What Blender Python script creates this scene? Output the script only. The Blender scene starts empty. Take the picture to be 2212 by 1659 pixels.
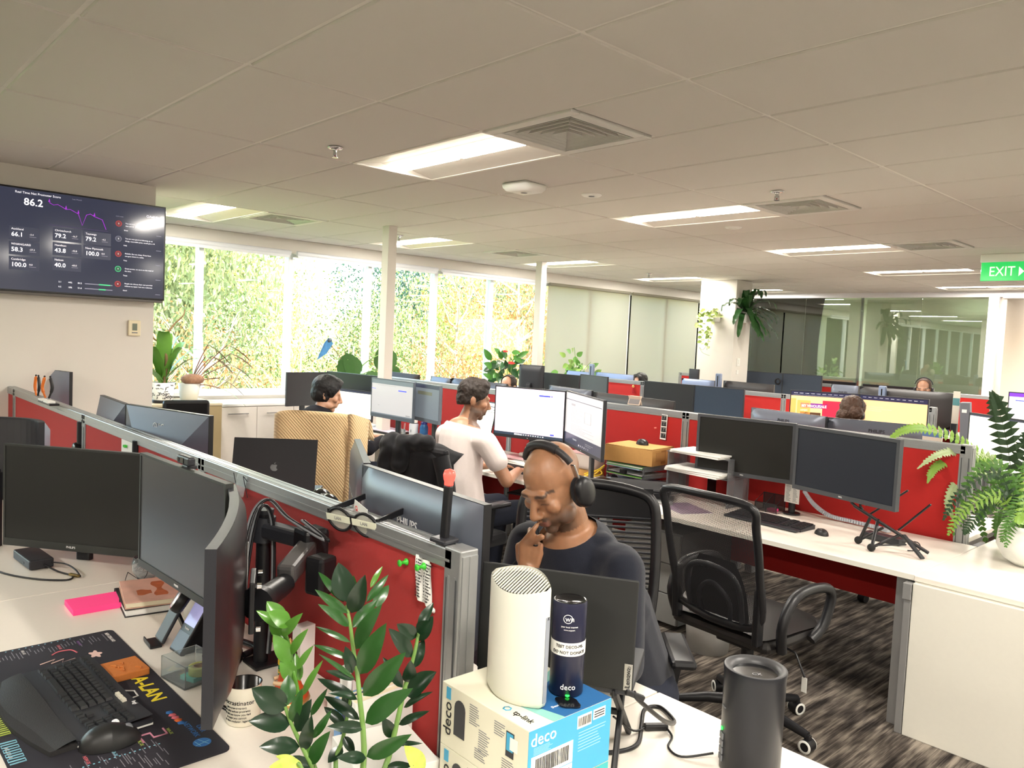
import bpy, bmesh, math, random
from mathutils import Vector as V, Matrix, noise
from math import pi, sin, cos, radians
random.seed(7)
SC = bpy.context.scene
COL = SC.collection

# ---------------------------------------------------------------- camera, sky, sun, exposure
cam_d = bpy.data.cameras.new('camera'); cam = bpy.data.objects.new('camera', cam_d); COL.objects.link(cam)
cam_d.sensor_width = 36.0; cam_d.lens = 27.4467; cam_d.clip_start = 0.05; cam_d.clip_end = 400
CAMLOC = V((3.0077, -0.7218, 1.6908))
CAMX, CAMY, CAMZ = (0.679321, 0.732406, 0.045865), (-0.074420, 0.006578, 0.997205), (0.730058, -0.680836, 0.058974)
cam.matrix_world = Matrix(((CAMX[0], CAMY[0], CAMZ[0], CAMLOC.x), (CAMX[1], CAMY[1], CAMZ[1], CAMLOC.y),
                           (CAMX[2], CAMY[2], CAMZ[2], CAMLOC.z), (0, 0, 0, 1)))
SC.camera = cam
vs = SC.view_settings
SC.display_settings.display_device = 'sRGB'
vs.view_transform = 'Standard'; vs.look = 'None'; vs.gamma = 1; vs.exposure = 1.15; vs.use_curve_mapping = False

wd = bpy.data.worlds.new('sky'); SC.world = wd; wd.use_nodes = True
wn = wd.node_tree; wn.nodes.clear()
wo = wn.nodes.new('ShaderNodeOutputWorld'); wb = wn.nodes.new('ShaderNodeBackground'); wsky = wn.nodes.new('ShaderNodeTexSky')
wsky.sky_type = 'NISHITA'; wsky.sun_disc = False; wsky.sun_elevation = radians(42); wsky.sun_rotation = radians(75)
wsky.air_density = 1.2; wsky.dust_density = 2.0; wsky.ozone_density = 1.0
wb.inputs['Strength'].default_value = 0.75
wn.links.new(wsky.outputs[0], wb.inputs['Color']); wn.links.new(wb.outputs[0], wo.inputs['Surface'])

sun_d = bpy.data.lights.new('sun', 'SUN'); sun = bpy.data.objects.new('sun', sun_d); COL.objects.link(sun)
sun_d.energy = 5.5; sun_d.angle = radians(0.6); sun_d.color = (1.0, .94, .82)
sun.rotation_euler = V((-0.60, -0.28, -0.72)).to_track_quat('-Z', 'Y').to_euler()
LAMP_W = 27.0          # watts of one ceiling luminaire
TUBE = 7.0            # brightness of its diffuser

# ---------------------------------------------------------------- helpers
def lin(c):
    return tuple(((x/255)/12.92 if x/255 <= .04045 else ((x/255+.055)/1.055)**2.4) for x in c)
MATS = {}
def mat(name, rgb, rough=.5, metal=0., var=0., vs_=30., bump=0., bs=200., spec=.5, emit=0., alpha=1., coat=0., trans=0., sheen=0., ior=1.45, sub=0.):
    if name in MATS: return MATS[name]
    m = bpy.data.materials.new(name); m.use_nodes = True
    nt = m.node_tree; b = nt.nodes['Principled BSDF']; L = nt.links
    c = (*lin(rgb), 1)
    b.inputs['Base Color'].default_value = c; b.inputs['Roughness'].default_value = rough; b.inputs['Metallic'].default_value = metal
    b.inputs['Specular IOR Level'].default_value = spec; b.inputs['Coat Weight'].default_value = coat; b.inputs['Coat Roughness'].default_value = .12
    b.inputs['Transmission Weight'].default_value = trans; b.inputs['Alpha'].default_value = alpha; b.inputs['Sheen Weight'].default_value = sheen; b.inputs['IOR'].default_value = ior
    if sub: b.inputs['Subsurface Weight'].default_value = sub; b.inputs['Subsurface Radius'].default_value = (.012, .005, .003); b.inputs['Subsurface Scale'].default_value = 1.
    if emit: b.inputs['Emission Color'].default_value = c; b.inputs['Emission Strength'].default_value = emit
    tc = nt.nodes.new('ShaderNodeTexCoord')
    if var or not (bump or emit):
        n = nt.nodes.new('ShaderNodeTexNoise'); n.inputs['Scale'].default_value = vs_; n.inputs['Detail'].default_value = 4
        L.new(tc.outputs['Object'], n.inputs['Vector'])
        mx = nt.nodes.new('ShaderNodeMix'); mx.data_type = 'RGBA'; v = var or .03
        mx.inputs[6].default_value = tuple(min(1, x*(1+v)) for x in c[:3])+(1,); mx.inputs[7].default_value = tuple(x*(1-v) for x in c[:3])+(1,)
        L.new(n.outputs['Fac'], mx.inputs[0]); L.new(mx.outputs[2], b.inputs['Base Color'])
    if bump:
        n2 = nt.nodes.new('ShaderNodeTexNoise'); n2.inputs['Scale'].default_value = bs; n2.inputs['Detail'].default_value = 3
        L.new(tc.outputs['Object'], n2.inputs['Vector'])
        bp = nt.nodes.new('ShaderNodeBump'); bp.inputs['Strength'].default_value = bump; bp.inputs['Distance'].default_value = .002
        L.new(n2.outputs['Fac'], bp.inputs['Height']); L.new(bp.outputs[0], b.inputs['Normal'])
    MATS[name] = m; return m

_rb = {}
def rbox_geo(d, b, seg=2):
    k = (round(d[0], 5), round(d[1], 5), round(d[2], 5), b, seg)
    if k not in _rb:
        bm = bmesh.new(); bmesh.ops.create_cube(bm, size=1); bmesh.ops.scale(bm, vec=d, verts=bm.verts)
        b2 = min(b, .49*min(d))
        bmesh.ops.bevel(bm, geom=list(bm.edges), offset=b2, segments=seg, profile=.5, affect='EDGES')
        bm.verts.index_update()
        _rb[k] = ([v.co.copy() for v in bm.verts], [[v.index for v in f.verts] for f in bm.faces]); bm.free()
    return _rb[k]

def frame(a, b):
    d = (V(b)-V(a)).normalized()
    up = V((0, 0, 1)) if abs(d.z) < .95 else V((1, 0, 0))
    x = up.cross(d).normalized(); y = d.cross(x)
    return x, y, d
def smooth_path(pts, n=6):
    P = [V(p) for p in pts]; out = []
    for i in range(len(P)-1):
        p0 = P[max(i-1, 0)]; p1 = P[i]; p2 = P[i+1]; p3 = P[min(i+2, len(P)-1)]
        for k in range(n):
            t = k/n
            out.append(.5*((2*p1)+(-p0+p2)*t+(2*p0-5*p1+4*p2-p3)*t*t+(-p0+3*p1-3*p2+p3)*t**3))
    out.append(P[-1]); return out

class MB:
    def __init__(s): s.v = []; s.f = []; s.s = []
    def add(s, vs, fs, M=None, sm=False):
        o = len(s.v); s.v += [tuple(M @ V(p)) if M else tuple(p) for p in vs]
        s.f += [[i+o for i in f] for f in fs]; s.s += [sm]*len(fs); return s
    def box(s, c, d, M=None, b=0, seg=2, sm=False):
        c = V(c)
        if b: vs, fs = rbox_geo(d, b, seg); return s.add([p+c for p in vs], fs, M, sm)
        x, y, z = d[0]/2, d[1]/2, d[2]/2
        vs = [c+V((i*x, j*y, k*z)) for k in (-1, 1) for j in (-1, 1) for i in (-1, 1)]
        return s.add(vs, [(0, 2, 3, 1), (4, 5, 7, 6), (0, 1, 5, 4), (2, 6, 7, 3), (0, 4, 6, 2), (1, 3, 7, 5)], M, sm)
    def bx(s, x0, x1, y0, y1, z0, z1, b=0, M=None):
        return s.box(((x0+x1)/2, (y0+y1)/2, (z0+z1)/2), (abs(x1-x0), abs(y1-y0), abs(z1-z0)), M, b)
    def bar(s, a, b_, w, h, b=0, M=None):
        # box beam from a to b, w across horizontally, h vertical-ish
        x, y, d = frame(a, b_); a = V(a); b_ = V(b_); m = (a+b_)/2
        T = Matrix(((x.x, y.x, d.x, m.x), (x.y, y.y, d.y, m.y), (x.z, y.z, d.z, m.z), (0, 0, 0, 1)))
        return s.box((0, 0, 0), (w, h, (b_-a).length), (M @ T) if M else T, b)
    def cyl(s, a, b, r0, r1=None, n=14, cap=True, M=None, sm=True):
        r1 = r0 if r1 is None else r1; x, y, d = frame(a, b); a = V(a); b = V(b); vs = []
        for c, r in ((a, r0), (b, r1)): vs += [c+x*(r*cos(2*pi*i/n))+y*(r*sin(2*pi*i/n)) for i in range(n)]
        s.add(vs, [(i, (i+1) % n, n+(i+1) % n, n+i) for i in range(n)], M, sm)
        if cap: s.add(vs, [list(range(n))[::-1], list(range(n, 2*n))], M)
        return s
    def tube(s, pts, r, n=6, closed=False, M=None):
        P = [V(p) for p in pts]; m = len(P); rs = r if isinstance(r, (list, tuple)) else [r]*m
        vs = []; px = None
        for i, p in enumerate(P):
            d = (P[(i+1) % m]-P[i-1]) if closed else (P[min(i+1, m-1)]-P[max(i-1, 0)])
            if d.length < 1e-9: d = V((0, 0, 1))
            d.normalize()
            if px is None: px = d.orthogonal().normalized()
            px = (px-d*px.dot(d))
            if px.length < 1e-6: px = d.orthogonal()
            px.normalize(); y = d.cross(px)
            vs += [p+(px*cos(2*pi*k/n)+y*sin(2*pi*k/n))*rs[i] for k in range(n)]
        fs = []
        for i in range(m if closed else m-1):
            a = i*n; b = ((i+1) % m)*n
            fs += [(a+k, a+(k+1) % n, b+(k+1) % n, b+k) for k in range(n)]
        s.add(vs, fs, M, True)
        if not closed: s.add(vs, [list(range(n))[::-1], list(range((m-1)*n, m*n))], M)
        return s
    def lathe(s, prof, n=24, M=None, sm=True):
        m = len(prof); vs = [(r*cos(2*pi*k/n), r*sin(2*pi*k/n), z) for r, z in prof for k in range(n)]
        fs = [(i*n+k, i*n+(k+1) % n, (i+1)*n+(k+1) % n, (i+1)*n+k) for i in range(m-1) for k in range(n)]
        return s.add(vs, fs, M, sm)
    def prism(s, poly, h, M=None, z=0):
        n = len(poly); vs = [(x, y, z) for x, y in poly]+[(x, y, z+h) for x, y in poly]
        return s.add(vs, [list(range(n))[::-1], list(range(n, 2*n))]+[(i, (i+1) % n, n+(i+1) % n, n+i) for i in range(n)], M)
    def sph(s, c, r, n=14, m=9, M=None):
        r = (r, r, r) if isinstance(r, (int, float)) else r; c = V(c)
        vs = [c+V((r[0]*sin(pi*j/m)*cos(2*pi*i/n), r[1]*sin(pi*j/m)*sin(2*pi*i/n), r[2]*cos(pi*j/m))) for j in range(m+1) for i in range(n)]
        return s.add(vs, [(j*n+i, (j+1)*n+i, (j+1)*n+(i+1) % n, j*n+(i+1) % n) for j in range(m) for i in range(n)], M, True)
    def grid(s, fn, nu, nv, M=None, sm=True):
        vs = [fn(i/nu, j/nv) for j in range(nv+1) for i in range(nu+1)]; w = nu+1
        return s.add(vs, [(j*w+i, j*w+i+1, (j+1)*w+i+1, (j+1)*w+i) for j in range(nv) for i in range(nu)], M, sm)
    def warp(s, fn): s.v = [tuple(fn(V(p))) for p in s.v]; return s
    def mesh(s, name):
        me = bpy.data.meshes.new(name); me.from_pydata(s.v, [], s.f); me.polygons.foreach_set('use_smooth', s.s); me.update(); return me
def link(name, me, parent=None):
    o = bpy.data.objects.new(name, me); COL.objects.link(o); o.parent = parent; return o
def part(name, mb, m, parent, label=None, kind=None, loc=None, rot=None):
    me = mb.mesh(name) if isinstance(mb, MB) else mb
    if m is not None and not me.materials: me.materials.append(m)
    o = link(name, me, parent)
    if loc: o.location = loc
    if rot: o.rotation_euler = rot
    if label: o['label'] = label
    if kind: o['kind'] = kind
    return o
def tag(o, label, cat, group=None):
    o['label'] = label; o['category'] = cat
    if group: o['group'] = group
    return o
def thing(name, label, cat, loc=(0, 0, 0), rz=0., group=None, rot=None):
    o = bpy.data.objects.new(name, None); COL.objects.link(o); o.empty_display_size = .1
    o.location = loc; o.rotation_euler = rot or (0, 0, rz); return tag(o, label, cat, group)
def single(name, mb, m, label, cat, loc=(0, 0, 0), rz=0., group=None, rot=None):
    o = part(name, mb, m, None); o.location = loc; o.rotation_euler = rot or (0, 0, rz); return tag(o, label, cat, group)
def struct(name, mb, m, parent=None, kind='structure'):
    o = part(name, mb, m, parent)
    if parent is None: o['kind'] = kind
    return o
def dup(root, loc=None, rot=None, label=None, group=None, name=None):
    r = root.copy(); COL.objects.link(r)
    if loc: r.location = loc
    if rot: r.rotation_euler = rot
    if label: r['label'] = label
    if group: r['group'] = group
    for ch in list(root.children):
        c = ch.copy(); COL.objects.link(c); c.parent = r
        for g in list(ch.children):
            d = g.copy(); COL.objects.link(d); d.parent = c
    return r
def text(s, size, m, parent, loc, rot=(pi/2, 0, 0), align='CENTER', ext=.0004, name='lettering', xs=1., bold=0.):
    cu = bpy.data.curves.new('t', 'FONT'); cu.body = s; cu.size = size; cu.align_x = align; cu.align_y = 'CENTER'; cu.extrude = ext; cu.resolution_u = 2
    cu.offset = bold
    o = bpy.data.objects.new('t', cu); COL.objects.link(o)
    me = bpy.data.meshes.new_from_object(o.evaluated_get(bpy.context.evaluated_depsgraph_get()))
    bpy.data.objects.remove(o); bpy.data.curves.remove(cu)
    me.materials.clear(); me.materials.append(m)
    p = link(name, me, parent); p.location = loc; p.rotation_euler = rot; p.scale = (xs, 1, 1); return p
def rects(rs, parent, m, y=0., name='screen_image', d=.0006):
    mb = MB()
    for x0, z0, x1, z1 in rs: mb.bx(x0, x1, y-d, y, z0, z1)
    return part(name, mb, m, parent)
def RZ(a): return Matrix.Rotation(a, 4, 'Z')
def TR(p): return Matrix.Translation(V(p))
def RX(a): return Matrix.Rotation(a, 4, 'X')
def RY(a): return Matrix.Rotation(a, 4, 'Y')

# ---------------------------------------------------------------- shared materials
BLACK = mat('black_plastic', (26, 26, 29), .38, bump=.08, bs=900)
DARK = mat('dark_plastic', (44, 45, 50), .42, bump=.08, bs=900)
SATIN = mat('satin_black', (16, 16, 18), .25)
GREYP = mat('grey_plastic', (120, 122, 126), .5)
GUN = mat('gunmetal_casing', (92, 97, 108), .36, metal=.35, bump=.05, bs=700)
ALU = mat('anodised_aluminium', (168, 170, 170), .36, metal=.6, var=.04, vs_=60)
STEEL = mat('steel', (190, 190, 192), .25, metal=1.)
CHROME = mat('chrome', (225, 225, 228), .08, metal=1.)
WHITE = mat('white_plastic', (236, 236, 230), .4, bump=.03, bs=600)
PAPER = mat('paper', (238, 237, 232), .8, var=.03)
RED = mat('red_fabric', (176, 24, 20), .9, var=.1, vs_=400, bump=.6, bs=1400, sheen=.15)
LAM = mat('desk_laminate', (236, 229, 218), .36, var=.02, vs_=90, coat=.05)
LAMW = mat('white_laminate', (232, 229, 218), .42, var=.02, vs_=60)
PAINT = mat('wall_paint', (222, 218, 210), .85, var=.015, vs_=8, bump=.12, bs=500)
CEILM = mat('mineral_tile', (214, 209, 202), .95, var=.02, vs_=500, bump=.35, bs=700)
GRIDM = mat('ceiling_grid_paint', (232, 228, 220), .5)
FRAMEW = mat('window_frame_paint', (226, 228, 232), .4, metal=.1)
RUBBER = mat('black_rubber', (20, 20, 20), .75)
CLOTHB = mat('black_fabric', (20, 20, 24), .95, var=.2, vs_=150, bump=.5, bs=900, sheen=.1)
INK = mat('black_ink', (25, 25, 28), .7)
INKW = mat('white_print', (240, 240, 240), .6)
GLASSD = mat('dark_screen_glass', (14, 15, 18), .16, spec=.6, coat=.25)

# ================================================================ SETTING
H = 2.70; XW = -5.43; YG = 12.40; XE = 8.0; YS = -5.0
# carpet: planks of ribbed loop pile running along x
def carpet():
    m = bpy.data.materials.new('striped_carpet'); m.use_nodes = True; nt = m.node_tree; L = nt.links; b = nt.nodes['Principled BSDF']
    b.inputs['Roughness'].default_value = .95; b.inputs['Specular IOR Level'].default_value = .1
    tc = nt.nodes.new('ShaderNodeTexCoord'); mp = nt.nodes.new('ShaderNodeMapping'); L.new(tc.outputs['Object'], mp.inputs[0])
    mp.inputs['Scale'].default_value = (75, 2.2, 1)
    n1 = nt.nodes.new('ShaderNodeTexNoise'); n1.inputs['Scale'].default_value = 1.; n1.inputs['Detail'].default_value = 5; n1.inputs['Roughness'].default_value = .75; L.new(mp.outputs[0], n1.inputs[0])
    mp2 = nt.nodes.new('ShaderNodeMapping'); mp2.inputs['Scale'].default_value = (24, 4.0, 1); L.new(tc.outputs['Object'], mp2.inputs[0])
    n2 = nt.nodes.new('ShaderNodeTexNoise'); n2.inputs['Scale'].default_value = 1.; n2.inputs['Detail'].default_value = 2; L.new(mp2.outputs[0], n2.inputs[0])
    ad = nt.nodes.new('ShaderNodeMath'); ad.operation = 'ADD'; L.new(n1.outputs['Fac'], ad.inputs[0]); L.new(n2.outputs['Fac'], ad.inputs[1])
    r = nt.nodes.new('ShaderNodeValToRGB'); L.new(ad.outputs[0], r.inputs[0])
    ml = nt.nodes.new('ShaderNodeMath'); ml.operation = 'MULTIPLY'; ml.inputs[1].default_value = .5; L.new(ad.outputs[0], ml.inputs[0]); L.new(ml.outputs[0], r.inputs[0])
    e = r.color_ramp.elements; e[0].position = .40; e[0].color = (*lin((42, 38, 36)), 1); e[1].position = .62; e[1].color = (*lin((150, 140, 128)), 1)
    x = r.color_ramp.elements.new(.5); x.color = (*lin((88, 81, 75)), 1)
    L.new(r.outputs[0], b.inputs['Base Color'])
    bp = nt.nodes.new('ShaderNodeBump'); bp.inputs['Strength'].default_value = .5; bp.inputs['Distance'].default_value = .004
    L.new(n1.outputs['Fac'], bp.inputs['Height']); L.new(bp.outputs[0], b.inputs['Normal'])
    return m
CARPET = carpet()
struct('floor', MB().bx(XW-.6, XE, YS, 17, -.05, 0), CARPET)
slab = struct('roof_slab', MB().bx(XW-.7, XE+.4, YS-.4, 17.5, 2.98, 3.2), PAINT)  # unseen roof slab over the ceiling, keeps the sun out of the room

# ---- ceiling: suspended tiles laid in a recessed grid; luminaires and diffusers fill some cells
ceil = struct('ceiling', MB().bx(XW, XE, YS, 17, 2.735, 2.745), CEILM)
light_cells = {}; vent_cells = {}
for i in (-4, -1, 2, 5):
    for k in range(-2, 6):
        if k == -1 and i < 2: continue
        light_cells[(i, 3+4*k)] = 1  # cells out of view are added lamps, for fill and behind the blinds
for k in range(0, 5): vent_cells[(0, 3+4*k)] = 0
for j in (4, 9): vent_cells[(-4, j)] = 1
g = MB()
x = -4.8
while x < XE: g.bx(x-.012, x+.012, YS, 17, 2.7065, 2.734); x += 1.2
j = math.ceil(YS/.6)
while j*.6 < 17: g.bx(XW, XE, j*.6-.012, j*.6+.012, 2.707, 2.7335); j += 1
part('ceiling_grid', g, GRIDM, ceil)
def tile_mesh(w, d):
    a, b_ = w/2-.0095, d/2-.0095; c = .005
    vs = [(-a, -b_, .03), (a, -b_, .03), (a, b_, .03), (-a, b_, .03), (-a, -b_, .006), (a, -b_, .006), (a, b_, .006), (-a, b_, .006),
          (-a+c, -b_+c, 0), (a-c, -b_+c, 0), (a-c, b_-c, 0), (-a+c, b_-c, 0)]
    fs = [(11, 10, 9, 8)]+[(i, (i+1) % 4, 4+(i+1) % 4, 4+i) for i in range(4)]+[(4+i, 4+(i+1) % 4, 8+(i+1) % 4, 8+i) for i in range(4)]
    me = bpy.data.meshes.new('ceiling_tile'); me.from_pydata(vs, [], fs); me.materials.append(CEILM); return me
T12 = tile_mesh(1.2, .6); T06 = tile_mesh(.6, .6); TED = tile_mesh(.63, .6)
rt = random.Random(3)
SQCOL = (-3.88, -3.26, 9.58, 10.1)
for i in range(-5, 7):
    for j in range(-8, 28):
        if (i, j) in light_cells or j*.6 >= 16.6: continue
        if i > 3 and j > 2: continue
        w, cx, me = 1.2, (i+.5)*1.2, T12
        if i == -5: w, cx, me = .63, -4.8-.315, TED
        if (i, j) in vent_cells: cx += .3 if vent_cells[(i, j)] == 0 else -.3; me = T06; w = .6
        if i == -3 and j == 16: pass
        o = link('ceiling_tile', me, ceil); o.location = (cx, (j+.5)*.6, 2.70+rt.uniform(-.0012, .0012)); o.rotation_euler = (rt.uniform(-.0012, .0012), rt.uniform(-.0008, .0008), 0)

# ---- walls
struct('wall_east', MB().bx(XE, XE+.2, YS, 17, 0, 2.98), PAINT)
struct('wall_south', MB().bx(XW-.2, XE+.2, YS-.2, YS, 0, 2.98), PAINT)
wt = struct('wall_tv', MB().bx(-3.85, -3.20, -.25, 1.322, 0, 2.70), PAINT)
# window wall: dwarf wall, header, mullions, panes
WZ0, WZ1 = .94, 2.545
ww = struct('wall_west', MB().bx(XW-.25, XW, YS, YG, 0, WZ0-.03).bx(XW-.25, XW, YS, YG, WZ1+.02, 2.98), PAINT)
struct('trim_1', MB().bx(XW, XW+.05, YS, YG, WZ1+.0, 2.70, .004), PAINT)             # pelmet above the glass
struct('trim_2', MB().bx(XW-.02, XW+.035, YS, YG, WZ0-.03, WZ0+.012, .004), FRAMEW)     # inner sill
GLASS = bpy.data.materials.new('window_glass'); GLASS.use_nodes = True
nt = GLASS.node_tree; nt.nodes.clear(); o_ = nt.nodes.new('ShaderNodeOutputMaterial'); mx = nt.nodes.new('ShaderNodeMixShader')
tr = nt.nodes.new('ShaderNodeBsdfTransparent'); gl = nt.nodes.new('ShaderNodeBsdfGlossy'); fr = nt.nodes.new('ShaderNodeFresnel')
tr.inputs[0].default_value = (.93, .97, .96, 1); gl.inputs['Roughness'].default_value = .01; fr.inputs[0].default_value = 1.35
nt.links.new(fr.outputs[0], mx.inputs[0]); nt.links.new(tr.outputs[0], mx.inputs[1]); nt.links.new(gl.outputs[0], mx.inputs[2]); nt.links.new(mx.outputs[0], o_.inputs[0])
mull = [-4.77, -3.73, -2.69, -1.65, -.61, .43, 1.48, 2.53, 3.56, 4.63, 5.67, 6.67, 7.73, 8.75, 9.77, 10.8, 11.8, 12.38]
for k in range(len(mull)-1):
    y0, y1 = mull[k], mull[k+1]
    w = struct('window_%d' % (k+1), MB().bx(XW-.11, XW+.0, y0-.022, y0+.034, WZ0, WZ1, .004), FRAMEW)
    f = MB(); f.bx(XW-.09, XW-.02, y0+.034, y1-.022, WZ1-.035, WZ1, .003).bx(XW-.09, XW-.02, y0+.034, y1-.022, WZ0, WZ0+.04, .003)
    part('window_frame', f, FRAMEW, w)
    part('pane', MB().bx(XW-.062, XW-.056, y0+.034, y1-.022, WZ0+.04, WZ1-.035), GLASS, w)
# roller blinds, drawn on the far bays
def blind_mat(name, c, e):
    m = bpy.data.materials.new(name); m.use_nodes = True; nt = m.node_tree; nt.nodes.clear()
    o = nt.nodes.new('ShaderNodeOutputMaterial'); d = nt.nodes.new('ShaderNodeBsdfDiffuse'); t = nt.nodes.new('ShaderNodeBsdfTranslucent'); a = nt.nodes.new('ShaderNodeMixShader'); tp = nt.nodes.new('ShaderNodeBsdfTransparent'); b = nt.nodes.new('ShaderNodeMixShader')
    d.inputs[0].default_value = (*lin(c), 1); t.inputs[0].default_value = (*lin(c), 1); a.inputs[0].default_value = .5; b.inputs[0].default_value = e
    nt.links.new(d.outputs[0], a.inputs[1]); nt.links.new(t.outputs[0], a.inputs[2]); nt.links.new(a.outputs[0], b.inputs[1]); nt.links.new(tp.outputs[0], b.inputs[2]); nt.links.new(b.outputs[0], o.inputs[0]); return m
BLIND = blind_mat('screen_blind_cloth', (186, 182, 166), .02)
for n, (y0, y1) in enumerate(((7.78, 9.74), (9.80, 11.78), (11.83, 12.36))):
    b = single('roller_blind', MB().grid(lambda u, v: (XW+.030+.002*sin(v*9), y0+u*(y1-y0), 2.56-v*1.66), 6, 8), BLIND,
               ['cream roller blind drawn down right of the thin white post', 'cream roller blind with a bright slit down its left edge', 'narrow cream roller blind against the square column'][n], 'blind', group=None)
    part('bottom_rail', MB().bx(XW+.02, XW+.04, y0, y1, .885, .91, .004), FRAMEW, b)
    part('roller', MB().cyl((XW+.05, y0, 2.535), (XW+.05, y1, 2.535), .022), BLIND, b)
for n, (y0, y1) in enumerate(((-4.7, -1.7), (-1.6, 1.44), (1.52, 3.52), (3.60, 5.63), (5.71, 7.69))):
    if n < 2: continue
    single('rolled_blind', MB().cyl((XW+.075, y0, 2.548), (XW+.075, y1, 2.548), .026).bx(XW+.068, XW+.082, y0+.01, y1-.01, 2.49, 2.525, .003), FRAMEW,
           ['roller blind rolled up above the window beside the television', 'roller blind rolled up above the window behind the monstera', 'roller blind rolled up above the window behind the anthurium'][n-2], 'blind')
# posts and column
struct('column_1', MB().bx(-3.40, -3.29, 3.47, 3.565, 0, 2.70, .004), PAINT)
struct('column_2', MB().bx(-4.375, -4.265, 6.495, 6.59, 0, 2.70, .004), PAINT)
sq = struct('column_3', MB().bx(-3.885, -3.265, 9.58, 10.02, 0, 2.70, .004), PAINT)
tag_ = part
part('switch_plate', MB().bx(-3.265, -3.255, 9.70, 9.78, 1.42, 1.54, .003).bx(-3.255, -3.250, 9.725, 9.755, 1.46, 1.52, .002), WHITE, sq)
part('switch_plate', MB().bx(-3.265, -3.256, 9.70, 9.76, 1.30, 1.36, .003), WHITE, sq)
# glazed partition at the far end with roller blinds drawn behind it
GP = bpy.data.materials.new('partition_glass'); GP.use_nodes = True
nt = GP.node_tree; nt.nodes.clear(); o_ = nt.nodes.new('ShaderNodeOutputMaterial'); mx = nt.nodes.new('ShaderNodeMixShader')
tr = nt.nodes.new('ShaderNodeBsdfTransparent'); gl = nt.nodes.new('ShaderNodeBsdfGlossy'); fr = nt.nodes.new('ShaderNodeFresnel')
tr.inputs[0].default_value = (.80, .86, .80, 1); gl.inputs['Roughness'].default_value = .0; gl.inputs[0].default_value = (.95, 1, .98, 1); fr.inputs[0].default_value = 2.3
nt.links.new(fr.outputs[0], mx.inputs[0]); nt.links.new(tr.outputs[0], mx.inputs[1]); nt.links.new(gl.outputs[0], mx.inputs[2]); nt.links.new(mx.outputs[0], o_.inputs[0])
gw = struct('wall_north', MB().bx(XW, -.56, YG-.03, YG+.05, 2.62, 2.70, .003).bx(XW, -.73, YG-.03, YG+.05, 0, .08).bx(-.74, -.60, YG-.035, YG+.05, 0, 2.64, .004).bx(-.56, XE, YG-.03, YG+.05, 2.60, 2.70, .003), FRAMEW)
xs_ = [-5.43, -4.62, -3.60, -2.62, -1.68, -.74]
for a, b in zip(xs_[:-1], xs_[1:]): part('glass_pane', MB().bx(a+.003, b-.003, YG+.004, YG+.014, .08, 2.62), GP, gw)
part('mullion', MB().bx(-2.645, -2.60, YG+.016, YG+.05, .08, 2.62, .003), FRAMEW, gw)
BL2 = blind_mat('meeting_room_blind', (246, 246, 236), .0)
for n, (a, b) in enumerate(((-5.40, -4.64), (-4.60, -2.66), (-2.58, -.76))):
    single('roller_blind', MB().bx(a, b, YG+.10, YG+.104, .9 if n else .3, 2.60), BL2, ['pale blind behind the glass next to the square column', 'pale blind behind the glass left of its white mullion', 'pale blind behind the glass right of its white mullion'][n], 'blind')
struct('wall_8', MB().bx(XW, -.62, YG+3.0, YG+3.1, 0, 2.70), mat('office_grey_wall', (206, 208, 198), .85))
# lobby beyond: beige bulkhead and two white doors with dark glass
bei = mat('beige_paint', (214, 186, 150), .8)
struct('wall_9', MB().bx(-1.9, XE, 15.5, 15.6, 2.24, 2.70), bei)
struct('wall_10', MB().bx(-.62, -.52, YG+.05, 15.5, 0, 2.70), mat('lobby_white', (226, 214, 200), .7))
DKG = mat('dark_door_glass', (72, 74, 66), .12, spec=.7)
for n, (a, b, g0, g1) in enumerate(((-1.55, -.94, -1.48, -1.27), (-.94, -.35, -.78, -.45), (-.35, .3, -.2, .1))):
    d = struct('door_%d' % (n+1), MB().bx(a+.003, b-.003, 15.46, 15.50, 0, 2.235, .004), mat('door_white', (226, 212, 200), .5))
    part('glass_strip', MB().bx(g0, g1, 15.452, 15.462, .25, 2.02), DKG, d)
    part('door_handle', MB().cyl((b-.07, 15.40, .9), (b-.07, 15.40, 1.3), .012).cyl((b-.07, 15.40, .95), (b-.07, 15.47, .95), .008).cyl((b-.07, 15.40, 1.25), (b-.07, 15.47, 1.25), .008), STEEL, d)
# skirting
struct('baseboard_tv', MB().bx(-3.2, -3.188, -.25, 1.322, 0, .09, .002), FRAMEW)

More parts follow.
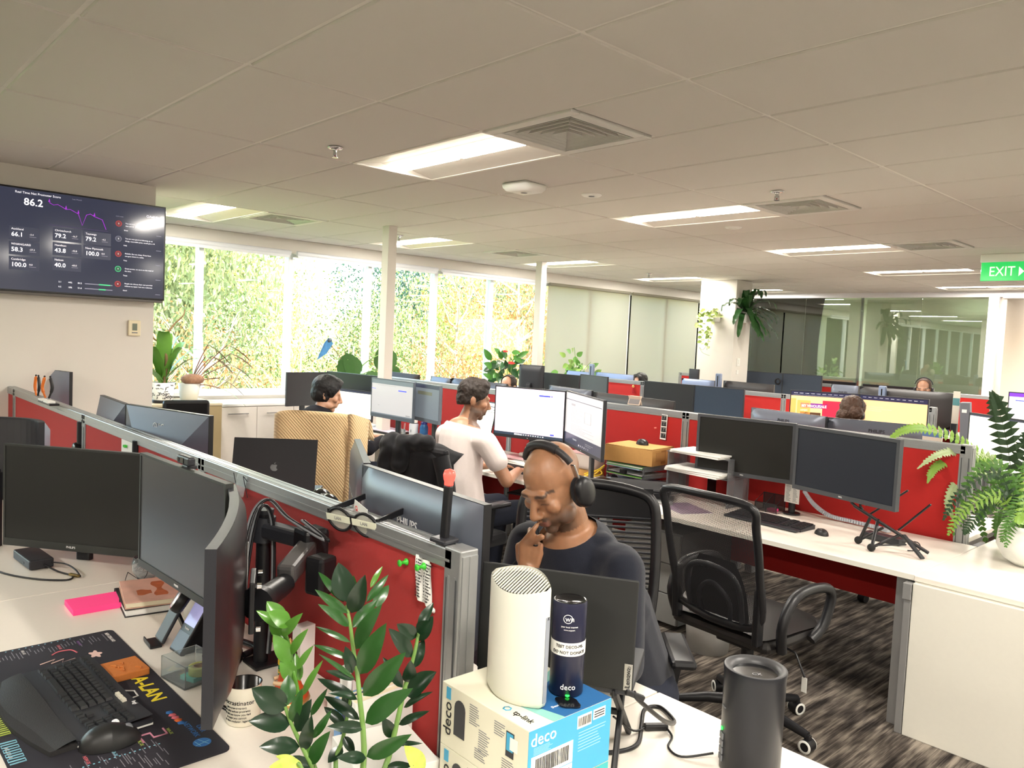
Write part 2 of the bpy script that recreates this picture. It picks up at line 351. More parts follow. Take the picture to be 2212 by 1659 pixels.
# ---- ceiling fixtures
TUBEM = mat('lamp_diffuser', (255, 246, 232), .5, emit=TUBE)
REFL = mat('lamp_reflector', (224, 220, 210), .4, metal=.3)
def troffer(i, j, seen):
    t = thing('ceiling_light', seen, 'ceiling light', ((i+.5)*1.2, (j+.5)*.6, 2.70), 0, 'recessed ceiling lights')
    f = MB()
    for s in (-1, 1):
        f.bx(-.594, .594, s*.296-.012, s*.296+.012, -.002, .05, .002); f.bx(s*.594-.010, s*.594+.010, -.29, .29, -.002, .05, .002)
    part('frame', f, GRIDM, t)
    r = MB()
    for s in (-1, 1): r.add([(-.584, s*.284, .002), (.584, s*.284, .002), (.584, s*.11, .034), (-.584, s*.11, .034)], [(0, 1, 2, 3)] if s > 0 else [(3, 2, 1, 0)])
    for s in (-1, 1): r.add([(-.584, s*.11, .034), (.584, s*.11, .034), (.584, s*.07, .028), (-.584, s*.07, .028)], [(0, 1, 2, 3)])
    part('reflector', r, REFL, t)
    for s in (-1, 1): part('diffuser', MB().bx(s*.285-.268, s*.285+.268, -.064, .064, .012, .026, .004), TUBEM, t)
    ld = bpy.data.lights.new('luminaire', 'AREA'); ld.shape = 'RECTANGLE'; ld.size = 1.1; ld.size_y = .12; ld.energy = LAMP_W; ld.color = (1, .94, .85)
    lo = bpy.data.objects.new('lamp', ld); COL.objects.link(lo); lo.parent = t; lo.location = (0, 0, .008)
rows = {-2: 'first', -1: 'second', 0: 'third', 1: 'fourth', 2: 'fifth', 3: 'sixth'}
desc = {(-1, 3): 'large twin tube ceiling light with its left end beside the sprinkler, nearest overhead', (-1, 7): 'twin tube ceiling light touching the second vent, beyond the speaker disc',
        (-1, 11): 'twin tube ceiling light left of the third vent, third in the middle line', (-1, 15): 'twin tube ceiling light beside the exit sign, fourth in the middle line', (-1, 19): 'twin tube ceiling light against the glass wall below the exit sign',
        (-4, 3): 'ceiling light between the television and the slim vent near the window', (-4, 7): 'ceiling light crossed by the first thin white post', (-4, 11): 'ceiling light crossed by the second thin white post',
        (-4, 15): 'ceiling light just left of the square column head', (-4, 19): 'ceiling light behind the bird nest fern on the column'}
for (i, j) in light_cells:
    troffer(i, j, desc.get((i, j), 'added twin tube ceiling light out of view, for fill light'))
VENTM = mat('vent_white', (214, 212, 206), .45)
VDARK = mat('vent_throat', (40, 40, 40), .8)
vdesc = {(0, 3): 'big square louvred ceiling vent next to the nearest ceiling light', (0, 7): 'square louvred ceiling vent under the second sprinkler', (0, 11): 'square louvred ceiling vent left of the exit sign',
         (-4, 4): 'square ceiling vent near the window beside the television', (-4, 9): 'square ceiling vent between the two thin white posts', (0, 15): 'square ceiling vent behind the exit sign', (0, 19): 'square ceiling vent close to the lobby glass', (0, -1): 'square ceiling vent above the camera'}
for (i, j), sd in vent_cells.items():
    cx = (i+.5)*1.2+(-.3 if sd == 0 else .3)
    t = thing('ceiling_vent', vdesc[(i, j)], 'air vent', (cx, (j+.5)*.6, 2.70), 0, 'square ceiling vents')
    f = MB()
    for s in (-1, 1):
        f.bx(-.292, .292, s*.262-.030, s*.262+.030, -.006, .012, .004); f.bx(s*.262-.030, s*.262+.030, -.232, .232, -.006, .012, .004)
    part('vent_frame', f, VENTM, t)
    part('vent_throat', MB().bx(-.235, .235, -.235, .235, .085, .09), VDARK, t)
    for q in range(5):
        a = .222-q*.042; b = a-.042; c = MB(); z1 = .078
        for k in range(4):
            M_ = RZ(k*pi/2)
            c.add([(-a, -a, -.004), (a, -a, -.004), (a-.036, -a+.036, z1*.75), (-a+.036, -a+.036, z1*.75)], [(0, 1, 2, 3)], M_)
            c.add([(-a, -a, -.004), (a, -a, -.004), (a-.004, -a+.004, -.004), (-a+.004, -a+.004, -.004), ], [(0, 1, 2, 3)], M_)
        part('louvre', c, VENTM, t)
sd = thing('x', '', '')
bpy.data.objects.remove(sd)
def sprinkler(x, y, lab):
    t = thing('sprinkler', lab, 'sprinkler', (x, y, 2.70), 0, 'ceiling sprinklers')
    part('escutcheon', MB().lathe([(0, -.001), (.042, -.001), (.046, -.006), (.03, -.012), (.012, -.014), (.012, -.02)], 20), CHROME, t)
    part('spray_head', MB().cyl((0, 0, -.012), (0, 0, -.045), .011, .008, 10).cyl((0, 0, -.055), (0, 0, -.058), .018, n=12).bx(-.016, -.012, -.003, .003, -.057, -.03).bx(.012, .016, -.003, .003, -.057, -.03), STEEL, t)
    part('bulb', MB().cyl((0, 0, -.044), (0, 0, -.054), .004, n=8), mat('red_bulb', (150, 30, 30), .3), t)
sprinkler(-.915, 1.516, 'chrome sprinkler left of the nearest ceiling light'); sprinkler(.433, 3.911, 'chrome sprinkler above the second ceiling vent')
sprinkler(-3.82, 3.95, 'chrome sprinkler just right of the first thin white post'); sprinkler(.423, 8.10, 'chrome sprinkler above the exit sign'); sprinkler(-3.91, 8.30, 'chrome sprinkler left of the square column head')
t = thing('wireless_access_point', 'white square access point fixed under the ceiling beyond the nearest light', 'access point', (-.77, 2.83, 2.70), radians(4))
part('body', MB().lathe([(.0, -.052), (.08, -.052), (.105, -.047), (.125, -.03), (.132, -.008), (.12, 0), (0, 0)], 4, Matrix.Rotation(pi/4, 4, 'Z') @ Matrix.Scale(1.12, 4)), WHITE, t)
part('emblem', MB().cyl((0, 0, -.0575), (0, 0, -.0590), .022, n=20), GREYP, t)
def disc(x, y, lab, nm='ceiling_speaker'):
    t = thing(nm, lab, 'ceiling speaker' if nm == 'ceiling_speaker' else 'smoke detector', (x, y, 2.70))
    part('rim', MB().lathe([(.0, -.006), (.03, -.006), (.034, -.012), (.06, -.010), (.07, -.004), (.072, 0)], 24), WHITE, t)
    part('centre', MB().cyl((0, 0, -.006), (0, 0, -.013), .02, n=16), GREYP if nm == 'ceiling_speaker' else WHITE, t)
disc(-.651, 3.359, 'small round white downlight with a grey centre on the ceiling'); disc(-.605, 5.10, 'flat round white detector right of the second ceiling light', 'smoke_detector')

# ---- exit sign
EXG = bpy.data.materials.new('exit_green'); EXG = mat('exit_sign_green', (44, 190, 92), .15, emit=.36)
ex = thing('exit_sign', 'green illuminated EXIT sign hung under the ceiling', 'exit sign', (.68, 7.75, 2.60))
part('housing', MB().bx(-.19, .19, -.03, .03, .022, .10, .006), WHITE, ex)
part('blade', MB().bx(-.185, .185, -.008, .008, -.155, .025, .004), EXG, ex)
EXW = mat('exit_lettering', (236, 250, 222), .4, emit=.45)
text('EXIT', .128, EXW, ex, (-.005, -.0095, -.07), align='CENTER', xs=.84)
part('arrow', MB().prism([(.135, -.045), (.178, 0), (.135, .045)], .0012, TR((0, -.0085, -.07)) @ RX(pi/2)), EXW, ex)

# ---- daylight portals in the window openings
for (y0, y1) in ((-4.77, 7.73),):
    pd = bpy.data.lights.new('portal', 'AREA'); pd.shape = 'RECTANGLE'; pd.size = y1-y0; pd.size_y = WZ1-WZ0; pd.cycles.is_portal = True
    po = bpy.data.objects.new('window_portal', pd); COL.objects.link(po); po.location = (XW-.14, (y0+y1)/2, (WZ0+WZ1)/2)
    po.rotation_euler = (pi/2, 0, -pi/2)

# ================================================================ DESKS, SCREENS, PARTITIONS
ZD = .72
def partition(name, y0, y1, x0, x1, posts, zt, lab, end=True):
    t = thing(name, lab, 'partition', (0, 0, 0))
    xs = [x0]+posts+[x1]; ym = (y0+y1)/2
    for a, b in zip(xs[:-1], xs[1:]):
        part('fabric_panel', MB().bx(a+.028, b-.028, y0+.006, y1-.006, .30, zt-.045, .003), RED, t)
        f = MB().bx(a, b, y0, y1, zt-.048, zt, .004)
        f.bx(a+.01, b-.01, y0-.0015, y0, zt-.030, zt-.024).bx(a+.01, b-.01, y0+.012, y0+.016, zt, zt+.0015).bx(a+.01, b-.01, y1-.016, y1-.012, zt, zt+.0015)
        part('top_rail', f, ALU, t)
    for k, xp in enumerate(xs):
        f = MB().bx(xp-.030, xp+.030, y0, y1, 0, zt+(.0005 if 0 < k < len(xs)-1 else .004), .004)
        for s in (-1, 1): f.bx(xp+s*.012-.003, xp+s*.012+.003, y0-.0015, y0, .02, zt-.06)
        part('post', f, ALU, t)
        part('groove', MB().bx(xp-.019, xp-.015, y0-.002, y0-.001, .05, zt-.065).bx(xp+.015, xp+.019, y0-.002, y0-.001, .05, zt-.065), mat('groove_shadow_gap', (70, 72, 74), .6), t)
    if end:
        part('end_cap', MB().bx(x1+.03, x1+.034, y0+.004, y1-.004, .02, zt-.01).bx(x1+.034, x1+.036, ym-.003, ym+.003, .02, zt-.01), ALU, t)
    return t
PA = partition('red_partition', .380, .432, -4.05, 1.655, [-3.0, -1.35, .19], 1.205, 'long red fabric partition in front, topped with party glasses and a red light')
PB = partition('red_partition', 3.815, 3.867, -3.86, 1.66, [-1.87, -.09], 1.235, 'long red fabric partition behind the two black screens and the cardboard box')
PC = partition('red_partition', 7.23, 7.28, -3.9, .33, [-3.10, -1.18], 1.215, 'red fabric partition behind the two orange lit screens')
PD = partition('red_partition', 10.62, 10.67, -4.9, -.10, [-3.4, -1.8], 1.225, 'furthest red fabric partition, near the glass wall')

def desk(lab, x0, x1, y0, y1, legs=True, front=None):
    t = thing('desk', lab, 'desk', ((x0+x1)/2, (y0+y1)/2, 0)); w = (x1-x0)/2; d = (y1-y0)/2
    part('desk_top', MB().bx(-w+.001, w-.001, -d, d, ZD-.026, ZD, .002), LAM, t)
    part('edge_band', MB().bx(-w+.001, w-.001, -d-.0012, -d, ZD-.025, ZD-.001).bx(-w+.001, w-.001, d, d+.0012, ZD-.025, ZD-.001), LAMW, t)
    LEGM = mat('leg_silver', (168, 168, 168), .4, metal=.5)
    for s in (-1, 1):
        m = MB().bx(s*(w-.06)-.03, s*(w-.06)+.03, -d+.04, -d+.10, 0, ZD-.027, .003).bx(s*(w-.06)-.03, s*(w-.06)+.03, d-.10, d-.04, 0, ZD-.027, .003).bx(s*(w-.06)-.02, s*(w-.06)+.02, -d+.1, d-.1, ZD-.08, ZD-.03)
        part('leg', m, LEGM, t)
    part('rail', MB().bx(-w+.08, w-.08, d-.12, d-.09, ZD-.08, ZD-.03), LEGM, t)
    return t
# front cluster
desk('cream desk with the printed desk mat and the curved screen', -.05, 1.75, -.42, .372)
desk('cream desk under the pink pad, left of the desk mat', -1.85, -.05, -.42, .372)
desk('cream desk at the far left behind the front screens', -3.65, -1.85, -.42, .372)
desk('desk of the man with headphones, beyond the front red partition', -.05, 1.75, .44, 1.062)
desk('desk under the two grey pyramid backed screens', -1.85, -.05, .44, 1.062)
desk('desk by the television wall carrying the pliers', -3.15, -1.85, .44, 1.062)
# second cluster
desk('long cream desk with the laptop stand and the black keyboard', -.15, 1.752, 2.952, 3.806)
desk('cream desk of the man in the white t-shirt', -2.25, -.15, 2.952, 3.806)
desk('cream desk of the dark haired man', -4.35, -2.25, 2.952, 3.806)
desk('desk behind the second red partition at its right end', -.05, 1.66, 3.876, 4.70)
desk('desk behind the second red partition at its left', -1.72, -.05, 3.876, 4.70)
desk('desk by the window behind the dark haired man', -4.0, -1.72, 3.876, 4.70)
# third and fourth clusters
desk('desk under the orange lit screens', -1.10, .33, 6.40, 7.222); desk('desk under the switched off pair of dark screens', -2.5, -1.10, 6.40, 7.222); desk('desk by the cream blinds', -3.9, -2.5, 6.40, 7.222)
desk('desk beyond the third red partition at its right', -1.10, .33, 7.288, 8.1); desk('desk beyond the third red partition in its middle', -2.5, -1.10, 7.288, 8.1); desk('desk of the woman with long black hair', -3.9, -2.5, 7.288, 8.1)
desk('desk before the furthest red partition at its right', -1.8, -.1, 9.78, 10.612); desk('desk before the furthest red partition at its left', -3.4, -1.8, 9.78, 10.612)
desk('desk behind the furthest red partition at its right', -1.8, -.1, 10.678, 11.5); desk('desk behind the furthest red partition at its left', -3.4, -1.8, 10.678, 11.5)

def cabinet(name, lab, x0, x1, y0, y1, zt, m=LAMW, top=LAM, doors=(), hm=True):
    t = thing(name, lab, 'cabinet', ((x0+x1)/2, (y0+y1)/2, 0)); w = (x1-x0)/2; d = (y1-y0)/2
    part('body', MB().bx(-w, w, -d, d, 0, zt-.026, .002), m, t)
    part('cabinet_top', MB().bx(-w-.003, w+.003, -d-.003, d+.003, zt-.025, zt, .003), top, t)
    return t, w, d
t, w, d = cabinet('storage_cabinet', 'white end cabinet under the fern, right of the laptop stand', 1.757, 2.75, 2.945, 4.68, ZD)
part('side_panel', MB().bx(-w, w, -d-.022, -d-.004, .0, ZD-.03, .003), LAMW, t)
part('corner_trim', MB().bx(-w-.034, -w-.003, -d-.022, -d+.05, 0, ZD-.035, .003).bx(-w-.040, -w-.003, -d-.028, -d+.06, ZD-.11, ZD-.036, .003), mat('leg_silver', (168, 168, 168), .4, metal=.5), t)
t, w, d = cabinet('storage_cabinet', 'white end cabinet under the stacked boxes and the black router', 1.757, 2.95, -.35, 1.062, ZD)
# desk modesty leg, dark
single('desk_leg_panel', MB().bx(1.50, 1.56, 3.45, 3.60, 0, ZD-.03, .003), mat('dark_leg', (62, 62, 66), .5), 'dark grey desk leg behind the white end cabinet', 'leg')
# low cabinets along the window
cab_white = mat('cabinet_white', (230, 222, 214), .5)
ys_ = [2.52, 3.36, 4.2, 5.04, 5.88, 6.72, 7.56, 8.4, 9.24]
for k, (a, b) in enumerate(zip(ys_[:-1], ys_[1:])):
    t = thing('low_cabinet', ['low white cabinet beside the beige cabinet under the window', 'low white cabinet behind the cream blanket', 'low white cabinet under the monstera', 'low white cabinet left of the anthurium', 'low white cabinet under the anthurium',
              'low white cabinet by the second thin white post', 'low white cabinet under the trailing green plant', 'low white cabinet before the cream blinds'][k], 'cabinet', (-5.13, (a+b)/2, 0)); h2 = (b-a)/2
    part('body', MB().bx(-.28, .25, -h2+.001, h2-.001, 0, .845, .002), cab_white, t)
    part('cabinet_top', MB().bx(-.29, .27, -h2, h2, .846, .87, .002), mat('cabinet_top_white', (240, 238, 236), .35), t)
    for s in (-1, 1):
        dd = part('door', MB().bx(.252, .268, (s-1)*h2/2+.003, (s+1)*h2/2-.003, .08, .838, .002), cab_white, t)
        part('handle', MB().bx(.280, .288, s*h2/2-.11, s*h2/2+.11, .765, .775, .002).bx(.268, .282, s*h2/2-.10, s*h2/2-.09, .767, .773).bx(.268, .282, s*h2/2+.09, s*h2/2+.10, .767, .773), STEEL, dd)
bc, w, d = cabinet('beige_cabinet', 'beige side cabinet with a glossy top under the two potted plants', -5.36, -4.72, 1.30, 2.50, .90, mat('beige_laminate', (176, 156, 118), .5), mat('beige_top', (214, 200, 172), .2))

# ---------------------------------------------------------------- monitors
def bend_fn(w, sag):
    if not sag: return None
    Rr = (w*w/4+sag*sag)/(2*sag)
    def fn(p):
        a = p.x/Rr
        return V(((Rr-p.y)*sin(a), p.y*cos(a)+Rr*(1-cos(a))-sag, p.z))
    return fn
def seg_box(mb, x0, x1, y0, y1, z0, z1, n):
    vs = []; 
    for i in range(n+1):
        x = x0+(x1-x0)*i/n
        vs += [(x, y0, z0), (x, y1, z0), (x, y1, z1), (x, y0, z1)]
    fs = [(3, 2, 1, 0), (n*4, n*4+1, n*4+2, n*4+3)]
    for i in range(n):
        a = i*4; b = a+4
        fs += [(a, a+1, b+1, b), (a+1, a+2, b+2, b+1), (a+2, a+3, b+3, b+2), (a+3, a, b, b+3)]
    return mb.add(vs, fs)
SCREEN_OFF = mat('dark_screen', (24, 25, 28), .28, spec=.5)
def monitor(A, B, h, label, mode='screen', col=None, sag=0., screen=None, stand='foot', logo=None, logoc=None, chin=.018, bez=.008, th=.022, bulge=.03, group=None, name='monitor', slot=False, vesa=False, ui=None, zdesk=ZD, pyramid=False, tilt=0., zb=None, logoz=.27, neckdy=.0, chinlogo=None, bezm=None):
    A = V(A); B = V(B); w = (B-A).xy.length; zt = (A.z+B.z)/2
    rz = math.atan2(B.y-A.y, B.x-A.x); c = (A+B)/2; c.z = zt-h/2
    t = thing(name, label, 'monitor', c, rz, group, rot=(tilt, 0, rz)); col = col or GUN
    f = -1 if mode == 'screen' else 1      # local y side of the display
    n = 14 if sag else 1; bf = bend_fn(w, sag)
    X, Zh = w/2, h/2
    def bent(mb): return mb.warp(bf) if bf else mb
    # slim front frame
    fr = MB(); yf, yb = sorted((f*th*.5, -f*th*.5))
    seg_box(fr, -X, X, yf, yb, Zh-bez, Zh, n); seg_box(fr, -X, X, yf, yb, -Zh, -Zh+chin, n)
    seg_box(fr, -X, -X+bez, yf, yb, -Zh+chin, Zh-bez, 1); seg_box(fr, X-bez, X, yf, yb, -Zh+chin, Zh-bez, 1)
    part('bezel', bent(fr), bezm or (DARK if mode == 'screen' else BLACK), t)
    sc = MB(); ys = f*th*.38
    y0, y1 = sorted((ys, ys-f*.004)); seg_box(sc, -X+bez, X-bez, y0, y1, -Zh+chin, Zh-bez, n)
    part('screen', bent(sc), screen or SCREEN_OFF, t)
    # back casing
    cs = MB(); yo = -f*th*.5; yi = -f*(th*.5+bulge)
    if pyramid:
        q = .42
        ring = lambda x, z0, z1, y: [(-x, y, z0), (x, y, z0), (x, y, z1), (-x, y, z1)]
        r0 = ring(X-.004, -Zh+.004, Zh-.004, yo); r1 = ring(X*q, -Zh*.72, Zh*.02, yi-f*.035)
        cs.add(r0+r1, [(0, 1, 5, 4), (1, 2, 6, 5), (2, 3, 7, 6), (3, 0, 4, 7), (4, 5, 6, 7), (3, 2, 1, 0)])
    else:
        nx, nz = 16, 10
        def back(u, v):
            x = (u*2-1)*(X-.002); z = (v*2-1)*(Zh-.002); e = max(abs(u*2-1)**6, abs(v*2-1)**6)
            return V((x, yo+(yi-yo)*(1-e)**.55 if e < 1 else yo, z))
        cs.grid(back, nx, nz)
        seg_box(cs, -X+.001, X-.001, min(ys-f*.005, yo), max(ys-f*.005, yo), -Zh+.001, Zh-.001, n)
    part('casing', bent(cs), col, t)
    yb_ = yi
    if slot: part('cooling_slot', MB().bx(-w*.26, w*.26, yi-.0012, yi+.002, h*.10, h*.117), SATIN, t)
    if logo: text(logo, h*.085, logoc or INKW, t, (0, yi-f*.0004 if mode == 'screen' else yi-.0008, h*logoz), rot=(pi/2, 0, pi if mode == 'screen' else 0))
    if vesa:
        yv = yi-.035 if pyramid else yi
        part('mount_plate', MB().bx(-.06, .06, yv-.010, yv, -h*.25-.06, -h*.25+.06, .003).cyl((0, yv-.01, -h*.25), (0, yv-.06, -h*.25), .022).bx(-.02, .02, yv-.075, yv-.03, -h*.25-.03, -h*.25+.03, .004), BLACK, t)
        b = MB()
        for sx in (-1, 1):
            for sz in (-1, 1): b.cyl((sx*.05, yv-.010, -h*.25+sz*.05), (sx*.05, yv-.016, -h*.25+sz*.05), .006, n=8)
        part('screw', b, STEEL, t)
    if chinlogo: text(chinlogo, chin*.42, INKW, t, (0, f*th*.5+f*.0006, -Zh+chin*.5), rot=(pi/2, 0, 0 if mode == 'screen' else pi))
    drop = zt-h/2-zdesk            # screen underside above the desk
    if stand == 'foot':
        bx_ = -f*(th*.5+bulge+.03)
        part('stand_neck', MB().bx(-.028, .028, min(bx_-.012, bx_+.012), max(bx_-.012, bx_+.012), -Zh-drop+.012, -h*.1, .006).bx(-.028, .028, min(bx_, yi), max(bx_, yi), -h*.16, -h*.06, .004), DARK, t)
        part('stand_base', MB().bx(-.115, .115, min(bx_-f*.07, bx_+f*.15), max(bx_-f*.07, bx_+f*.15), -Zh-drop, -Zh-drop+.012, .005), DARK, t)
    elif stand == 'vfoot':
        bx_ = -f*(th*.5+bulge+.03)
        part('stand_neck', MB().bx(-.03, .03, bx_-.014, bx_+.014, -Zh-drop+.02, -h*.1, .006).bx(-.03, .03, min(bx_, yi), max(bx_, yi), -h*.16, -h*.06, .004), DARK, t)
        b = MB()
        for s in (-1, 1): b.bar((s*.012, bx_+f*.0, -Zh-drop+.010), (s*.235, bx_+f*.235, -Zh-drop+.007), .040, .014, .003)
        part('stand_base', b, DARK, t)
    elif stand == 'arm':
        s_ = -f
        part('mount_plate', MB().bx(-.05, .05, min(yi, yi+s_*.012), max(yi, yi+s_*.012), -.05, .05, .003).bar((0, yi+s_*.012, 0), (0, yi+s_*.10, 0), .035, .05, .004), BLACK, t)
        part('arm_post', MB().cyl((0, yi+s_*.115, -Zh-drop+.006), (0, yi+s_*.115, .06), .0175).cyl((0, yi+s_*.115, -Zh-drop), (0, yi+s_*.115, -Zh-drop+.012), .05), BLACK, t)
    if ui:
        yy = f*th*.38+(-.0003 if f < 0 else .0003)
        for cm, rs in ui:
            mb = MB()
            for x0, z0, x1, z1 in rs:
                xa, xb = -X+bez+(w-2*bez)*x0, -X+bez+(w-2*bez)*x1; hh = h-bez-chin; za, zb_ = -Zh+chin+hh*z0, -Zh+chin+hh*z1
                mb.bx(xa, xb, min(yy, yy+f*.0008), max(yy, yy+f*.0008), za, zb_)
            part('screen_image', mb, cm, t)
    return t
# ---------------------------------------------------------------- chairs
def mesh_mat(name, c, sc, hole):
    m = bpy.data.materials.new(name); m.use_nodes = True; nt = m.node_tree; L = nt.links; b = nt.nodes['Principled BSDF']
    b.inputs['Base Color'].default_value = (*lin(c), 1); b.inputs['Roughness'].default_value = .7
    tc = nt.nodes.new('ShaderNodeTexCoord'); v = nt.nodes.new('ShaderNodeTexVoronoi'); v.inputs['Scale'].default_value = sc; v.inputs['Randomness'].default_value = 0
    mp = nt.nodes.new('ShaderNodeMapping'); mp.inputs['Scale'].default_value = (1, 0, 1); L.new(tc.outputs['Object'], mp.inputs[0]); L.new(mp.outputs[0], v.inputs['Vector'])
    g = nt.nodes.new('ShaderNodeMath'); g.operation = 'GREATER_THAN'; g.inputs[1].default_value = hole; L.new(v.outputs['Distance'], g.inputs[0]); L.new(g.outputs[0], b.inputs['Alpha']); return m
MESHC = mesh_mat('chair_mesh', (40, 40, 44), 240, .36)
SEATM = mat('seat_leather', (34, 32, 32), .38, bump=.15, bs=300)
def rrect(w, h, r, n=5):
    P = []
    for cx, cz, a0 in ((w/2-r, h/2-r, 0), (-w/2+r, h/2-r, 90), (-w/2+r, -h/2+r, 180), (w/2-r, -h/2+r, 270)):
        P += [(cx+r*cos(radians(a0+90*k/n)), cz+r*sin(radians(a0+90*k/n))) for k in range(n+1)]
    return P
def base_star(t, zs, col=BLACK, caster_ring=True, rot=0., r=.31):
    part('gas_lift', MB().cyl((0, 0, .10), (0, 0, zs-.05), .028).cyl((0, 0, .22), (0, 0, zs-.03), .019).cyl((0, 0, .06), (0, 0, .13), .045, .036), col, t)
    part('mechanism', MB().bx(-.09, .09, -.12, .12, zs-.075, zs-.035, .01), col, t)
    for k in range(5):
        a = rot+2*pi*k/5; d = V((cos(a), sin(a), 0))
        lg = part('base_leg', MB().tube([d*.03+V((0, 0, .105)), d*.16+V((0, 0, .098)), d*r+V((0, 0, .072))], [.028, .024, .017], 8), col, t)
        e = d*r; n_ = V((-d.y, d.x, 0))
        part('caster', MB().cyl(e-n_*.025+V((0, 0, .029)), e+n_*.025+V((0, 0, .029)), .0285, n=18).bx(-.012, .012, -.012, .012, .035, .075, .003, TR(e)), col, lg)
        if caster_ring:
            for s in (-1, 1): part('caster_rim', MB().lathe([(.019, 0), (.0285, 0), (.0285, .003), (.019, .003)], 20, TR(e+n_*(s*.027)+V((0, 0, .029))) @ n_.to_track_quat('Z', 'X').to_matrix().to_4x4() @ TR((0, 0, -.0015))), WHITE, lg)
def chair_mesh_back(lab, loc, rz, zs=.46, rot0=.3):
    """task chair with a mesh back, lumbar bow, loop arms; faces +y locally (back towards -y)"""
    t = thing('office_chair', lab, 'chair', loc, rz)
    part('seat', MB().grid(lambda u, v: V(((u*2-1)*.25*(1-.12*abs(v*2-1)**4), -.24+v*.49, zs+.055-.03*abs(u*2-1)**3*(.4+.6*v)-.05*max(0, v-.8)**1.2*4*.2+.012*sin(pi*v))), 14, 14).box((0, 0, zs+.01), (.50, .48, .055), None, .025), SEATM, t)
    base_star(t, zs, rot=rot0)
    tl = RX(radians(9)); Mb = TR((0, -.245, zs+.10)) @ tl
    W, Hh = .46, .50
    P = [(-.200, 0, 0), (-.225, -.012, .22), (-.228, -.03, .42), (-.215, -.045, .52), (0, -.075, .545), (.215, -.045, .52), (.228, -.03, .42), (.225, -.012, .22), (.200, 0, 0), (0, -.03, -.02)]
    part('back_frame', MB().tube(smooth_path(P+[P[0]], 5)[:-1], .017, 8, True, Mb), BLACK, t)
    part('back_mesh', MB().grid(lambda u, v: V(((u*2-1)*(.205+.02*min(1, v*2)), -.012-.05*v-.028*(1-(u*2-1)**2)*(.5+.5*v), .0+v*.535)), 10, 10, Mb), MESHC, t)
    part('lumbar_bow', MB().tube(smooth_path([(-.13, -.006, -.03), (-.135, -.02, .12), (-.10, -.03, .20), (0, -.036, .225), (.10, -.03, .20), (.135, -.02, .12), (.13, -.006, -.03)], 5), .013, 6, M=Mb).tube(smooth_path([(-.07, -.006, -.03), (-.075, -.02, .08), (0, -.03, .145), (.075, -.02, .08), (.07, -.006, -.03)], 5), .011, 6, M=Mb), DARK, t)
    part('lumbar_pad', MB().grid(lambda u, v: V(((u*2-1)*.15*(1-.4*v**3), .012, -.02+v*.26)), 8, 6, Mb), CLOTHB, t)
    for s in (-1, 1):
        part('back_support', MB().bar((s*.205, -.25, zs+.02), (s*.212, -.262, zs+.26), .045, .03, .006), BLACK, t)
        part('armrest', MB().tube(smooth_path([(s*.27, -.17, zs+.0), (s*.285, -.20, zs+.12), (s*.29, -.12, zs+.225), (s*.29, .06, zs+.235), (s*.29, .16, zs+.19), (s*.28, .13, zs+.06), (s*.265, .06, zs-.0)], 5), [.022]*31, 8), BLACK, t)
    part('tilt_lever', MB().tube([(.1, .05, zs-.06), (.2, .06, zs-.08), (.25, .06, zs-.17)], .005, 6), BLACK, t)
    part('care_label', MB().bx(.238, .262, .058, .060, zs-.235, zs-.17), WHITE, t)
    return t
def chair_slat_back(lab, loc, rz, zs=.47, slats=26, wide=.50, hb=.60):
    t = thing('office_chair', lab, 'chair', loc, rz)
    part('seat', MB().box((0, 0, zs+.02), (.50, .48, .085), None, .035), CLOTHB, t)
    base_star(t, zs, caster_ring=False)
    Mb = TR((0, -.25, zs+.08)) @ RX(radians(12)); q = wide/2
    def cur(x, z): return V((x, -.05*(1-(x/q)**2)-.03*math.sin(min(1, z/hb)*pi), z))
    P = [cur(-q*.86, 0), cur(-q*.98, hb*.35), cur(-q, hb*.7), cur(-q*.93, hb*.92), cur(-q*.6, hb*.99), cur(0, hb*1.02), cur(q*.6, hb*.99), cur(q*.93, hb*.92), cur(q, hb*.7), cur(q*.98, hb*.35), cur(q*.86, 0), cur(0, -.02)]
    part('back_frame', MB().tube(smooth_path(P+[P[0]], 5)[:-1], .020, 8, True, Mb), BLACK, t)
    part('back_panel', MB().grid(lambda u, v: cur((u*2-1)*q*.93, hb*(.80+.2*v))+V((0, .0, 0)), 10, 3, Mb), BLACK, t)
    sl = MB()
    for k in range(slats):
        z = .02+hb*.78*k/(slats-1)
        sl.tube([cur(-q*.95, z), cur(-q*.5, z), cur(0, z), cur(q*.5, z), cur(q*.95, z)], .0052, 5, M=Mb)
    part('back_slats', sl, DARK, t)
    for s in (-1, 1):
        part('armrest', MB().box((s*.30, .02, zs+.20), (.085, .27, .03), RZ(0), .014), BLACK, t)
        part('arm_support', MB().bar((s*.27, .0, zs-.02), (s*.30, .02, zs+.19), .06, .035, .008), BLACK, t)
    return t

# ================================================================ FRONT DESK
monitor((-0.6186,-0.08303,1.18), (-0.1351,0.2887,1.18), .408, 'large matt black monitor, left of the turned grey one, docking station below it', stand='vfoot', chin=.030, th=.02, screen=mat('matt_screen', (34, 35, 34), .33, spec=.5), chinlogo='PHILIPS', bezm=mat('matt_bezel', (52, 54, 52), .5))
m2 = monitor((0.4147,0.1091,1.274), (1.024,0.1305,1.274), .362, 'dark grey monitor turned beside the curved one, with a webcam on its top edge', stand='arm', chin=.022, chinlogo='PHILIPS', screen=mat('satin_screen', (58, 58, 62), .3, spec=.5), bezm=mat('matt_bezel', (52, 54, 52), .5), zdesk=ZD)
def n3(v): return v
A3, B3 = V((0.9743,0.1556,1.262)), V((1.554,-0.1312,1.262))
m3 = monitor(A3, B3, .355, 'curved black monitor seen nearly edge on, held by the black double arm', sag=-.022, stand='none', col=mat('curved_shell', (40, 38, 40), .3, metal=.2), bulge=.022, bez=.012)
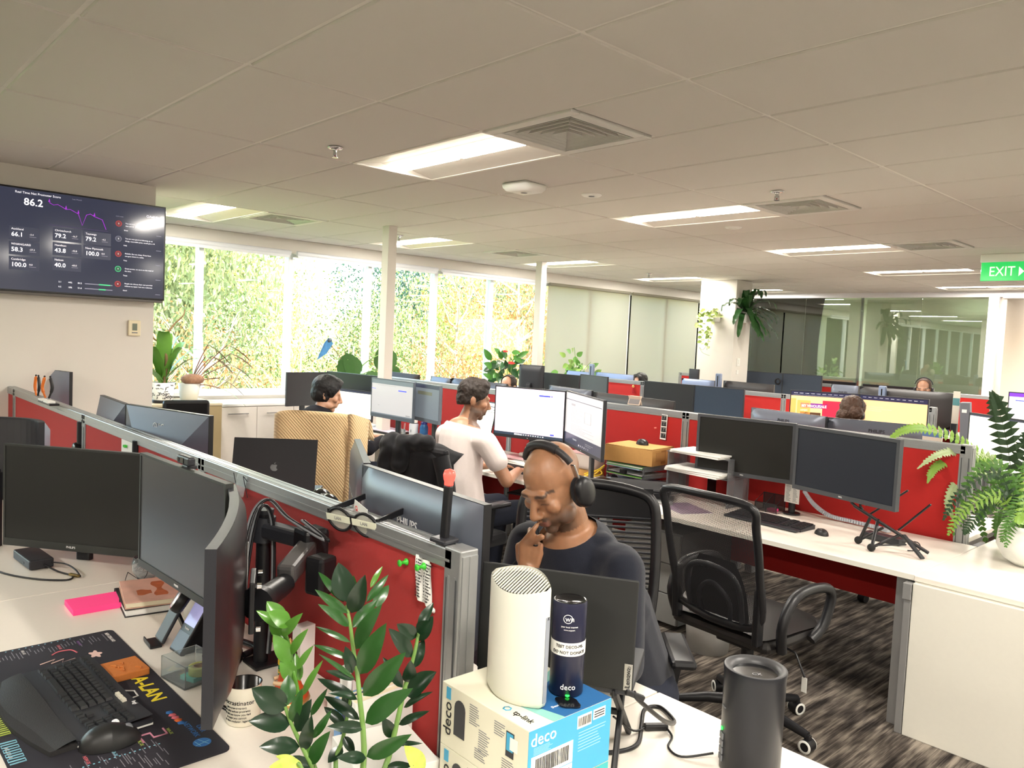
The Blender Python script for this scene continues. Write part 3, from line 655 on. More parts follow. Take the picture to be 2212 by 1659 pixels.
cl = (A3+B3)/2
part('brand_strip', MB().bx(-.02, -.008, .056, .0585, -.06, .10, .001), ALU, m3)
text('AOC', .02, INK, m3, (.06, .0545, .10), (pi/2, 0, pi))
# webcam
wc = thing('webcam', 'small black webcam bar on top of the turned monitor', 'webcam', (0.732,0.1252,1.282), radians(2))
part('body', MB().box((0, 0, .012), (.085, .022, .026), None, .006).box((0, .01, -.008), (.04, .03, .012), None, .003), DARK, wc)
part('lens', MB().cyl((-.03, -.0115, .012), (-.03, -.0125, .012), .006).bx(-.012, .008, -.0125, -.011, .004, .02), GLASSD, wc)
# double monitor arm
pole = V((.93, .275, ZD)); el = V((1.111,0.325,1.113)); hd = V((1.231,0.19,1.061)); 
arm = thing('screen_support', 'black jointed monitor arm clamped on the desk edge behind the curved screen', 'monitor arm', pole)
L_ = lambda p: V(p)-pole
part('pole', MB().cyl((0, 0, 0), (0, 0, .44), .021), BLACK, arm); part('clamp', MB().box((0, .02, .005), (.09, .11, .01), None, .003).bx(-.03, .03, .06, .072, -.08, .01, .003), BLACK, arm)
part('pole_collar', MB().cyl((0, 0, .36), (0, 0, .43), .032).cyl((0, 0, .44), (0, 0, .452), .026), DARK, arm)
up = L_(el)
a = part('lower_arm', MB().bar((.0, 0, .395), up+V((0, 0, .0)), .052, .045, .01), DARK, arm)
part('joint', MB().box(up+V((0, 0, -.005)), (.075, .075, .085), RZ(0), .012), BLACK, arm)
hl = L_(hd)
part('upper_arm', MB().bar(up+V((0, 0, -.01)), hl+V((0, 0, .01)), .05, .05, .01), mat('arm_grey', (86, 84, 84), .35, metal=.3), arm)
part('joint', MB().box(hl, (.06, .06, .10), RZ(.3), .010), BLACK, arm)
dirn = V((cl.x+.05, cl.y+.075, 1.05))-pole
part('tilt_head', MB().cyl(hl+V((0, 0, -.01)), dirn, .026, .03).cyl(dirn, dirn+(dirn-hl).normalized()*.02, .042), BLACK, arm)
q = math.atan2((B3-A3).y, (B3-A3).x)
part('vesa_plate', MB().box((0, 0, 0), (.12, .012, .12), TR(V((cl.x+.034, cl.y+.062, 1.05))-pole) @ RZ(q), .003), BLACK, arm)
b = MB()
for s in (-1, 1):
    for z in (-1, 1): b.cyl((s*.05, .006, z*.05), (s*.05, .016, z*.05), .007, n=8, M=TR(V((cl.x+.036, cl.y+.066, 1.05))-pole) @ RZ(q))
part('thumb_screw', b, CHROME, arm)
cb = thing('cable_bundle', 'loose grey and black video cables draped over the monitor arm', 'cable', (0, 0, 0))
for k, m_ in enumerate((GREYP, BLACK, GREYP, BLACK)):
    o_ = V((.006*k, .004*(k % 2), 0))
    part('cable', MB().tube(smooth_path([V((1.02, .17, 1.08))+o_, V((.99, .21, 1.18))+o_, V((1.0, .25, 1.215))+o_, V((1.06, .28, 1.17))+o_, V((1.20, .315, 1.135))+o_*2, el+V((-.02, -.02, .055))+o_]if k < 2 else [V((1.0, .18, .98))+o_, V((.975, .21, 1.12))+o_, V((.985, .23, 1.20))+o_, V((.97, .27, 1.15))+o_, V((.955, .285, .95))+o_, V((.95, .28, .76))+o_], 6), .0038, 6), m_, cb)
# docking station, cables
dk = thing('docking_station', 'black docking station with plugs under the flat black monitor', 'dock', (-.46, -.015, ZD), radians(4))
part('body', MB().box((0, 0, .022), (.21, .085, .036), None, .005), DARK, dk); part('port', MB().bx(.02, .04, -.0435, -.042, .014, .022), BLACK, dk); part('foot', MB().bx(-.09, .09, -.03, .03, 0, .005), RUBBER, dk)
cw = thing('cable_loop', 'black cables looping over the desk beside the docking station', 'cable', (0, 0, 0))
part('cable', MB().tube(smooth_path([(-.36, .0, .738), (-.28, .03, .726), (-.20, .06, .724), (-.16, .03, .724), (-.24, -.06, .724), (-.40, -.14, .724), (-.62, -.16, .724), (-.9, -.1, .724)], 6), .0035, 6), BLACK, cw)
part('cable', MB().tube(smooth_path([(-.37, .02, .742), (-.30, .06, .745), (-.22, .075, .74), (-.17, .08, .726)], 6), .003, 6), BLACK, cw)
part('plug', MB().bar((-.215, .055, .728), (-.17, .075, .728), .012, .009, .002), mat('brass', (150, 130, 80), .35, metal=.8), cw)
# pink pad
PINK = mat('pink_neon_paper', (255, 72, 140), .8, emit=.08)  # neon pink paper with a faint glow added to its colour
pk = thing('sticky_note_pad', 'long neon pink note pad on the desk', 'note pad', (.172, .043, ZD), radians(-2))
part('sheets', MB().box((0, 0, .009), (.128, .165, .018), None, .0012), PINK, pk)
# notebooks
nb = thing('notebook', 'notebook with a pink peach pattern cover, on top of the black banded one', 'notebook', (.235, .195, ZD+.026), radians(-12))
part('pages', MB().box((0, 0, .010), (.245, .165, .015), None, .001), mat('cream_pages', (236, 226, 196), .8), nb)
part('cover', MB().box((0, 0, .0195), (.25, .172, .003), None, .001).box((0, 0, .001), (.25, .172, .002)), mat('peach_cover', (222, 178, 160), .5, var=.3, vs_=14), nb)
part('printed_peach', MB().grid(lambda u, v: V((.03+.05*(u-.5)*(1+.3*sin(v*5)), -.02+.045*(v-.5), .0213)), 8, 6).grid(lambda u, v: V((.0+.16*(u-.5), .03+.03*(v-.5)*(1+.5*sin(u*9)), .0213)), 12, 4), mat('peach_print', (190, 106, 66), .6, var=.4, vs_=40), nb)
nb2 = thing('notebook', 'thick white edged notebook with a black elastic band, under the peach one', 'notebook', (.235, .19, ZD), radians(-9))
part('pages', MB().box((0, 0, .013), (.24, .17, .020), None, .001), PAPER, nb2); part('cover', MB().box((0, 0, .0015), (.25, .178, .003), None, .001).box((0, 0, .0245), (.25, .178, .003), None, .001), BLACK, nb2)
part('elastic_band', MB().bx(.0, .012, -.0905, -.0875, 0, .026).bx(-.126, -.124, -.09, .09, .002, .025), BLACK, nb2)
# glass jar of wire
jr = thing('glass_jar', 'clear glass bowl with wire clips inside, behind the peach notebook', 'jar', (-.03, .27, ZD))
part('bowl', MB().lathe([(.0, .004), (.03, .004), (.048, .03), (.052, .06), (.045, .085), (.043, .085), (.049, .06), (.046, .032), (.028, .008), (0, .007)], 28), mat('clear_glass', (235, 242, 245), .03, trans=.9, ior=1.3), jr)
rw = random.Random(5); m_ = MB()
for k in range(12):
    p = [V((rw.uniform(-.04, .04), rw.uniform(-.04, .04), rw.uniform(.02, .09))) for _ in range(4)]
    m_.tube(smooth_path(p, 5), .0012, 4)
part('wires', m_, STEEL, jr, kind='stuff')
wg = single('wire_glasses', MB().tube(smooth_path([(-.09, -.05, .03), (-.05, -.07, .004), (.02, -.06, .006), (.05, -.03, .05), (.0, 0, .08), (.04, .03, .06), (.08, .01, .005)], 6), .0014, 5).tube(smooth_path([(-.09, -.05, .03), (-.06, -.02, .005), (.0, -.01, .003), (.07, -.03, .003)], 5), .0014, 5), BLACK, 'thin bent black wire lying by the glass jar', 'wire', (.04, .26, ZD))
# cup and box speaker behind the turned screen
cu = thing('paper_cup', 'tall white cup behind the turned monitor', 'cup', (.45, .265, ZD)); part('cup_wall', MB().lathe([(.0, .001), (.030, .001), (.038, .125), (.0365, .125), (.029, .006), (0, .006)], 28), WHITE, cu)
sp = thing('patterned_tin', 'small blue and white patterned tin beside the white cup', 'tin', (.37, .285, ZD)); part('tin_body', MB().lathe([(0, 0), (.032, 0), (.033, .002), (.033, .088), (.031, .09), (0, .09)], 24), mat('willow_print', (150, 150, 178), .4, var=.8, vs_=60), sp)
# phone charging stands
def stand_phone(lab, loc, rz, phone):
    t = thing('charging_stand', lab, 'phone stand', loc, rz); a = radians(-28)
    T = TR((0, 0, .008)) @ RX(a)
    part('back_plate', MB().box((0, .0, .075), (.072, .011, .15), T, .004), DARK, t)
    part('ledge', MB().box((0, -.018, .004), (.075, .034, .007), None, .002).box((0, -.034, .011), (.075, .004, .010), None, .001), BLACK, t)
    part('rear_leg', MB().bar((0, .045, .10), (0, .085, .003), .05, .008, .002), BLACK, t)
    return t
c1 = stand_phone('empty black wireless charging stand', (.615, .100, ZD), radians(-4), False)
c2 = thing('desk_phone', 'black desk phone with a lit grey screen leaning back', 'phone', (.715, .115, ZD), radians(4))
T = RX(radians(-32))
part('housing', MB().box((0, .0, .082), (.074, .016, .165), T, .004).prism([(0, 0), (.12, 0), (.098, .135)], .06, Matrix(((0, 0, 1, -.03), (1, 0, 0, .0), (0, 1, 0, 0), (0, 0, 0, 1)))), BLACK, c2)
part('display', MB().bx(-.033, .033, -.0088, -.0082, .082, .158, M=T), mat('phone_display', (152, 150, 190), .2, emit=.35), c2)
part('keypad', MB().bx(-.033, .033, -.0088, -.0082, .006, .060, M=T), mat('slate_key', (92, 102, 116), .4), c2)
o_ = text('Yealink', .010, INKW, c2, (0, 0, 0)); o_.matrix_basis = T @ TR((0, -.0088, .072)) @ RX(pi/2)
# headphones on a stand
hs = thing('headphones', 'black headphones with a metallic ear cap hanging on a slim black stand', 'headphones', (.725, .205, ZD))
part('stand_pole', MB().cyl((0, 0, .006), (0, 0, .27), .008).cyl((0, 0, 0), (0, 0, .008), .05).tube(smooth_path([(-.04, 0, .262), (-.02, 0, .275), (.02, 0, .275), (.04, 0, .262)], 4), .008), BLACK, hs)
part('headband', MB().tube(smooth_path([(-.055, -.06, .15), (-.06, -.045, .21), (-.03, -.01, .275), (.03, .02, .275), (.06, .05, .21), (.055, .06, .15)], 6), .010, 8), BLACK, hs)
Mc = TR((-.055, -.068, .145)) @ V((-.35, -.75, .55)).to_track_quat('Z', 'Y').to_matrix().to_4x4()
part('ear_cup', MB().lathe([(0, -.025), (.034, -.025), (.040, -.015), (.040, .0), (.036, .008)], 24, Mc), BLACK, hs)
part('ear_cap', MB().lathe([(.036, .008), (.030, .012), (0, .013)], 24, Mc), mat('cap_metal', (196, 180, 178), .25, metal=.6), hs)
part('ear_cup', MB().lathe([(0, -.02), (.036, -.02), (.040, -.01), (.040, .01), (.03, .016), (0, .016)], 24, TR((.055, .065, .145)) @ RX(radians(80))), BLACK, hs)
hb = thing('headset', 'black padded headset lying behind the clear tray', 'headset', (.855, .195, ZD), .4)
part('ear_pad', MB().lathe([(.02, .02), (.04, .012), (.048, .03), (.04, .05), (.015, .055), (0, .05)], 20, RY(.5)), BLACK, hb); part('headband', MB().tube(smooth_path([(-.04, .02, .02), (-.09, .05, .02), (-.06, .10, .02), (.04, .09, .02), (.05, .03, .02)], 5), .009), BLACK, hb)
# clear tray with tape and notes
ACR = mat('clear_acrylic', (228, 236, 238), .04, trans=.88, ior=1.25)
ct = thing('acrylic_tray', 'clear acrylic tray holding tape and mint notes', 'tray', (.905, .085, ZD), radians(10)); w, d, h_ = .060, .052, .062
part('tray_walls', MB().bx(-w, w, -d, -d+.003, .004, h_).bx(-w, w, d-.003, d, .004, h_).bx(-w, -w+.003, -d+.003, d-.003, .004, h_).bx(w-.003, w, -d+.003, d-.003, .004, h_), ACR, ct); part('tray_floor', MB().bx(-w, w, -d, d, .0, .004), ACR, ct)
tp = thing('tape_roll', 'pale green roll of sticky tape in the clear tray', 'tape', (.925, .10, ZD+.0165)); part('tape', MB().lathe([(.016, 0), (.027, 0), (.028, .002), (.028, .02), (.027, .022), (.016, .022), (.016, 0)], 28), mat('green_tape', (196, 200, 120), .35), tp); part('core', MB().lathe([(.013, .001), (.016, .001), (.016, .0225), (.013, .0225), (.013, .001)], 24), mat('tape_core', (140, 106, 62), .6), tp)
single('sticky_notes', MB().box((0, 0, .006), (.05, .05, .012), None, .001), mat('mint_paper', (120, 220, 205), .8), 'mint green sticky notes in the clear tray', 'notes', (.92, .09, ZD+.0043), .35)
# pen cup
PM = mesh_mat('pen_cup_mesh', (28, 28, 30), 420, .30)
pc = thing('pen_cup', 'black wire mesh pen cup half behind the curved screen', 'pen cup', (1.02, .112, ZD))
part('mesh_wall', MB().lathe([(.036, .003), (.038, .098)], 28), mat('pen_cup_steel', (36, 36, 40), .4, metal=.5), pc); part('rim', MB().lathe([(.037, .096), (.040, .098), (.037, .101)], 28), BLACK, pc); part('cup_floor', MB().cyl((0, 0, 0), (0, 0, .004), .037), BLACK, pc)
PENB = mat('blue_pen', (36, 42, 150), .3); rp = random.Random(2)
for k, (c, c2_, lab) in enumerate(((PENB, WHITE, 'blue ballpoint with a white tip in the pen cup'), (PENB, mat('lime', (200, 210, 60), .4), 'blue pen with a lime clip in the pen cup'), (BLACK, STEEL, 'black pen in the pen cup'), (GREYP, STEEL, 'grey metal pen in the pen cup'))):
    a = 2.6+k*1.3; p0 = V((.012*cos(a), .012*sin(a), .008)); p1 = V((.029*cos(a), .029*sin(a), .135+.008*k))
    t = thing('pen', lab, 'pen', V((1.02, .112, ZD))+p0); part('barrel', MB().cyl((0, 0, 0), (p1-p0)*.88, .0048), c, t); part('tip', MB().cyl((p1-p0)*.88, p1-p0, .0035, .0028), c2_, t)
# clay block
cby = mat('terracotta', (196, 116, 54), .8, var=.12, vs_=60, bump=.5, bs=90)
ck = thing('carved_block', 'flat terracotta coloured carved block on the corner of the desk mat', 'block', (.778, -.048, ZD+.0045), radians(3))
part('slab', MB().box((0, 0, .010), (.105, .098, .020), None, .003), cby, ck)
cv = MB(); rr = random.Random(4)
for k in range(7):
    p = V((rr.uniform(-.035, .03), rr.uniform(-.035, .035), .0203)); cv.tube(smooth_path([p, p+V((.012, .01, .0012)), p+V((.022, .006, .0006))], 4), .0022, 5)
part('carved_relief', cv, cby, ck)
# desk mat with printed text
MATM = mat('desk_mat_cloth', (40, 38, 46), .85, var=.12, vs_=300, bump=.3, bs=1500)
dm = thing('desk_mat', 'black printed desk mat with yellow AA-LAN lettering under the keyboard', 'desk mat', (.88, -.18, ZD))
P = rrect(.90, .40, .018); part('mat_sheet', MB().prism(P, .004), MATM, dm)
def on_mat(s, size, c, x, y, rz=0., xs=1., bold=0., al='LEFT'): return text(s, size, c, dm, (x-.88, y+.18, .0042), (0, 0, rz), al, .00015, xs=xs, bold=bold)
C_ = lambda n, c: mat(n, c, .8)
YEL, WHT, PNK, CYA, LIM, PUR, BLU, ORA = C_('print_yellow', (236, 214, 50)), C_('print_white', (214, 210, 206)), C_('print_pink', (222, 110, 120)), C_('print_cyan', (130, 186, 206)), C_('print_lime', (172, 190, 84)), C_('print_purple', (120, 70, 140)), C_('print_blue', (50, 110, 176)), C_('print_orange', (230, 110, 50))
GRYP = C_('print_grey', (120, 118, 126))
on_mat('IAA-LAN', .052, YEL, .772, -.028, xs=1.12, bold=.0014)
on_mat('OUR', .018, BLU, 1.178, .000); on_mat('NETWORK', .018, BLU, 1.145, -.020, xs=.95)
on_mat('NEW ZEALAND', .013, WHT, .452, -.004, xs=.9, bold=.0004); on_mat('INTERNET EXCHANGES', .006, GRYP, .455, -.016)
for s, c, x, y in (('NSW-IX', PNK, 1.165, -.245), ('VIC-IX', LIM, 1.165, -.132), ('WA-IX', LIM, 1.15, -.062), ('SA-IX', CYA, 1.18, -.19), ('AKL-IX', WHT, .455, -.228), ('CHC-IX', PNK, .470, -.140), ('WLG-IX', PUR, .47, -.088), ('HLZ-IX', PNK, .45, -.29)): on_mat(s, .011, c, x, y, rz=0)
on_mat('net.asn.au', .016, WHT, 1.02, -.366)
rl = random.Random(9); mb1, mb2 = MB(), MB()
for k in range(58):
    x = 1.20+rl.uniform(-.02, .10); y = -.10-.0047*k; mb1.bx(x-.88, x-.88+rl.uniform(.02, .055), y+.18, y+.1818, .0040, .00425)
for k in range(34):
    y = -.035-.0088*k; x = .452+rl.uniform(0, .03); mb2.bx(x-.88, x-.88+rl.uniform(.02, .05), y+.18, y+.1822, .0040, .00425)
part('small_print', mb1, GRYP, dm, kind='stuff'); part('small_print', mb2, GRYP, dm, kind='stuff')
dots = MB()
for k in range(26): dots.cyl((1.21-.88, -.10-.0105*k+.18, .004), (1.21-.88, -.10-.0105*k+.18, .0043), .0022, n=8)
for k in range(16): dots.cyl((.44-.88, -.10-.0165*k+.18, .004), (.44-.88, -.10-.0165*k+.18, .0043), .0022, n=8)
part('bullet_print', dots, CYA, dm, kind='stuff')
part('globe_emblem', MB().cyl((1.262-.88, -.022+.18, .004), (1.262-.88, -.022+.18, .0043), .020, n=24), BLU, dm)
part('globe_lines', MB().bar((1.245-.88, -.025+.18, .0044), (1.278-.88, -.012+.18, .0044), .0012, .0003).bar((1.262-.88, -.005+.18, .0044), (1.27-.88, -.04+.18, .0044), .0012, .0003).bar((1.25-.88, -.035+.18, .0044), (1.275-.88, -.03+.18, .0044), .0012, .0003), CYA, dm)
for k, c in enumerate((BLU, PNK, PNK, ORA, BLU)):
    part('pixel_figure', MB().lathe([(0, .0003), (.010, .0003), (.010, 0)], 5, TR((1.075+.017*k-.88, -.030+.001*k+.18, .004)) @ RZ(k)), c, dm)
part('cloud_print', MB().prism([(cos(a)*(.020+.005*sin(5*a))*1.2, sin(a)*(.014+.004*sin(5*a))) for a in [2*pi*i/30 for i in range(30)]], .0003, TR((.60-.88, -.072+.18, .004))), C_('print_blush', (232, 196, 186)), dm)
def maze(c, x, y, s, n=4, name='maze_print'):
    p = []
    for k in range(n): p += [(k*2*s, 0), (k*2*s, 2.6*s), (k*2*s+s, 2.6*s), (k*2*s+s, 0)]
    part(name, MB().tube([(x+a-.88, y+b+.18, .0042) for a, b in p], .0022, 4), c, dm)
maze(CYA, 1.0, -.375, .012, 5); maze(LIM, .86, -.375, .011, 5); maze(PNK, .74, -.372, .010, 5)
part('maze_print', MB().tube([(x-.88, y+.18, .0042) for x, y in ((1.145, -.07), (1.175, -.07), (1.175, -.10), (1.15, -.10), (1.15, -.125), (1.185, -.125))], .003, 4), C_('print_mauve', (196, 130, 150)), dm)
part('maze_print', MB().tube([(x-.88, y+.18, .0042) for x, y in ((.885, -.085), (.905, -.06), (.94, -.062), (.945, -.085), (.965, -.085))], .0026, 4), WHT, dm)
part('maze_print', MB().tube([(x-.88, y+.18, .0042) for x, y in ((.60, -.125), (.61, -.16), (.585, -.15), (.60, -.185), (.575, -.17), (.59, -.21))], .002, 4), C_('print_blush', (232, 196, 186)), dm)
part('palm_print', MB().tube(smooth_path([(x-.88, y+.18, .0042) for x, y in ((.56, -.11), (.53, -.12), (.525, -.15), (.54, -.17))], 5), .0022, 4), PNK, dm)
# keyboard with palm rest and separate keys
KEYC = mat('key_black', (38, 38, 40), .45); KEYW = mat('key_legend_white', (214, 208, 190), .5)
def keyboard_wave(lab, loc, rz):
    t = thing('keyboard', lab, 'keyboard', loc, rz)
    def zc(x): return .012+.006*cos(x*14)*(abs(x) < .23)
    part('chassis', MB().grid(lambda u, v: V(((u-.5)*.455, -.055+v*.165, .016+.004*sin(u*2*pi+.4)+.010*v)), 24, 4).prism([(-.2275, -.055), (.2275, -.055), (.2275, .11), (-.2275, .11)], .014, z=.002), DARK, t)
    part('palm_rest', MB().grid(lambda u, v: V(((u-.5)*.45, -.055-(1-v)*(.055+.035*sin(pi*u)), .006+.016*sin(v*pi*.5)+.003*sin(u*2*pi))), 24, 6).prism([((u/12-.5)*.45, -.055-(.055+.035*sin(pi*u/12))) for u in range(13)]+[(.225, -.05), (-.225, -.05)], .011), mat('palm_leather', (42, 40, 40), .7, bump=.4, bs=400), t)
    part('edge_strip', MB().bx(-.228, .228, .1085, .1105, .003, .008).bx(.2265, .2285, -.055, .11, .003, .007), WHITE, t)
    KM = {}
    def key(x, y, w, d, m=KEYC):
        k = (round(w, 4), round(d, 4), m.name)
        if k not in KM:
            mm = MB(); a, b_ = w/2-.0012, d/2-.0012
            mm.add([(-a, -b_, 0), (a, -b_, 0), (a, b_, 0), (-a, b_, 0), (-a*.82, -b_*.82, .0065), (a*.82, -b_*.82, .0065), (a*.82, b_*.82, .0065), (-a*.82, b_*.82, .0065)], [(0, 1, 5, 4), (1, 2, 6, 5), (2, 3, 7, 6), (3, 0, 4, 7), (4, 5, 6, 7)])
            KM[k] = mm.mesh('key'); KM[k].materials.append(m)
        o = link('key', KM[k], t); o.location = (x, y, .0165+.004*sin((x/.455+.5)*2*pi+.4)+.010*((y+.055)/.165)); o.rotation_euler = (.06, -.055*cos((x/.455+.5)*2*pi+.4), 0)
    p = .0192; x0 = -.212
    for k in range(14): key(x0+p*k+p/2, .088, p*.95, .013)
    for k in range(3): key(.062+p*k*1.0, .088, p*.95, .013, KEYW)
    for r, y in enumerate((.064, .045, .026, .007)):
        n = 13 if r < 3 else 12
        off = (0, .006, .010, .016)[r]
        for k in range(n): key(x0+off+p*k+p/2, y, p, p)
        key(x0+off+p*n+(.288-p*n-off)/2-.0, y, .286-p*n-off, p)
    for x, w in ((-.200, .024), (-.174, .024), (-.148, .024), (-.085, .098), (-.022, .024), (.004, .024), (.030, .024), (.058, .028)): key(x, -.012, w, p)
    for k in range(3):
        for r, y in enumerate((.064, .045)): key(.100+p*k, y, p, p)
    key(.1192, .004, p, p)
    for k in range(3): key(.100+p*k, -.014, p, p)
    for k in range(4):
        for r, y in enumerate((.064, .045, .026, .007, -.012)): key(.165+p*k*.8, y, p*.8, p)
    o = text('logi', .014, INKW, t, (.145, .098, .0305), (.05, 0, 0))
    return t
keyboard_wave('black wave shaped keyboard with a padded palm rest on the desk mat', (.895, -.205, ZD+.0045), radians(3))
def mouse(lab, loc, rz, s=1., grp=None, wheel=True, nm='computer_mouse'):
    t = thing(nm, lab, 'mouse', loc, rz, grp)
    def f(u, v):
        a = 2*pi*u; b_ = v*pi/2; r = cos(b_)**.7 if v < 1 else 0
        return V((.034*s*r*cos(a)*(1-.12*sin(a)), .055*s*r*sin(a), .038*s*sin(b_)*(1-.25*max(0, sin(a)*r))+.001))
    part('shell', MB().grid(f, 24, 8), mat('mouse_shell', (36, 36, 36), .42, bump=.05, bs=900), t)
    part('mouse_base', MB().cyl((0, 0, 0), (0, 0, .003), .033*s, n=20, M=Matrix.Diagonal((1, 1.6, 1, 1))), BLACK, t)
    if wheel: part('scroll_wheel', MB().cyl((-.004*s, .030*s, .024*s), (.004*s, .030*s, .024*s), .009*s), GREYP, t)
    return t
ms = mouse('sculpted black thumb mouse beside the keyboard on the desk mat', (1.145, -.185, ZD+.0045), radians(-10), 1.18)
part('thumb_rest', MB().box((-.040, .0, .010), (.03, .075, .018), None, .008), mat('mouse_shell', (36, 36, 36), .42), ms); part('side_wheel', MB().cyl((-.035, .012, .030), (-.027, .012, .034), .009), STEEL, ms); o_ = text('logi', .009, INKW, ms, (.0, -.05, .026), (radians(60), 0, 0))
# mug
mg = thing('mug', 'white mug with a black inside and printed black text', 'mug', (1.215, .098, ZD))
part('mug_body', MB().lathe([(0, 0), (.036, 0), (.040, .004), (.041, .094), (.0425, .098)], 32), mat('mug_glaze', (236, 230, 212), .25, coat=.3), mg)
part('mug_lining', MB().lathe([(.0425, .098), (.039, .097), (.0385, .01), (0, .008)], 32), mat('mug_black', (16, 16, 16), .2, coat=.4), mg)
hA = radians(215)
part('handle', MB().tube(smooth_path([(cos(hA)*r, sin(hA)*r, z) for r, z in ((.038, .078), (.060, .082), (.072, .060), (.066, .032), (.040, .020))], 6), .0052, 8), mat('mug_black', (16, 16, 16), .2), mg)
def wrap_text(s, size, m, parent, R_, zc, ac, name='lettering', xs=1.):
    o = text(s, size, m, parent, (0, 0, 0), (0, 0, 0), name=name)
    for v in o.data.vertices:
        a = ac+v.co.x*xs/R_; v.co = V((cos(a)*(R_+.0004+v.co.z), sin(a)*(R_+.0004+v.co.z), zc+v.co.y))
    o.rotation_euler = (0, 0, 0); o.scale = (1, 1, 1); return o
wrap_text('procrastinator', .0155, INK, mg, .0413, .062, radians(-52))
for k, s in enumerate(('(pro-cras-ti-na-tor)', 'one who solves problems', 'you did not know you had', 'in ways you cannot', 'see also: rockstar, legend')): wrap_text(s, .0068, INK, mg, .0411, .050-.0082*k, radians(-52))
# glue stick, figurine, white box with a hook shape
gs = thing('glue_stick', 'yellow and green glue stick behind the mug', 'glue stick', (1.115, .255, ZD))
part('label', MB().cyl((0, 0, .0), (0, 0, .07), .0165), mat('glue_green', (20, 120, 70), .4), gs); part('cap', MB().cyl((0, 0, .07), (0, 0, .105), .0175), mat('glue_yellow', (240, 190, 40), .35), gs); wrap_text('GLUE', .014, mat('glue_yellow', (240, 190, 40), .35), gs, .0166, .052, radians(-48)); wrap_text('STICK', .012, mat('glue_yellow', (240, 190, 40), .35), gs, .0166, .036, radians(-48))
single('medicine_box', MB().box((0, 0, .08), (.035, .05, .16), None, .001), PAPER, 'slim white carton standing against the red partition', 'box', (1.105, .315, ZD), .2)
fg = thing('goddess_figurine', 'seated gold and orange goddess figurine by the mug', 'figurine', (1.180, .235, ZD), radians(-30))
GOLD = mat('gilt', (214, 176, 110), .3, metal=.7); ORG = mat('orange_robe', (206, 84, 36), .5, var=.3, vs_=80); SKF = mat('figurine_skin', (222, 190, 150), .5)
part('robe', MB().lathe([(0, 0), (.048, .002), (.052, .016), (.036, .034), (.026, .06), (.022, .085), (.014, .098), (0, .10)], 20), ORG, fg); part('lotus_base', MB().lathe([(0, -.0), (.05, 0), (.056, .006), (.05, .012), (0, .012)], 20), GOLD, fg)
part('head', MB().sph((0, 0, .118), (.013, .014, .017)).cyl((0, 0, .095), (0, 0, .11), .006), SKF, fg); part('crown', MB().lathe([(.014, .124), (.016, .13), (.008, .15), (.010, .154), (0, .166)], 12), GOLD, fg)
part('hair', MB().sph((0, .006, .118), (.016, .014, .02)), BLACK, fg)
for pts in ([(-.02, 0, .085), (-.046, -.012, .07), (-.05, -.03, .105)], [(.02, 0, .085), (.045, -.01, .065), (.03, -.035, .06)], [(-.018, .004, .082), (-.05, .0, .05), (-.04, -.04, .04)], [(.018, .004, .082), (.052, .006, .09), (.058, -.01, .12)]): part('arm', MB().tube(smooth_path(pts, 5), .0055, 6), SKF, fg)
part('necklace', MB().tube([(cos(a)*.016, sin(a)*.016, .092-.006*sin(a)) for a in [2*pi*i/14 for i in range(14)]], .002, 5, True), GOLD, fg)
tb = thing('tissue_box', 'white folded card box with a round handle behind the plant', 'box', (1.345, .305, ZD), radians(-15))
part('carton', MB().box((0, 0, .035), (.085, .07, .07), None, .0015), PAPER, tb); part('carry_handle', MB().tube(smooth_path([(-.03, 0, .07), (-.032, 0, .105), (0, 0, .125), (.032, 0, .105), (.03, 0, .07)], 6), .007, 6).bx(-.036, .036, -.002, .002, .07, .10), PAPER, tb)
BKB, BKW = mat('book_blue', (120, 160, 206), .5), mat('book_navy', (40, 46, 84), .5)
for k, (x, m_, h_, lab) in enumerate(((1.475, BKB, .125, 'pale blue book spine standing behind the plant'), (1.508, BKW, .135, 'navy book standing behind the plant'), (1.535, WHITE, .14, 'white book at the end of the row behind the plant'))):
    t = thing('book', lab, 'book', (x, .285, ZD), radians(4), 'books behind the plant'); part('pages', MB().bx(-.010, .010, -.076, .082, .002, h_-.003), mat('cream_pages', (236, 226, 196), .8), t)
    part('cover', MB().bx(-.0125, -.0103, -.08, .084, 0, h_).bx(.0103, .0125, -.08, .084, 0, h_).bx(-.0125, .0125, -.083, -.0795, 0, h_), m_, t)
# things on top of the red partition
ZP = 1.209
gl_ = thing('party_glasses', 'black rimmed party glasses with LAN strips on the partition rail', 'glasses', (1.254,0.365,1.189), 0, rot=(radians(12), 0, radians(14)))
gl_.scale = (1.3, 1.3, 1.3)
rim = MB()
for s in (-1, 1):
    rim.tube([(s*.036+.030*cos(a)*(1.0+.08*cos(2*a)), 0, .024*sin(a)) for a in [2*pi*i/22 for i in range(22)]], .0034, 6, True)
rim.bar((-.009, 0, .010), (.009, 0, .010), .004, .007)
part('rims', rim, BLACK, gl_)
for s in (-1, 1):
    part('lens', MB().cyl((s*.036, -.0005, 0), (s*.036, .0005, 0), .028, n=24, M=Matrix.Diagonal((1, 1, .82, 1))), mat('lens_clear', (225, 222, 210), .1, alpha=.35), gl_)
    part('name_strip', MB().box((s*.036, -.0045, .004), (.066, .001, .014)), mat('paper_strip', (226, 228, 206), .8), gl_); text('LAN', .010, mat('grey_ink', (140, 140, 140), .7), gl_, (s*.036, -.0052, .004))
    part('temple', MB().bar((s*.068, 0, .012), (s*.070, .11, .004), .004, .012), BLACK, gl_)
cd = thing('business_card', 'white business card with a red emblem stuck behind the party glasses', 'card', (1.226,0.405,1.201), radians(-8)); part('card', MB().box((0, 0, 0), (.085, .0008, .052), RY(radians(8))), WHITE, cd)
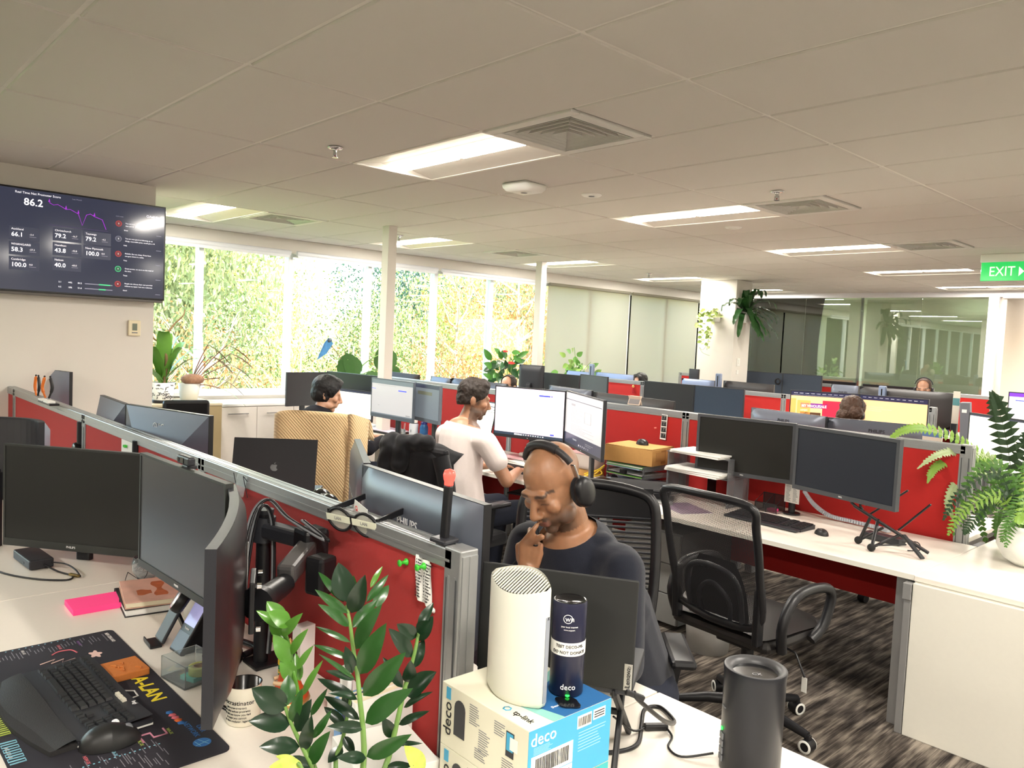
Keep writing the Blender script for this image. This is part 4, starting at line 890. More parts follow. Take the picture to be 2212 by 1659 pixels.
part('emblem', MB().lathe([(.006, 0), (.0085, 0), (.0085, .0003), (.006, .0003)], 20, TR((-.026, -.0006, .008)) @ RX(pi/2)), mat('emblem_red', (214, 60, 60), .6), cd); text('wn', .010, mat('emblem_red', (214, 60, 60), .6), cd, (-.022, -.0007, .006))
part('code_print', MB().bx(.018, .034, -.0008, -.0004, -.016, .0), mat('grey_ink', (140, 140, 140), .7), cd)
bl_ = thing('busy_light', 'black stick with a glowing red lamp clipped on the partition end', 'lamp', (1.60, .398, ZP), 0, rot=(0, radians(3), radians(10)))
part('stick', MB().box((0, 0, .07), (.020, .016, .132), None, .004), BLACK, bl_); part('clip', MB().box((0, 0, .006), (.05, .05, .012), None, .004), DARK, bl_)
part('lamp_lens', MB().lathe([(.0105, .136), (.0105, .143), (.013, .150), (.0145, .160), (.012, .170), (.0, .174)], 18), mat('red_lamp', (255, 60, 50), .3, emit=1.6), bl_)
hr = thing('clear_holder', 'bent clear plastic holder clipped over the partition rail by the turned screen', 'holder', (0.5446,0.385,1.166), 0)
part('front_sheet', MB().box((0, -.012, 0), (.075, .002, .075), RX(radians(-12))), mat('clear_sheet', (200, 210, 215), .06, alpha=.28), hr); part('back_sheet', MB().box((0, .012, .004), (.075, .002, .07), RX(radians(20))), mat('clear_sheet', (200, 210, 215), .06, alpha=.28), hr)
part('sheet_edge', MB().bar((.037, -.004, -.037), (.037, -.020, .036), .002, .002).bar((-.037, -.004, -.037), (-.037, -.020, .036), .002, .002).bar((.037, -.02, .036), (.037, .03, -.03), .002, .002), mat('clear_edge', (60, 62, 66), .2), hr)
# pins and phonetic alphabet sheet on the red cloth
yf = .3858
pp = thing('alphabet_sheet', 'curled white sheet listing the phonetic alphabet, pinned to the red partition', 'paper', (1.553,0.384,1.11))
def sheet(u, v): return V(((u-.5)*.062, -.002-.007*sin(u*6+v*2)**2, (v-.5)*.105-.010*(u-.3)))
part('paper_sheet', MB().grid(sheet, 12, 12), PAPER, pp)
ABC = 'Alpha Bravo Charlie Delta Echo Foxtrot Golf Hotel India Juliet Kilo Lima Mike November Oscar Papa Quebec Romeo Sierra Tango Uniform Victor Whiskey X-ray Yankee Zulu'.split()
for k, w_ in enumerate(ABC):
    c_, r_ = divmod(k, 13); x = -.026+.031*c_; z = .044-.0073*r_-.010*((x/.062+.5)-.3)
    text(w_[0]+'  '+w_, .0058, INK, pp, (x, -.0100, z), align='LEFT')
PG = mat('pin_green', (70, 200, 60), .35); PWH = mat('pin_white', (240, 236, 230), .35)
def pin(lab, p, m, s=1.):
    t = thing('push_pin', lab, 'pin', p, 0, 'push pins'); part('pin_head', MB().lathe([(0, .022*s), (.0075*s, .022*s), (.0075*s, .020*s), (.004*s, .017*s), (.0038*s, .008*s), (.008*s, .004*s), (.008*s, .002*s), (0, .001)], 16, RX(pi/2)), m, t)
    part('needle', MB().cyl((0, 0, 0), (0, .004, 0), .0006, n=6), STEEL, t)
pin('green push pin left of the alphabet sheet', (1.475,0.386,1.134), PG, 1.1); pin('green push pin through the alphabet sheet', (1.562,0.374,1.147), PG, 1.1); pin('white push pin below the alphabet sheet', (1.589,0.386,1.046), PWH, .8)
single('rubber_cap', MB().lathe([(0, 0), (.02, 0), (.026, .008), (.024, .022), (.012, .03), (0, .031)], 16, RX(radians(-100))), RUBBER, 'black rubber knob low beside the partition end', 'knob', (1.70, .43, .80))
# sheet with green pins further along the partition, black vent cup
sh = thing('pinned_sheet', 'white paper held by two green pins, behind the flat black monitor', 'paper', (-0.6251,0.384,1.115)); part('paper_sheet', MB().bx(-.11, .11, -.0015, -.0005, -.10, .045), PAPER, sh)
part('pin_head', MB().cyl((-.045, -.002, .018), (-.045, -.014, .018), .006).cyl((-.03, -.002, .018), (-.03, -.014, .018), .006), PG, sh)
single('camera_puck', MB().lathe([(0, 0), (.045, 0), (.05, .01), (.045, .03), (.03, .034), (0, .034)], 20, RX(pi/2)), SATIN, 'round black device on the red cloth behind the flat black monitor', 'device', (-1.412,0.384,1.006))
# ---- left end: strongly curved monitor
cm = monitor((-0.936,-0.2896,1.25), (-0.6026,0.01599,1.25), .36, 'strongly curved monitor at the left edge of the view', sag=-.19, screen=mat('satin_screen', (58, 58, 62), .3, spec=.5), stand='foot', col=mat('pale_shell', (150, 156, 170), .3, metal=.3), bez=.007)
# ---- beyond the partition: left
monitor((-3.967,0.6,1.321), (-3,0.72,1.311), .34, 'pale backed curved monitor behind the pliers, against the television wall', mode='back', sag=.03, col=mat('pale_blue_shell', (146, 158, 178), .3, metal=.35), slot=True, logo='PHILIPS', logoc=mat('pale_logo', (190, 200, 215), .4), stand='foot')
sv = thing('upright_console', 'slim upright white and black device at the far left', 'device', (-4.202,0.62,1.186), radians(20)); part('white_shell', MB().box((-.012, 0, 0), (.018, .14, .24), None, .004), WHITE, sv); part('black_core', MB().box((.010, 0, 0), (.024, .138, .235), None, .004), BLACK, sv); part('foot', MB().box((0, 0, -.22), (.10, .14, .2), None, .01), BLACK, sv)
mn = monitor((-4.248,0.55,1.157), (-3.275,0.6,1.146), .25, 'low grey screen behind the upright device', mode='back', stand='foot', bulge=.012)
PLO, PLB = mat('plier_orange', (226, 118, 40), .4), mat('plier_black', (30, 30, 32), .4)
def pliers(lab, p, rz):
    t = thing('pliers', lab, 'pliers', p, rz, 'pliers stuck upright on the partition rail')
    for s in (-1, 1):
        part('handle', MB().tube(smooth_path([(s*.006, 0, .0), (s*.020, 0, .035), (s*.028, 0, .07), (s*.020, 0, .11), (s*.016, 0, .13)], 5), [.006]*6+[.009]*12+[.005]*3, 8), PLO if s < 0 else PLB, t)
        part('handle_tip', MB().sph((s*.016, 0, .132), .006, 8, 6), PLB, t)
    part('jaw', MB().cyl((0, -.006, -.005), (0, .006, -.005), .014).bx(-.012, .012, -.006, .006, -.04, 0, .002), STEEL, t)
pliers('pair of pliers with orange grips standing in the rail, left one', (-2.441,0.4,1.196), .2); pliers('pair of black gripped pliers standing in the rail, right one', (-2.187,0.4,1.207), .9)
rc = thing('rail_clip_rack', 'small white and black clip rack lying on the partition rail under the pliers', 'rack', (-1.88,0.3407,1.215)); part('tray', MB().box((0, 0, 0), (.26, .05, .012), RZ(0), .003), BLACK, rc); part('label_holder', MB().box((.06, -.01, .012), (.10, .04, .012), None, .002).box((-.09, -.01, .010), (.08, .03, .010), None, .002), WHITE, rc)
# LG screens
LGM = mat('lg_shell', (92, 98, 112), .28, metal=.25)
monitor((-1.66,0.5526,1.274), (-1.121,0.5224,1.274), .345, 'grey pyramid backed screen seen obliquely, left of its twin', mode='back', col=LGM, pyramid=True, vesa=True, stand='arm', logo=None)
lg = monitor((-0.8643,0.4471,1.302), (-0.2734,0.6017,1.302), .375, 'large grey pyramid backed screen with an LG logo', mode='back', col=LGM, pyramid=True, vesa=True, stand='arm', logo='LG', logoz=.30, bulge=.02)
part('logo_ring', MB().lathe([(.0125, 0), (.0145, 0), (.0145, .0012), (.0125, .0012)], 24, TR((-.043, -.0335, .112)) @ RX(pi/2)).bx(-.045, -.0435, -.0345, -.0335, .107, .119).bx(-.045, -.037, -.0345, -.0335, .107, .1085), INKW, lg)
# black laptop lid with fruit emblem
mb_ = thing('laptop', 'open black laptop seen from behind its lid, next to the cream blanket', 'laptop', (-.10, .80, ZD), radians(52))
lapT = TR((0, 0, .245)) @ RX(radians(-14))
part('lid', MB().box((0, 0, .125), (.356, .006, .25), lapT, .003), mat('space_black', (22, 22, 26), .4, metal=.4), mb_)
part('emblem', MB().prism([(x*.017, z*.017) for x, z in [(-.2, -1), (-.75, -.6), (-.95, 0), (-.8, .55), (-.35, .72), (0, .58), (.35, .72), (.8, .5), (.55, .1), (.62, -.3), (.92, -.5), (.6, -.9), (.2, -1), (0, -.92)]], .0006, lapT @ TR((0, -.0031, .125)) @ RX(pi/2)).prism([(.02*.017*0+x*.017, z*.017) for x, z in [(0, .75), (.05, 1.05), (.35, 1.35), (.32, 1.05)]], .0006, lapT @ TR((0, -.0031, .125)) @ RX(pi/2)), SATIN, mb_)
part('keyboard_deck', MB().box((0, .122, .245), (.356, .245, .014), None, .004), DARK, mb_); part('riser', MB().bx(-.11, .11, .03, .24, .0, .008, .002).bar((-.09, .20, .006), (-.09, .06, .236), .03, .01).bar((.09, .20, .006), (.09, .06, .236), .03, .01), ALU, mb_)
# black joystick style things on the rail
gb = thing('camera_gimbal', 'glossy black gadget with rounded pods behind the partition rail', 'gadget', (0.9187,0.47,1.177), radians(-14)); part('pod', MB().sph((-.035, 0, 0), (.045, .03, .026)).sph((.05, 0, -.004), (.038, .03, .03)), GLASSD, gb); part('bridge', MB().bx(-.02, .03, -.012, .012, .0, .018, .004), BLACK, gb); part('stalk', MB().cyl((0, .02, -.02), (0, .02, -.42), .012), BLACK, gb)
# Philips pair
PHC = mat('philips_shell', (104, 110, 122), .32, metal=.3)
monitor((0.5079,0.8354,1.289), (0.9818,0.5775,1.289), .37, 'grey backed monitor seen almost edge on, beside the wide one with the PHILIPS logo', mode='back', col=PHC, stand='foot', bulge=.02, slot=True)
monitor((1.041,0.5347,1.297), (1.65,0.4853,1.297), .385, 'wide grey backed monitor with a PHILIPS logo and a dark slot, behind the glasses', mode='back', col=PHC, stand='foot', slot=True, logo='PHILIPS', bulge=.024, logoz=.22)
# ---- end cabinet: boxes, white tower, dark tower
BXW, BXB, BXT = mat('box_white', (222, 219, 198), .55), mat('box_blue', (66, 164, 204), .5), mat('box_teal', (64, 176, 180), .5)
BXD = mat('box_deep_blue', (40, 96, 150), .5)
def deco_box(z, lab, top=True):
    t = thing('router_box', lab, 'box', (1.915, .375, z), radians(-1)); a, b_, h_ = .130, .113, .130
    part('carton', MB().bx(-a, a, -b_, b_, 0, h_, .0015), BXW, t)
    part('end_panel', MB().bx(a, a+.0008, -b_, b_, .001, h_-.001), BXB if top else BXT, t)
    if top: part('top_print', MB().prism([(a, -.02), (a, b_), (-.02, b_), (.02, .02), (.06, -.04)], .0006, z=h_), BXD, t); part('top_print_edge', MB().prism([(a, -.02), (a, -.05), (.05, -.06), (.0, .02), (-.04, b_), (-.02, b_), (.02, .02), (.06, -.04)], .0005, z=h_), mat('box_pale_teal', (130, 186, 178), .5), t)
    def ft(s, size, m, x, zz, rot=0, **k): o = text(s, size, m, t, (x, -b_-.0008, zz), **k); o.rotation_euler = (pi/2, 0, 0) if not rot else (pi/2, -pi/2, 0); return o
    ft('deco', .036, INK, -.108, .060, 1, align='CENTER', name='logo')
    part('model_badge', MB().bx(-.115, -.101, -b_-.0008, -b_, .100, .124), BXB, t)
    part('pictured_tower', MB().box((-.070, -b_-.0006, .064), (.034, .001, .058), None).cyl((-.07, -b_-.0002, .093), (-.07, -b_-.001, .093), .017, n=16), DARK, t)
    r_ = random.Random(3); m_ = MB()
    for (x0, z0, n) in ((-.04, .115, 9), (-.01, .075, 10), (.035, .112, 6), (-.02, .035, 5), (.06, .05, 6)):
        for k in range(n): m_.bx(x0, x0+r_.uniform(.02, .034), -b_-.0004, -b_, z0-.0046*k, z0-.0046*k+.0016)
    part('small_print', m_, GREYP, t, kind='stuff')
    part('pictured_phone', MB().bx(.070, .092, -b_-.0008, -b_, .060, .108), DARK, t); part('pictured_screen', MB().bx(.072, .090, -b_-.0012, -b_-.0006, .072, .106), BXB, t); part('pictured_menu', MB().bx(.082, .103, -b_-.0016, -b_-.001, .076, .100), WHITE, t)
    def et(s, size, m, y, zz, **k): return text(s, size, m, t, (a+.0012, y, zz), (pi/2, 0, pi/2), **k)
    if top:
        o = text('deco', .030, INK, t, (-.085, .08, h_+.0006), (0, 0, 0), name='logo'); text('Superior whole home WiFi', .009, GREYP, t, (-.075, .052, h_+.0006), (0, 0, 0)); text('Deco X50-5G', .009, INKW, t, (.09, .01, h_+.0010), (0, 0, pi/2))
        o = text('tp-link', .020, INK, t, (.085, -.085, h_+.0006), (0, 0, 0)); part('emblem', MB().lathe([(.006, 0), (.0095, 0), (.0095, .0005), (.006, .0005)], 6, TR((.040, -.086, h_))), BXB, t)
        et('deco', .034, INKW, -.075, .108, name='logo')
        part('barcode_label', MB().bx(a+.0008, a+.0014, -.105, .005, .035, .078), PAPER, t)
        m_ = MB(); x = -.094
        while x < -.005: w_ = r_.choice((.0010, .0018, .0026)); m_.bx(a+.0014, a+.0017, x, x+w_, .042, .072); x += w_+r_.choice((.0009, .0016))
        part('barcode', m_, INK, t)
        part('name_label', MB().bx(a+.0008, a+.0014, -.105, .005, .008, .033), PAPER, t); et('TEST MODEM', .016, INK, -.05, .020)
        part('barcode_label', MB().bx(a+.0008, a+.0014, .015, .055, .095, .120).bx(a+.0008, a+.0014, .060, .095, .100, .120), PAPER, t)
        m_ = MB(); x = .018
        while x < .052: w_ = r_.choice((.0010, .0018)); m_.bx(a+.0014, a+.0017, x, x+w_, .099, .116); x += w_+.0014
        for k in range(3): m_.bx(a+.0014, a+.0017, .063, .092, .104+.005*k, .106+.005*k)
        part('barcode', m_, INK, t); m_ = MB()
        for k in range(7): m_.bx(a+.0008, a+.0012, .02, .06+r_.uniform(0, .04), .085-.006*k, .0865-.006*k)
        for k in range(6): m_.bx(a+.0008, a+.0012, -.10, -.07+r_.uniform(0, .02), .093-.0028*k*.9, .0937-.0028*k*.9)
        part('small_print', m_, mat('box_pale_blue', (150, 205, 228), .5), t, kind='stuff')
    return t
deco_box(ZD, 'white and teal router box underneath another on the end cabinet', False)
deco_box(ZD+.1305, 'white and blue router box with barcode labels, on top of another box')
ZB = ZD+.261
# white tower: a shallow bowed slab with a slanted grille on top
wt_ = thing('white_router', 'white tower router with a slotted top standing on the boxes', 'router', (1.925, .335, ZB+.0012), radians(3))
def bow(x, s, h=.060): return s*(.030*(1-(x/.076)**2)+.006)
sec = [(x, bow(x, -1)) for x in [-.076+.152*i/12 for i in range(13)]]+[(x, bow(x, 1)) for x in [.076-.152*i/12 for i in range(13)]]
n_ = len(sec); vs = []; HT = .235
for z, s in ((.0, .90), (.004, .96), (.012, 1.), (HT*.5, 1.), (HT-.006, 1.), (HT, .98)): vs += [(x*s, y*s, z+(.018*(y/.036) if z > HT*.9 else 0)) for x, y in sec]
mb = MB(); mb.add(vs, [(j*n_+i, j*n_+(i+1) % n_, (j+1)*n_+(i+1) % n_, (j+1)*n_+i) for j in range(5) for i in range(n_)], None, True); mb.add([(x*.9, y*.9, 0) for x, y in sec], [list(range(n_))[::-1]])
part('shell', mb, mat('router_white', (222, 221, 208), .35), wt_)
part('grille_well', MB().add([(x*.93, y*.88, HT-.010+.018*y/.036) for x, y in sec], [list(range(n_))]), BLACK, wt_)
gm = MB()
for k in range(19):
    x = -.066+.132*k/18; y = bow(x, 1)*.9; gm.bar((x, -y, HT-.002-.018*y/.036), (x, y, HT-.002+.018*y/.036), .0026, .002)
part('grille_slat', gm, mat('router_white', (222, 221, 208), .35), wt_, kind='stuff')
part('side_band', MB().bx(.0745, .0775, -.0055, .0055, .012, HT-.055, .001), mat('side_grey', (140, 146, 156), .4), wt_); part('emblem', MB().bar((.0778, -.002, HT-.06), (.0778, .002, HT-.054), .001, .0006).bar((.0778, .002, HT-.06), (.0778, -.002, HT-.054), .001, .0006), INK, wt_)
# dark blue tower
NAVY = mat('navy_plastic', (24, 26, 52), .35)
dt = thing('navy_router', 'dark navy cylindrical router with a handwritten label on the boxes', 'router', (1.972, .432, ZB+.001))
part('tower_body', MB().lathe([(0, 0), (.030, 0), (.034, .004), (.0345, .185), (.033, .19)], 36), NAVY, dt); part('top_ring', MB().lathe([(.033, .19), (.0315, .191), (.030, .186), (0, .184)], 36), GLASSD, dt)
part('paper_label', MB().lathe([(.0350, .085), (.0350, .112)], 36), PAPER, dt)
wrap_text('TEST DECO-M5', .0085, INK, dt, .0351, .104, radians(-42)); wrap_text('DO NOT DONATE', .0085, INK, dt, .0351, .092, radians(-42)); wrap_text('deco', .016, INKW, dt, .0346, .022, radians(-42)); wrap_text('wn', .015, INKW, dt, .0346, .160, radians(-46)); wrap_text('your local internet', .0045, INKW, dt, .0346, .144, radians(-46)); wrap_text('www.support', .004, INKW, dt, .0346, .138, radians(-46))
part('logo_ring', MB().tube([(cos(radians(-52)+a*.26)*.0348, sin(radians(-52)+a*.26)*.0348, .160+.0085*sin(b_)) for a, b_ in [(cos(2*pi*i/18), 2*pi*i/18) for i in range(18)]], .0007, 4, True), INKW, dt)
part('status_light', MB().box((.0345*cos(radians(-42)), .0345*sin(radians(-42)), .006), (.006, .006, .003)), mat('green_led', (40, 220, 70), .3, emit=1.5), dt)
pd_ = thing('black_puck', 'flat glossy black puck printed on the box beside the navy router', 'device', (2.012, .395, ZB+.001), .2); part('puck', MB().prism([(cos(a)*.026*(1+.1*cos(4*a)), sin(a)*.02*(1+.1*cos(4*a))) for a in [2*pi*i/24 for i in range(24)]], .003), GLASSD, pd_)
# laptop on a folding stand, lid towards us
lp = thing('laptop', 'black laptop with a Lenovo tag, its lid towards us on a folding stand', 'laptop', (1.828, .545, .925), radians(31))
part('lid', MB().box((0, 0, .122), (.362, .007, .245), RX(radians(-4)), .003), mat('lid_black', (30, 31, 31), .55, bump=.05, bs=900), lp); part('base', MB().box((0, .125, -.004), (.36, .25, .016), None, .004), DARK, lp)
part('brand_tag', MB().box((.170, -.0045, .032), (.018, .001, .058), RX(radians(-4))), STEEL, lp); o_ = text('Lenovo', .0155, INK, lp, (.170, -.0072, .032), (pi/2, -pi/2, 0))
ls = thing('laptop_stand', 'black folding X shaped stand under the laptop with the Lenovo tag', 'laptop stand', (1.828, .545, ZD), radians(31))
for s in (-1, 1):
    part('leg', MB().bar((s*.155, .22, .004), (s*.135, .03, .190), .014, .016, .004), BLACK, ls); part('leg', MB().bar((s*.150, -.01, .006), (s*.140, .20, .186), .014, .016, .004), BLACK, ls)
    part('hook', MB().bar((s*.14, .0, .192), (s*.14, .23, .192), .016, .008, .002).bar((s*.14, -.004, .188), (s*.14, -.004, .205), .016, .006, .002), BLACK, ls)
part('hub', MB().bar((-.15, .115, .10), (.15, .115, .10), .014, .014, .004), BLACK, ls)
pc_ = thing('power_cable', 'thick black charging cable looping on the white cabinet top', 'cable', (0, 0, 0))
part('cable', MB().tube(smooth_path([(1.985, .64, .925), (1.99, .66, .90), (1.96, .80, .80), (1.90, .93, .735), (1.82, .98, .726), (1.80, .94, .7245), (1.85, .86, .7245), (1.90, .78, .7245), (1.89, .71, .7245), (1.84, .64, .7245)], 8), .0055, 8), BLACK, pc_)
part('plug', MB().bar((1.975, .625, .927), (2.0, .66, .91), .012, .012, .003), BLACK, pc_)
pt = thing('power_lead', 'thin lead with an inline box running to the big black router', 'cable', (0, 0, 0))
part('cable', MB().tube(smooth_path([(1.87, .72, .80), (1.87, .80, .74), (1.865, .86, .728)], 5), .0028, 6).tube(smooth_path([(1.895, .90, .728), (1.93, .88, .7235), (1.955, .83, .7235), (2.0, .82, .7235), (2.05, .875, .735)], 6), .0028, 6), BLACK, pt)
part('inline_box', MB().bar((1.862, .855, .729), (1.898, .905, .729), .019, .015, .004), BLACK, pt)
rt_ = thing('black_router', 'big black cylindrical router at the front edge of the cabinet', 'router', (2.127, .905, ZD))
RC = mat('router_charcoal', (34, 36, 42), .34, metal=.2)
part('tower_body', MB().lathe([(0, 0), (.062, 0), (.068, .004), (.069, .225), (.071, .240), (.070, .243)], 48), RC, rt_)
part('top_ring', MB().lathe([(.070, .243), (.066, .2445), (.052, .236), (.050, .230)], 48), mat('ring_grey', (62, 62, 64), .4), rt_); part('top_disc', MB().cyl((0, 0, .226), (0, 0, .230), .0505, n=40), GLASSD, rt_)
text('CX', .016, mat('print_mid', (150, 150, 150), .5), rt_, (0.008, -.008, .2305), (0, 0, radians(43)))
pp_ = MB()
for k in range(4): pp_.box((0, 0, .028+.017*k), (.004, .020, .014), RZ(radians(228)) @ TR((.0685, 0, 0)), .001)
part('port', pp_, GREYP, rt_, kind=None); part('port_light', MB().box((0, 0, .096), (.004, .008, .006), RZ(radians(228)) @ TR((.0685, 0, 0))), mat('green_led', (40, 220, 70), .3, emit=1.5), rt_)
wrap_text('router', .009, GREYP, rt_, .0692, .15, radians(-128))

# ================================================================ SECOND CLUSTER
LIT = lambda n, c, e=1.: mat(n, c, .3, emit=e*.44)
LILAC = LIT('screen_lilac_white', (236, 222, 238), .95); SGREY = LIT('screen_dim_white', (196, 194, 196), .50); SGREY2 = LIT('screen_grey_blue', (120, 130, 140), .32); TASKB = LIT('screen_taskbar', (52, 66, 82), .5); UIBLUE = LIT('screen_blue', (70, 80, 220), .8); UILINE = LIT('screen_lines', (186, 172, 186), .8); UIPEACH = LIT('screen_peach', (240, 214, 204), .9)
UIWHITE = LIT('screen_white', (240, 246, 226), .95); UIDARK = LIT('screen_dark', (60, 64, 84), .35); UIMID = LIT('screen_mid', (150, 150, 152), .5); UIWHITE2 = LIT('screen_icon_white', (250, 250, 250), .9); UIRED = LIT('screen_icon_red', (220, 50, 50), .8); UIOR = LIT('screen_olive', (110, 112, 96), .4)
rl = random.Random(8)
def lines(x0, x1, z0, z1, n, t=.004, lo=.4): return [(x0, z0+(z1-z0)*k/max(1, n-1), x0+(x1-x0)*rl.uniform(lo, 1), z0+(z1-z0)*k/max(1, n-1)+t) for k in range(n)]
monitor((-1.424,3.248,1.325), (-0.8336,3.402,1.325), .385, 'large bright white screen beside the head of the man in the white t-shirt', screen=LILAC, chin=.022, chinlogo='hp',
        ui=[(TASKB, [(0, 0, 1, .055)]), (UIPEACH, [(.05, .45, .30, .86), (.05, .09, .30, .22)]), (UILINE, lines(.05, .28, .1, .86, 16)+[(.305, .06, .309, .86), (.305, .06, .80, .066), (.82, .06, .823, .93), (.03, .915, .7, .92)]+lines(.84, .97, .2, .9, 14, lo=.2)), (UIBLUE, [(.64, .865, .80, .895), (.815, .865, .83, .895), (.82, .075, .875, .105)]), (UIWHITE2, [(.30, .012, .42, .045)]+[(.43+.035*k, .015, .45+.035*k, .04) for k in range(9)]), (UIRED, [(.50, .015, .522, .04)])])
monitor((-0.8323,3.411,1.325), (-0.1101,2.98,1.338), .385, 'bright document screen angled towards the view, left of the cardboard box', screen=SGREY, chin=.02, chinlogo='hp',
        ui=[(UIDARK, [(0, 0, 1, .20), (0, .86, .97, .872)]), (UIMID, lines(.17, .5, .45, .74, 12)+lines(.17, .85, .25, .40, 7)+[(.17, .76, .28, .80)]+[(.55, .5, .72, .505), (.55, .7, .72, .705), (.55, .5, .555, .705), (.715, .5, .72, .705)]), (UIWHITE2, [(.25, .10, .36, .13), (.6, .09, .75, .1), (.6, .12, .8, .13)]+[(.42+.05*k, .03, .44+.05*k, .06) for k in range(6)])])
monitor((-2.791,3.023,1.292), (-2.182,3.034,1.292), .335, 'dim grey screen left of the narrow one, by the thin white post', screen=SGREY, chin=.03, ui=[(SGREY2, [(0, .88, 1, 1), (0, 0, 1, .03)]), (UIBLUE, [(.66, .72, .85, .75), (0, .72, .1, .73)]), (UIMID, [(.15, .84, .6, .845), (.85, .05, .95, .075), (.17, .25, .2, .26)])], bezm=mat('frame_grey', (92, 100, 110), .4))
monitor((-2.259,3.108,1.286), (-1.862,3.058,1.286), .31, 'narrow dark grey screen beside the dim one, turned away', screen=SGREY2, chin=.03, ui=[(UIOR, [(.1, .70, .7, .80)]), (UIDARK, [(0, .90, 1, 1)])], bezm=mat('frame_grey', (92, 100, 110), .4))
# laptops on risers
def laptop_open(lab, loc, rz, w=.33, h=.215, scr=UIWHITE, lift=.0, ui=True):
    t = thing('laptop', lab, 'laptop', loc, rz)
    T = TR((0, .12, lift+.014)) @ RX(radians(-12))
    part('lid', MB().box((0, 0, h/2), (w, .006, h), T, .002), BLACK, t)
    part('screen', MB().bx(-w/2+.008, w/2-.008, -.0042, -.0032, .012, h-.010, M=T), scr, t)
    if ui: part('screen_image', MB().bx(-w/2+.008, -w/2+.018, -.0048, -.0042, .012, h-.012, M=T).bx(-w/2+.018, w/2-.012, -.0048, -.0042, h-.042, h-.036, M=T).bx(-w/2+.03, w/2-.02, -.0048, -.0042, h-.085, h-.082, M=T).bx(w/2-.05, w/2-.02, -.0048, -.0042, h-.066, h-.062, M=T), UIDARK, t)
    part('base', MB().box((0, 0, lift+.007), (w, .23, .014), None, .003), BLACK, t)
    kb = MB()
    for r in range(5):
        for c in range(13): kb.bx(-w/2+.02+(w-.04)*c/13+.001, -w/2+.02+(w-.04)*(c+1)/13-.001, -.01+.02*r, .008+.02*r, lift+.014, lift+.0165)
    part('keys', kb, KEYC, t, kind='stuff')
    if lift: part('riser', MB().bx(-.12, .12, -.08, .1, 0, .006, .002).bar((-.1, .09, .004), (-.1, -.07, lift), .02, .008).bar((.1, .09, .004), (.1, -.07, lift), .02, .008).bar((-.1, -.07, .004), (-.1, .09, lift), .02, .008).bar((.1, -.07, .004), (.1, .09, lift), .02, .008), DARK, t)
    return t
laptop_open('black laptop with a white page behind the white t-shirt man', (-1.90, 3.36, ZD), radians(-8), .40, .26, lift=.17)
monitor((-4.084,3.4,1.094), (-3.482,3.48,1.104), .30, 'pale lit screen beside the face of the dark haired man', screen=UIWHITE, chin=.022, ui=[(UIDARK, [(0, .93, 1, 1), (0, 0, 1, .03)])])
# his keyboard, mouse, cup, bottles, papers
def keyboard_flat(lab, loc, rz, w=.44, d=.15, palm=False):
    t = thing('keyboard', lab, 'keyboard', loc, rz)
    part('chassis', MB().prism([(-d/2, 0), (d/2, 0), (d/2, .024), (-d/2, .012)], w, Matrix(((0, 0, 1, -w/2), (1, 0, 0, 0), (0, 1, 0, 0), (0, 0, 0, 1)))), DARK, t)
    if palm: part('palm_edge', MB().box((0, -d/2-.02, .008), (w*.99, .05, .014), None, .006), DARK, t)
    k = MB(); p = w/22.8
    for r in range(6):
        y = -d/2+.018+(d-.034)*r/5; z = .0125+.012*((y+d/2)/d)
        for c in range(22):
            if c in (15, 18): continue
            if r == 0 and 3 < c < 10: continue
            k.bx(-w/2+.008+p*c*1.01, -w/2+.008+p*c*1.01+p*.86, y-p*.42, y+p*.42, z, z+.006)
        if r == 0: k.bx(-w/2+.008+p*4.04, -w/2+.008+p*9.9, y-p*.42, y+p*.42, z, z+.006)
    part('keys', k, KEYC, t, kind='stuff'); return t
keyboard_flat('black keyboard under the hand of the dark haired man', (-2.66, 3.20, ZD), radians(-6))
mouse('silver grey mouse beside the dark haired man keyboard', (-2.324,2.984,0.72), radians(20), 1.1)
keyboard_flat('black keyboard in front of the man in the white t-shirt', (-1.12, 3.20, ZD), radians(0))
cp = thing('mug', 'wide cream mug on the desk left of the black hoodie', 'mug', (-2.215,3.038,0.72)); part('mug_body', MB().lathe([(0, 0), (.05, 0), (.055, .01), (.060, .115), (.057, .115), (.05, .012), (0, .01)], 28), mat('cream_glaze', (232, 218, 196), .3), cp); part('handle', MB().tube(smooth_path([(.055, .02, .09), (.09, .03, .08), (.09, .03, .045), (.055, .02, .03)], 5), .007), mat('cream_glaze', (232, 218, 196), .3), cp)
bt = thing('water_bottle', 'white wide necked water bottle beside the blue one', 'bottle', (-2.961,3.606,0.72)); part('bottle_body', MB().lathe([(0, 0), (.042, 0), (.044, .004), (.044, .115), (.036, .128), (.034, .132)], 24), mat('bottle_white', (206, 212, 220), .35), bt); part('lid', MB().lathe([(.036, .130), (.037, .17), (.034, .175), (0, .176)], 24), WHITE, bt); part('strap_ring', MB().tube([(cos(a)*.0375, sin(a)*.0375, .130) for a in [2*pi*i/20 for i in range(20)]], .003, 5, True), BLACK, bt); part('label_print', MB().bx(.010, .02, -.045, -.043, .045, .07), GREYP, bt)
bb = thing('water_bottle', 'blue and green patterned water bottle beside the white one', 'bottle', (-2.869,3.657,0.72)); part('bottle_body', MB().lathe([(0, 0), (.038, 0), (.040, .004), (.040, .10), (.03, .12), (.028, .125)], 24), mat('bottle_blue', (40, 96, 150), .3, var=.7, vs_=25), bb); part('lid', MB().lathe([(.03, .125), (.03, .145), (.012, .15), (.01, .165), (0, .166)], 20), mat('bottle_navy', (30, 40, 110), .35), bb)
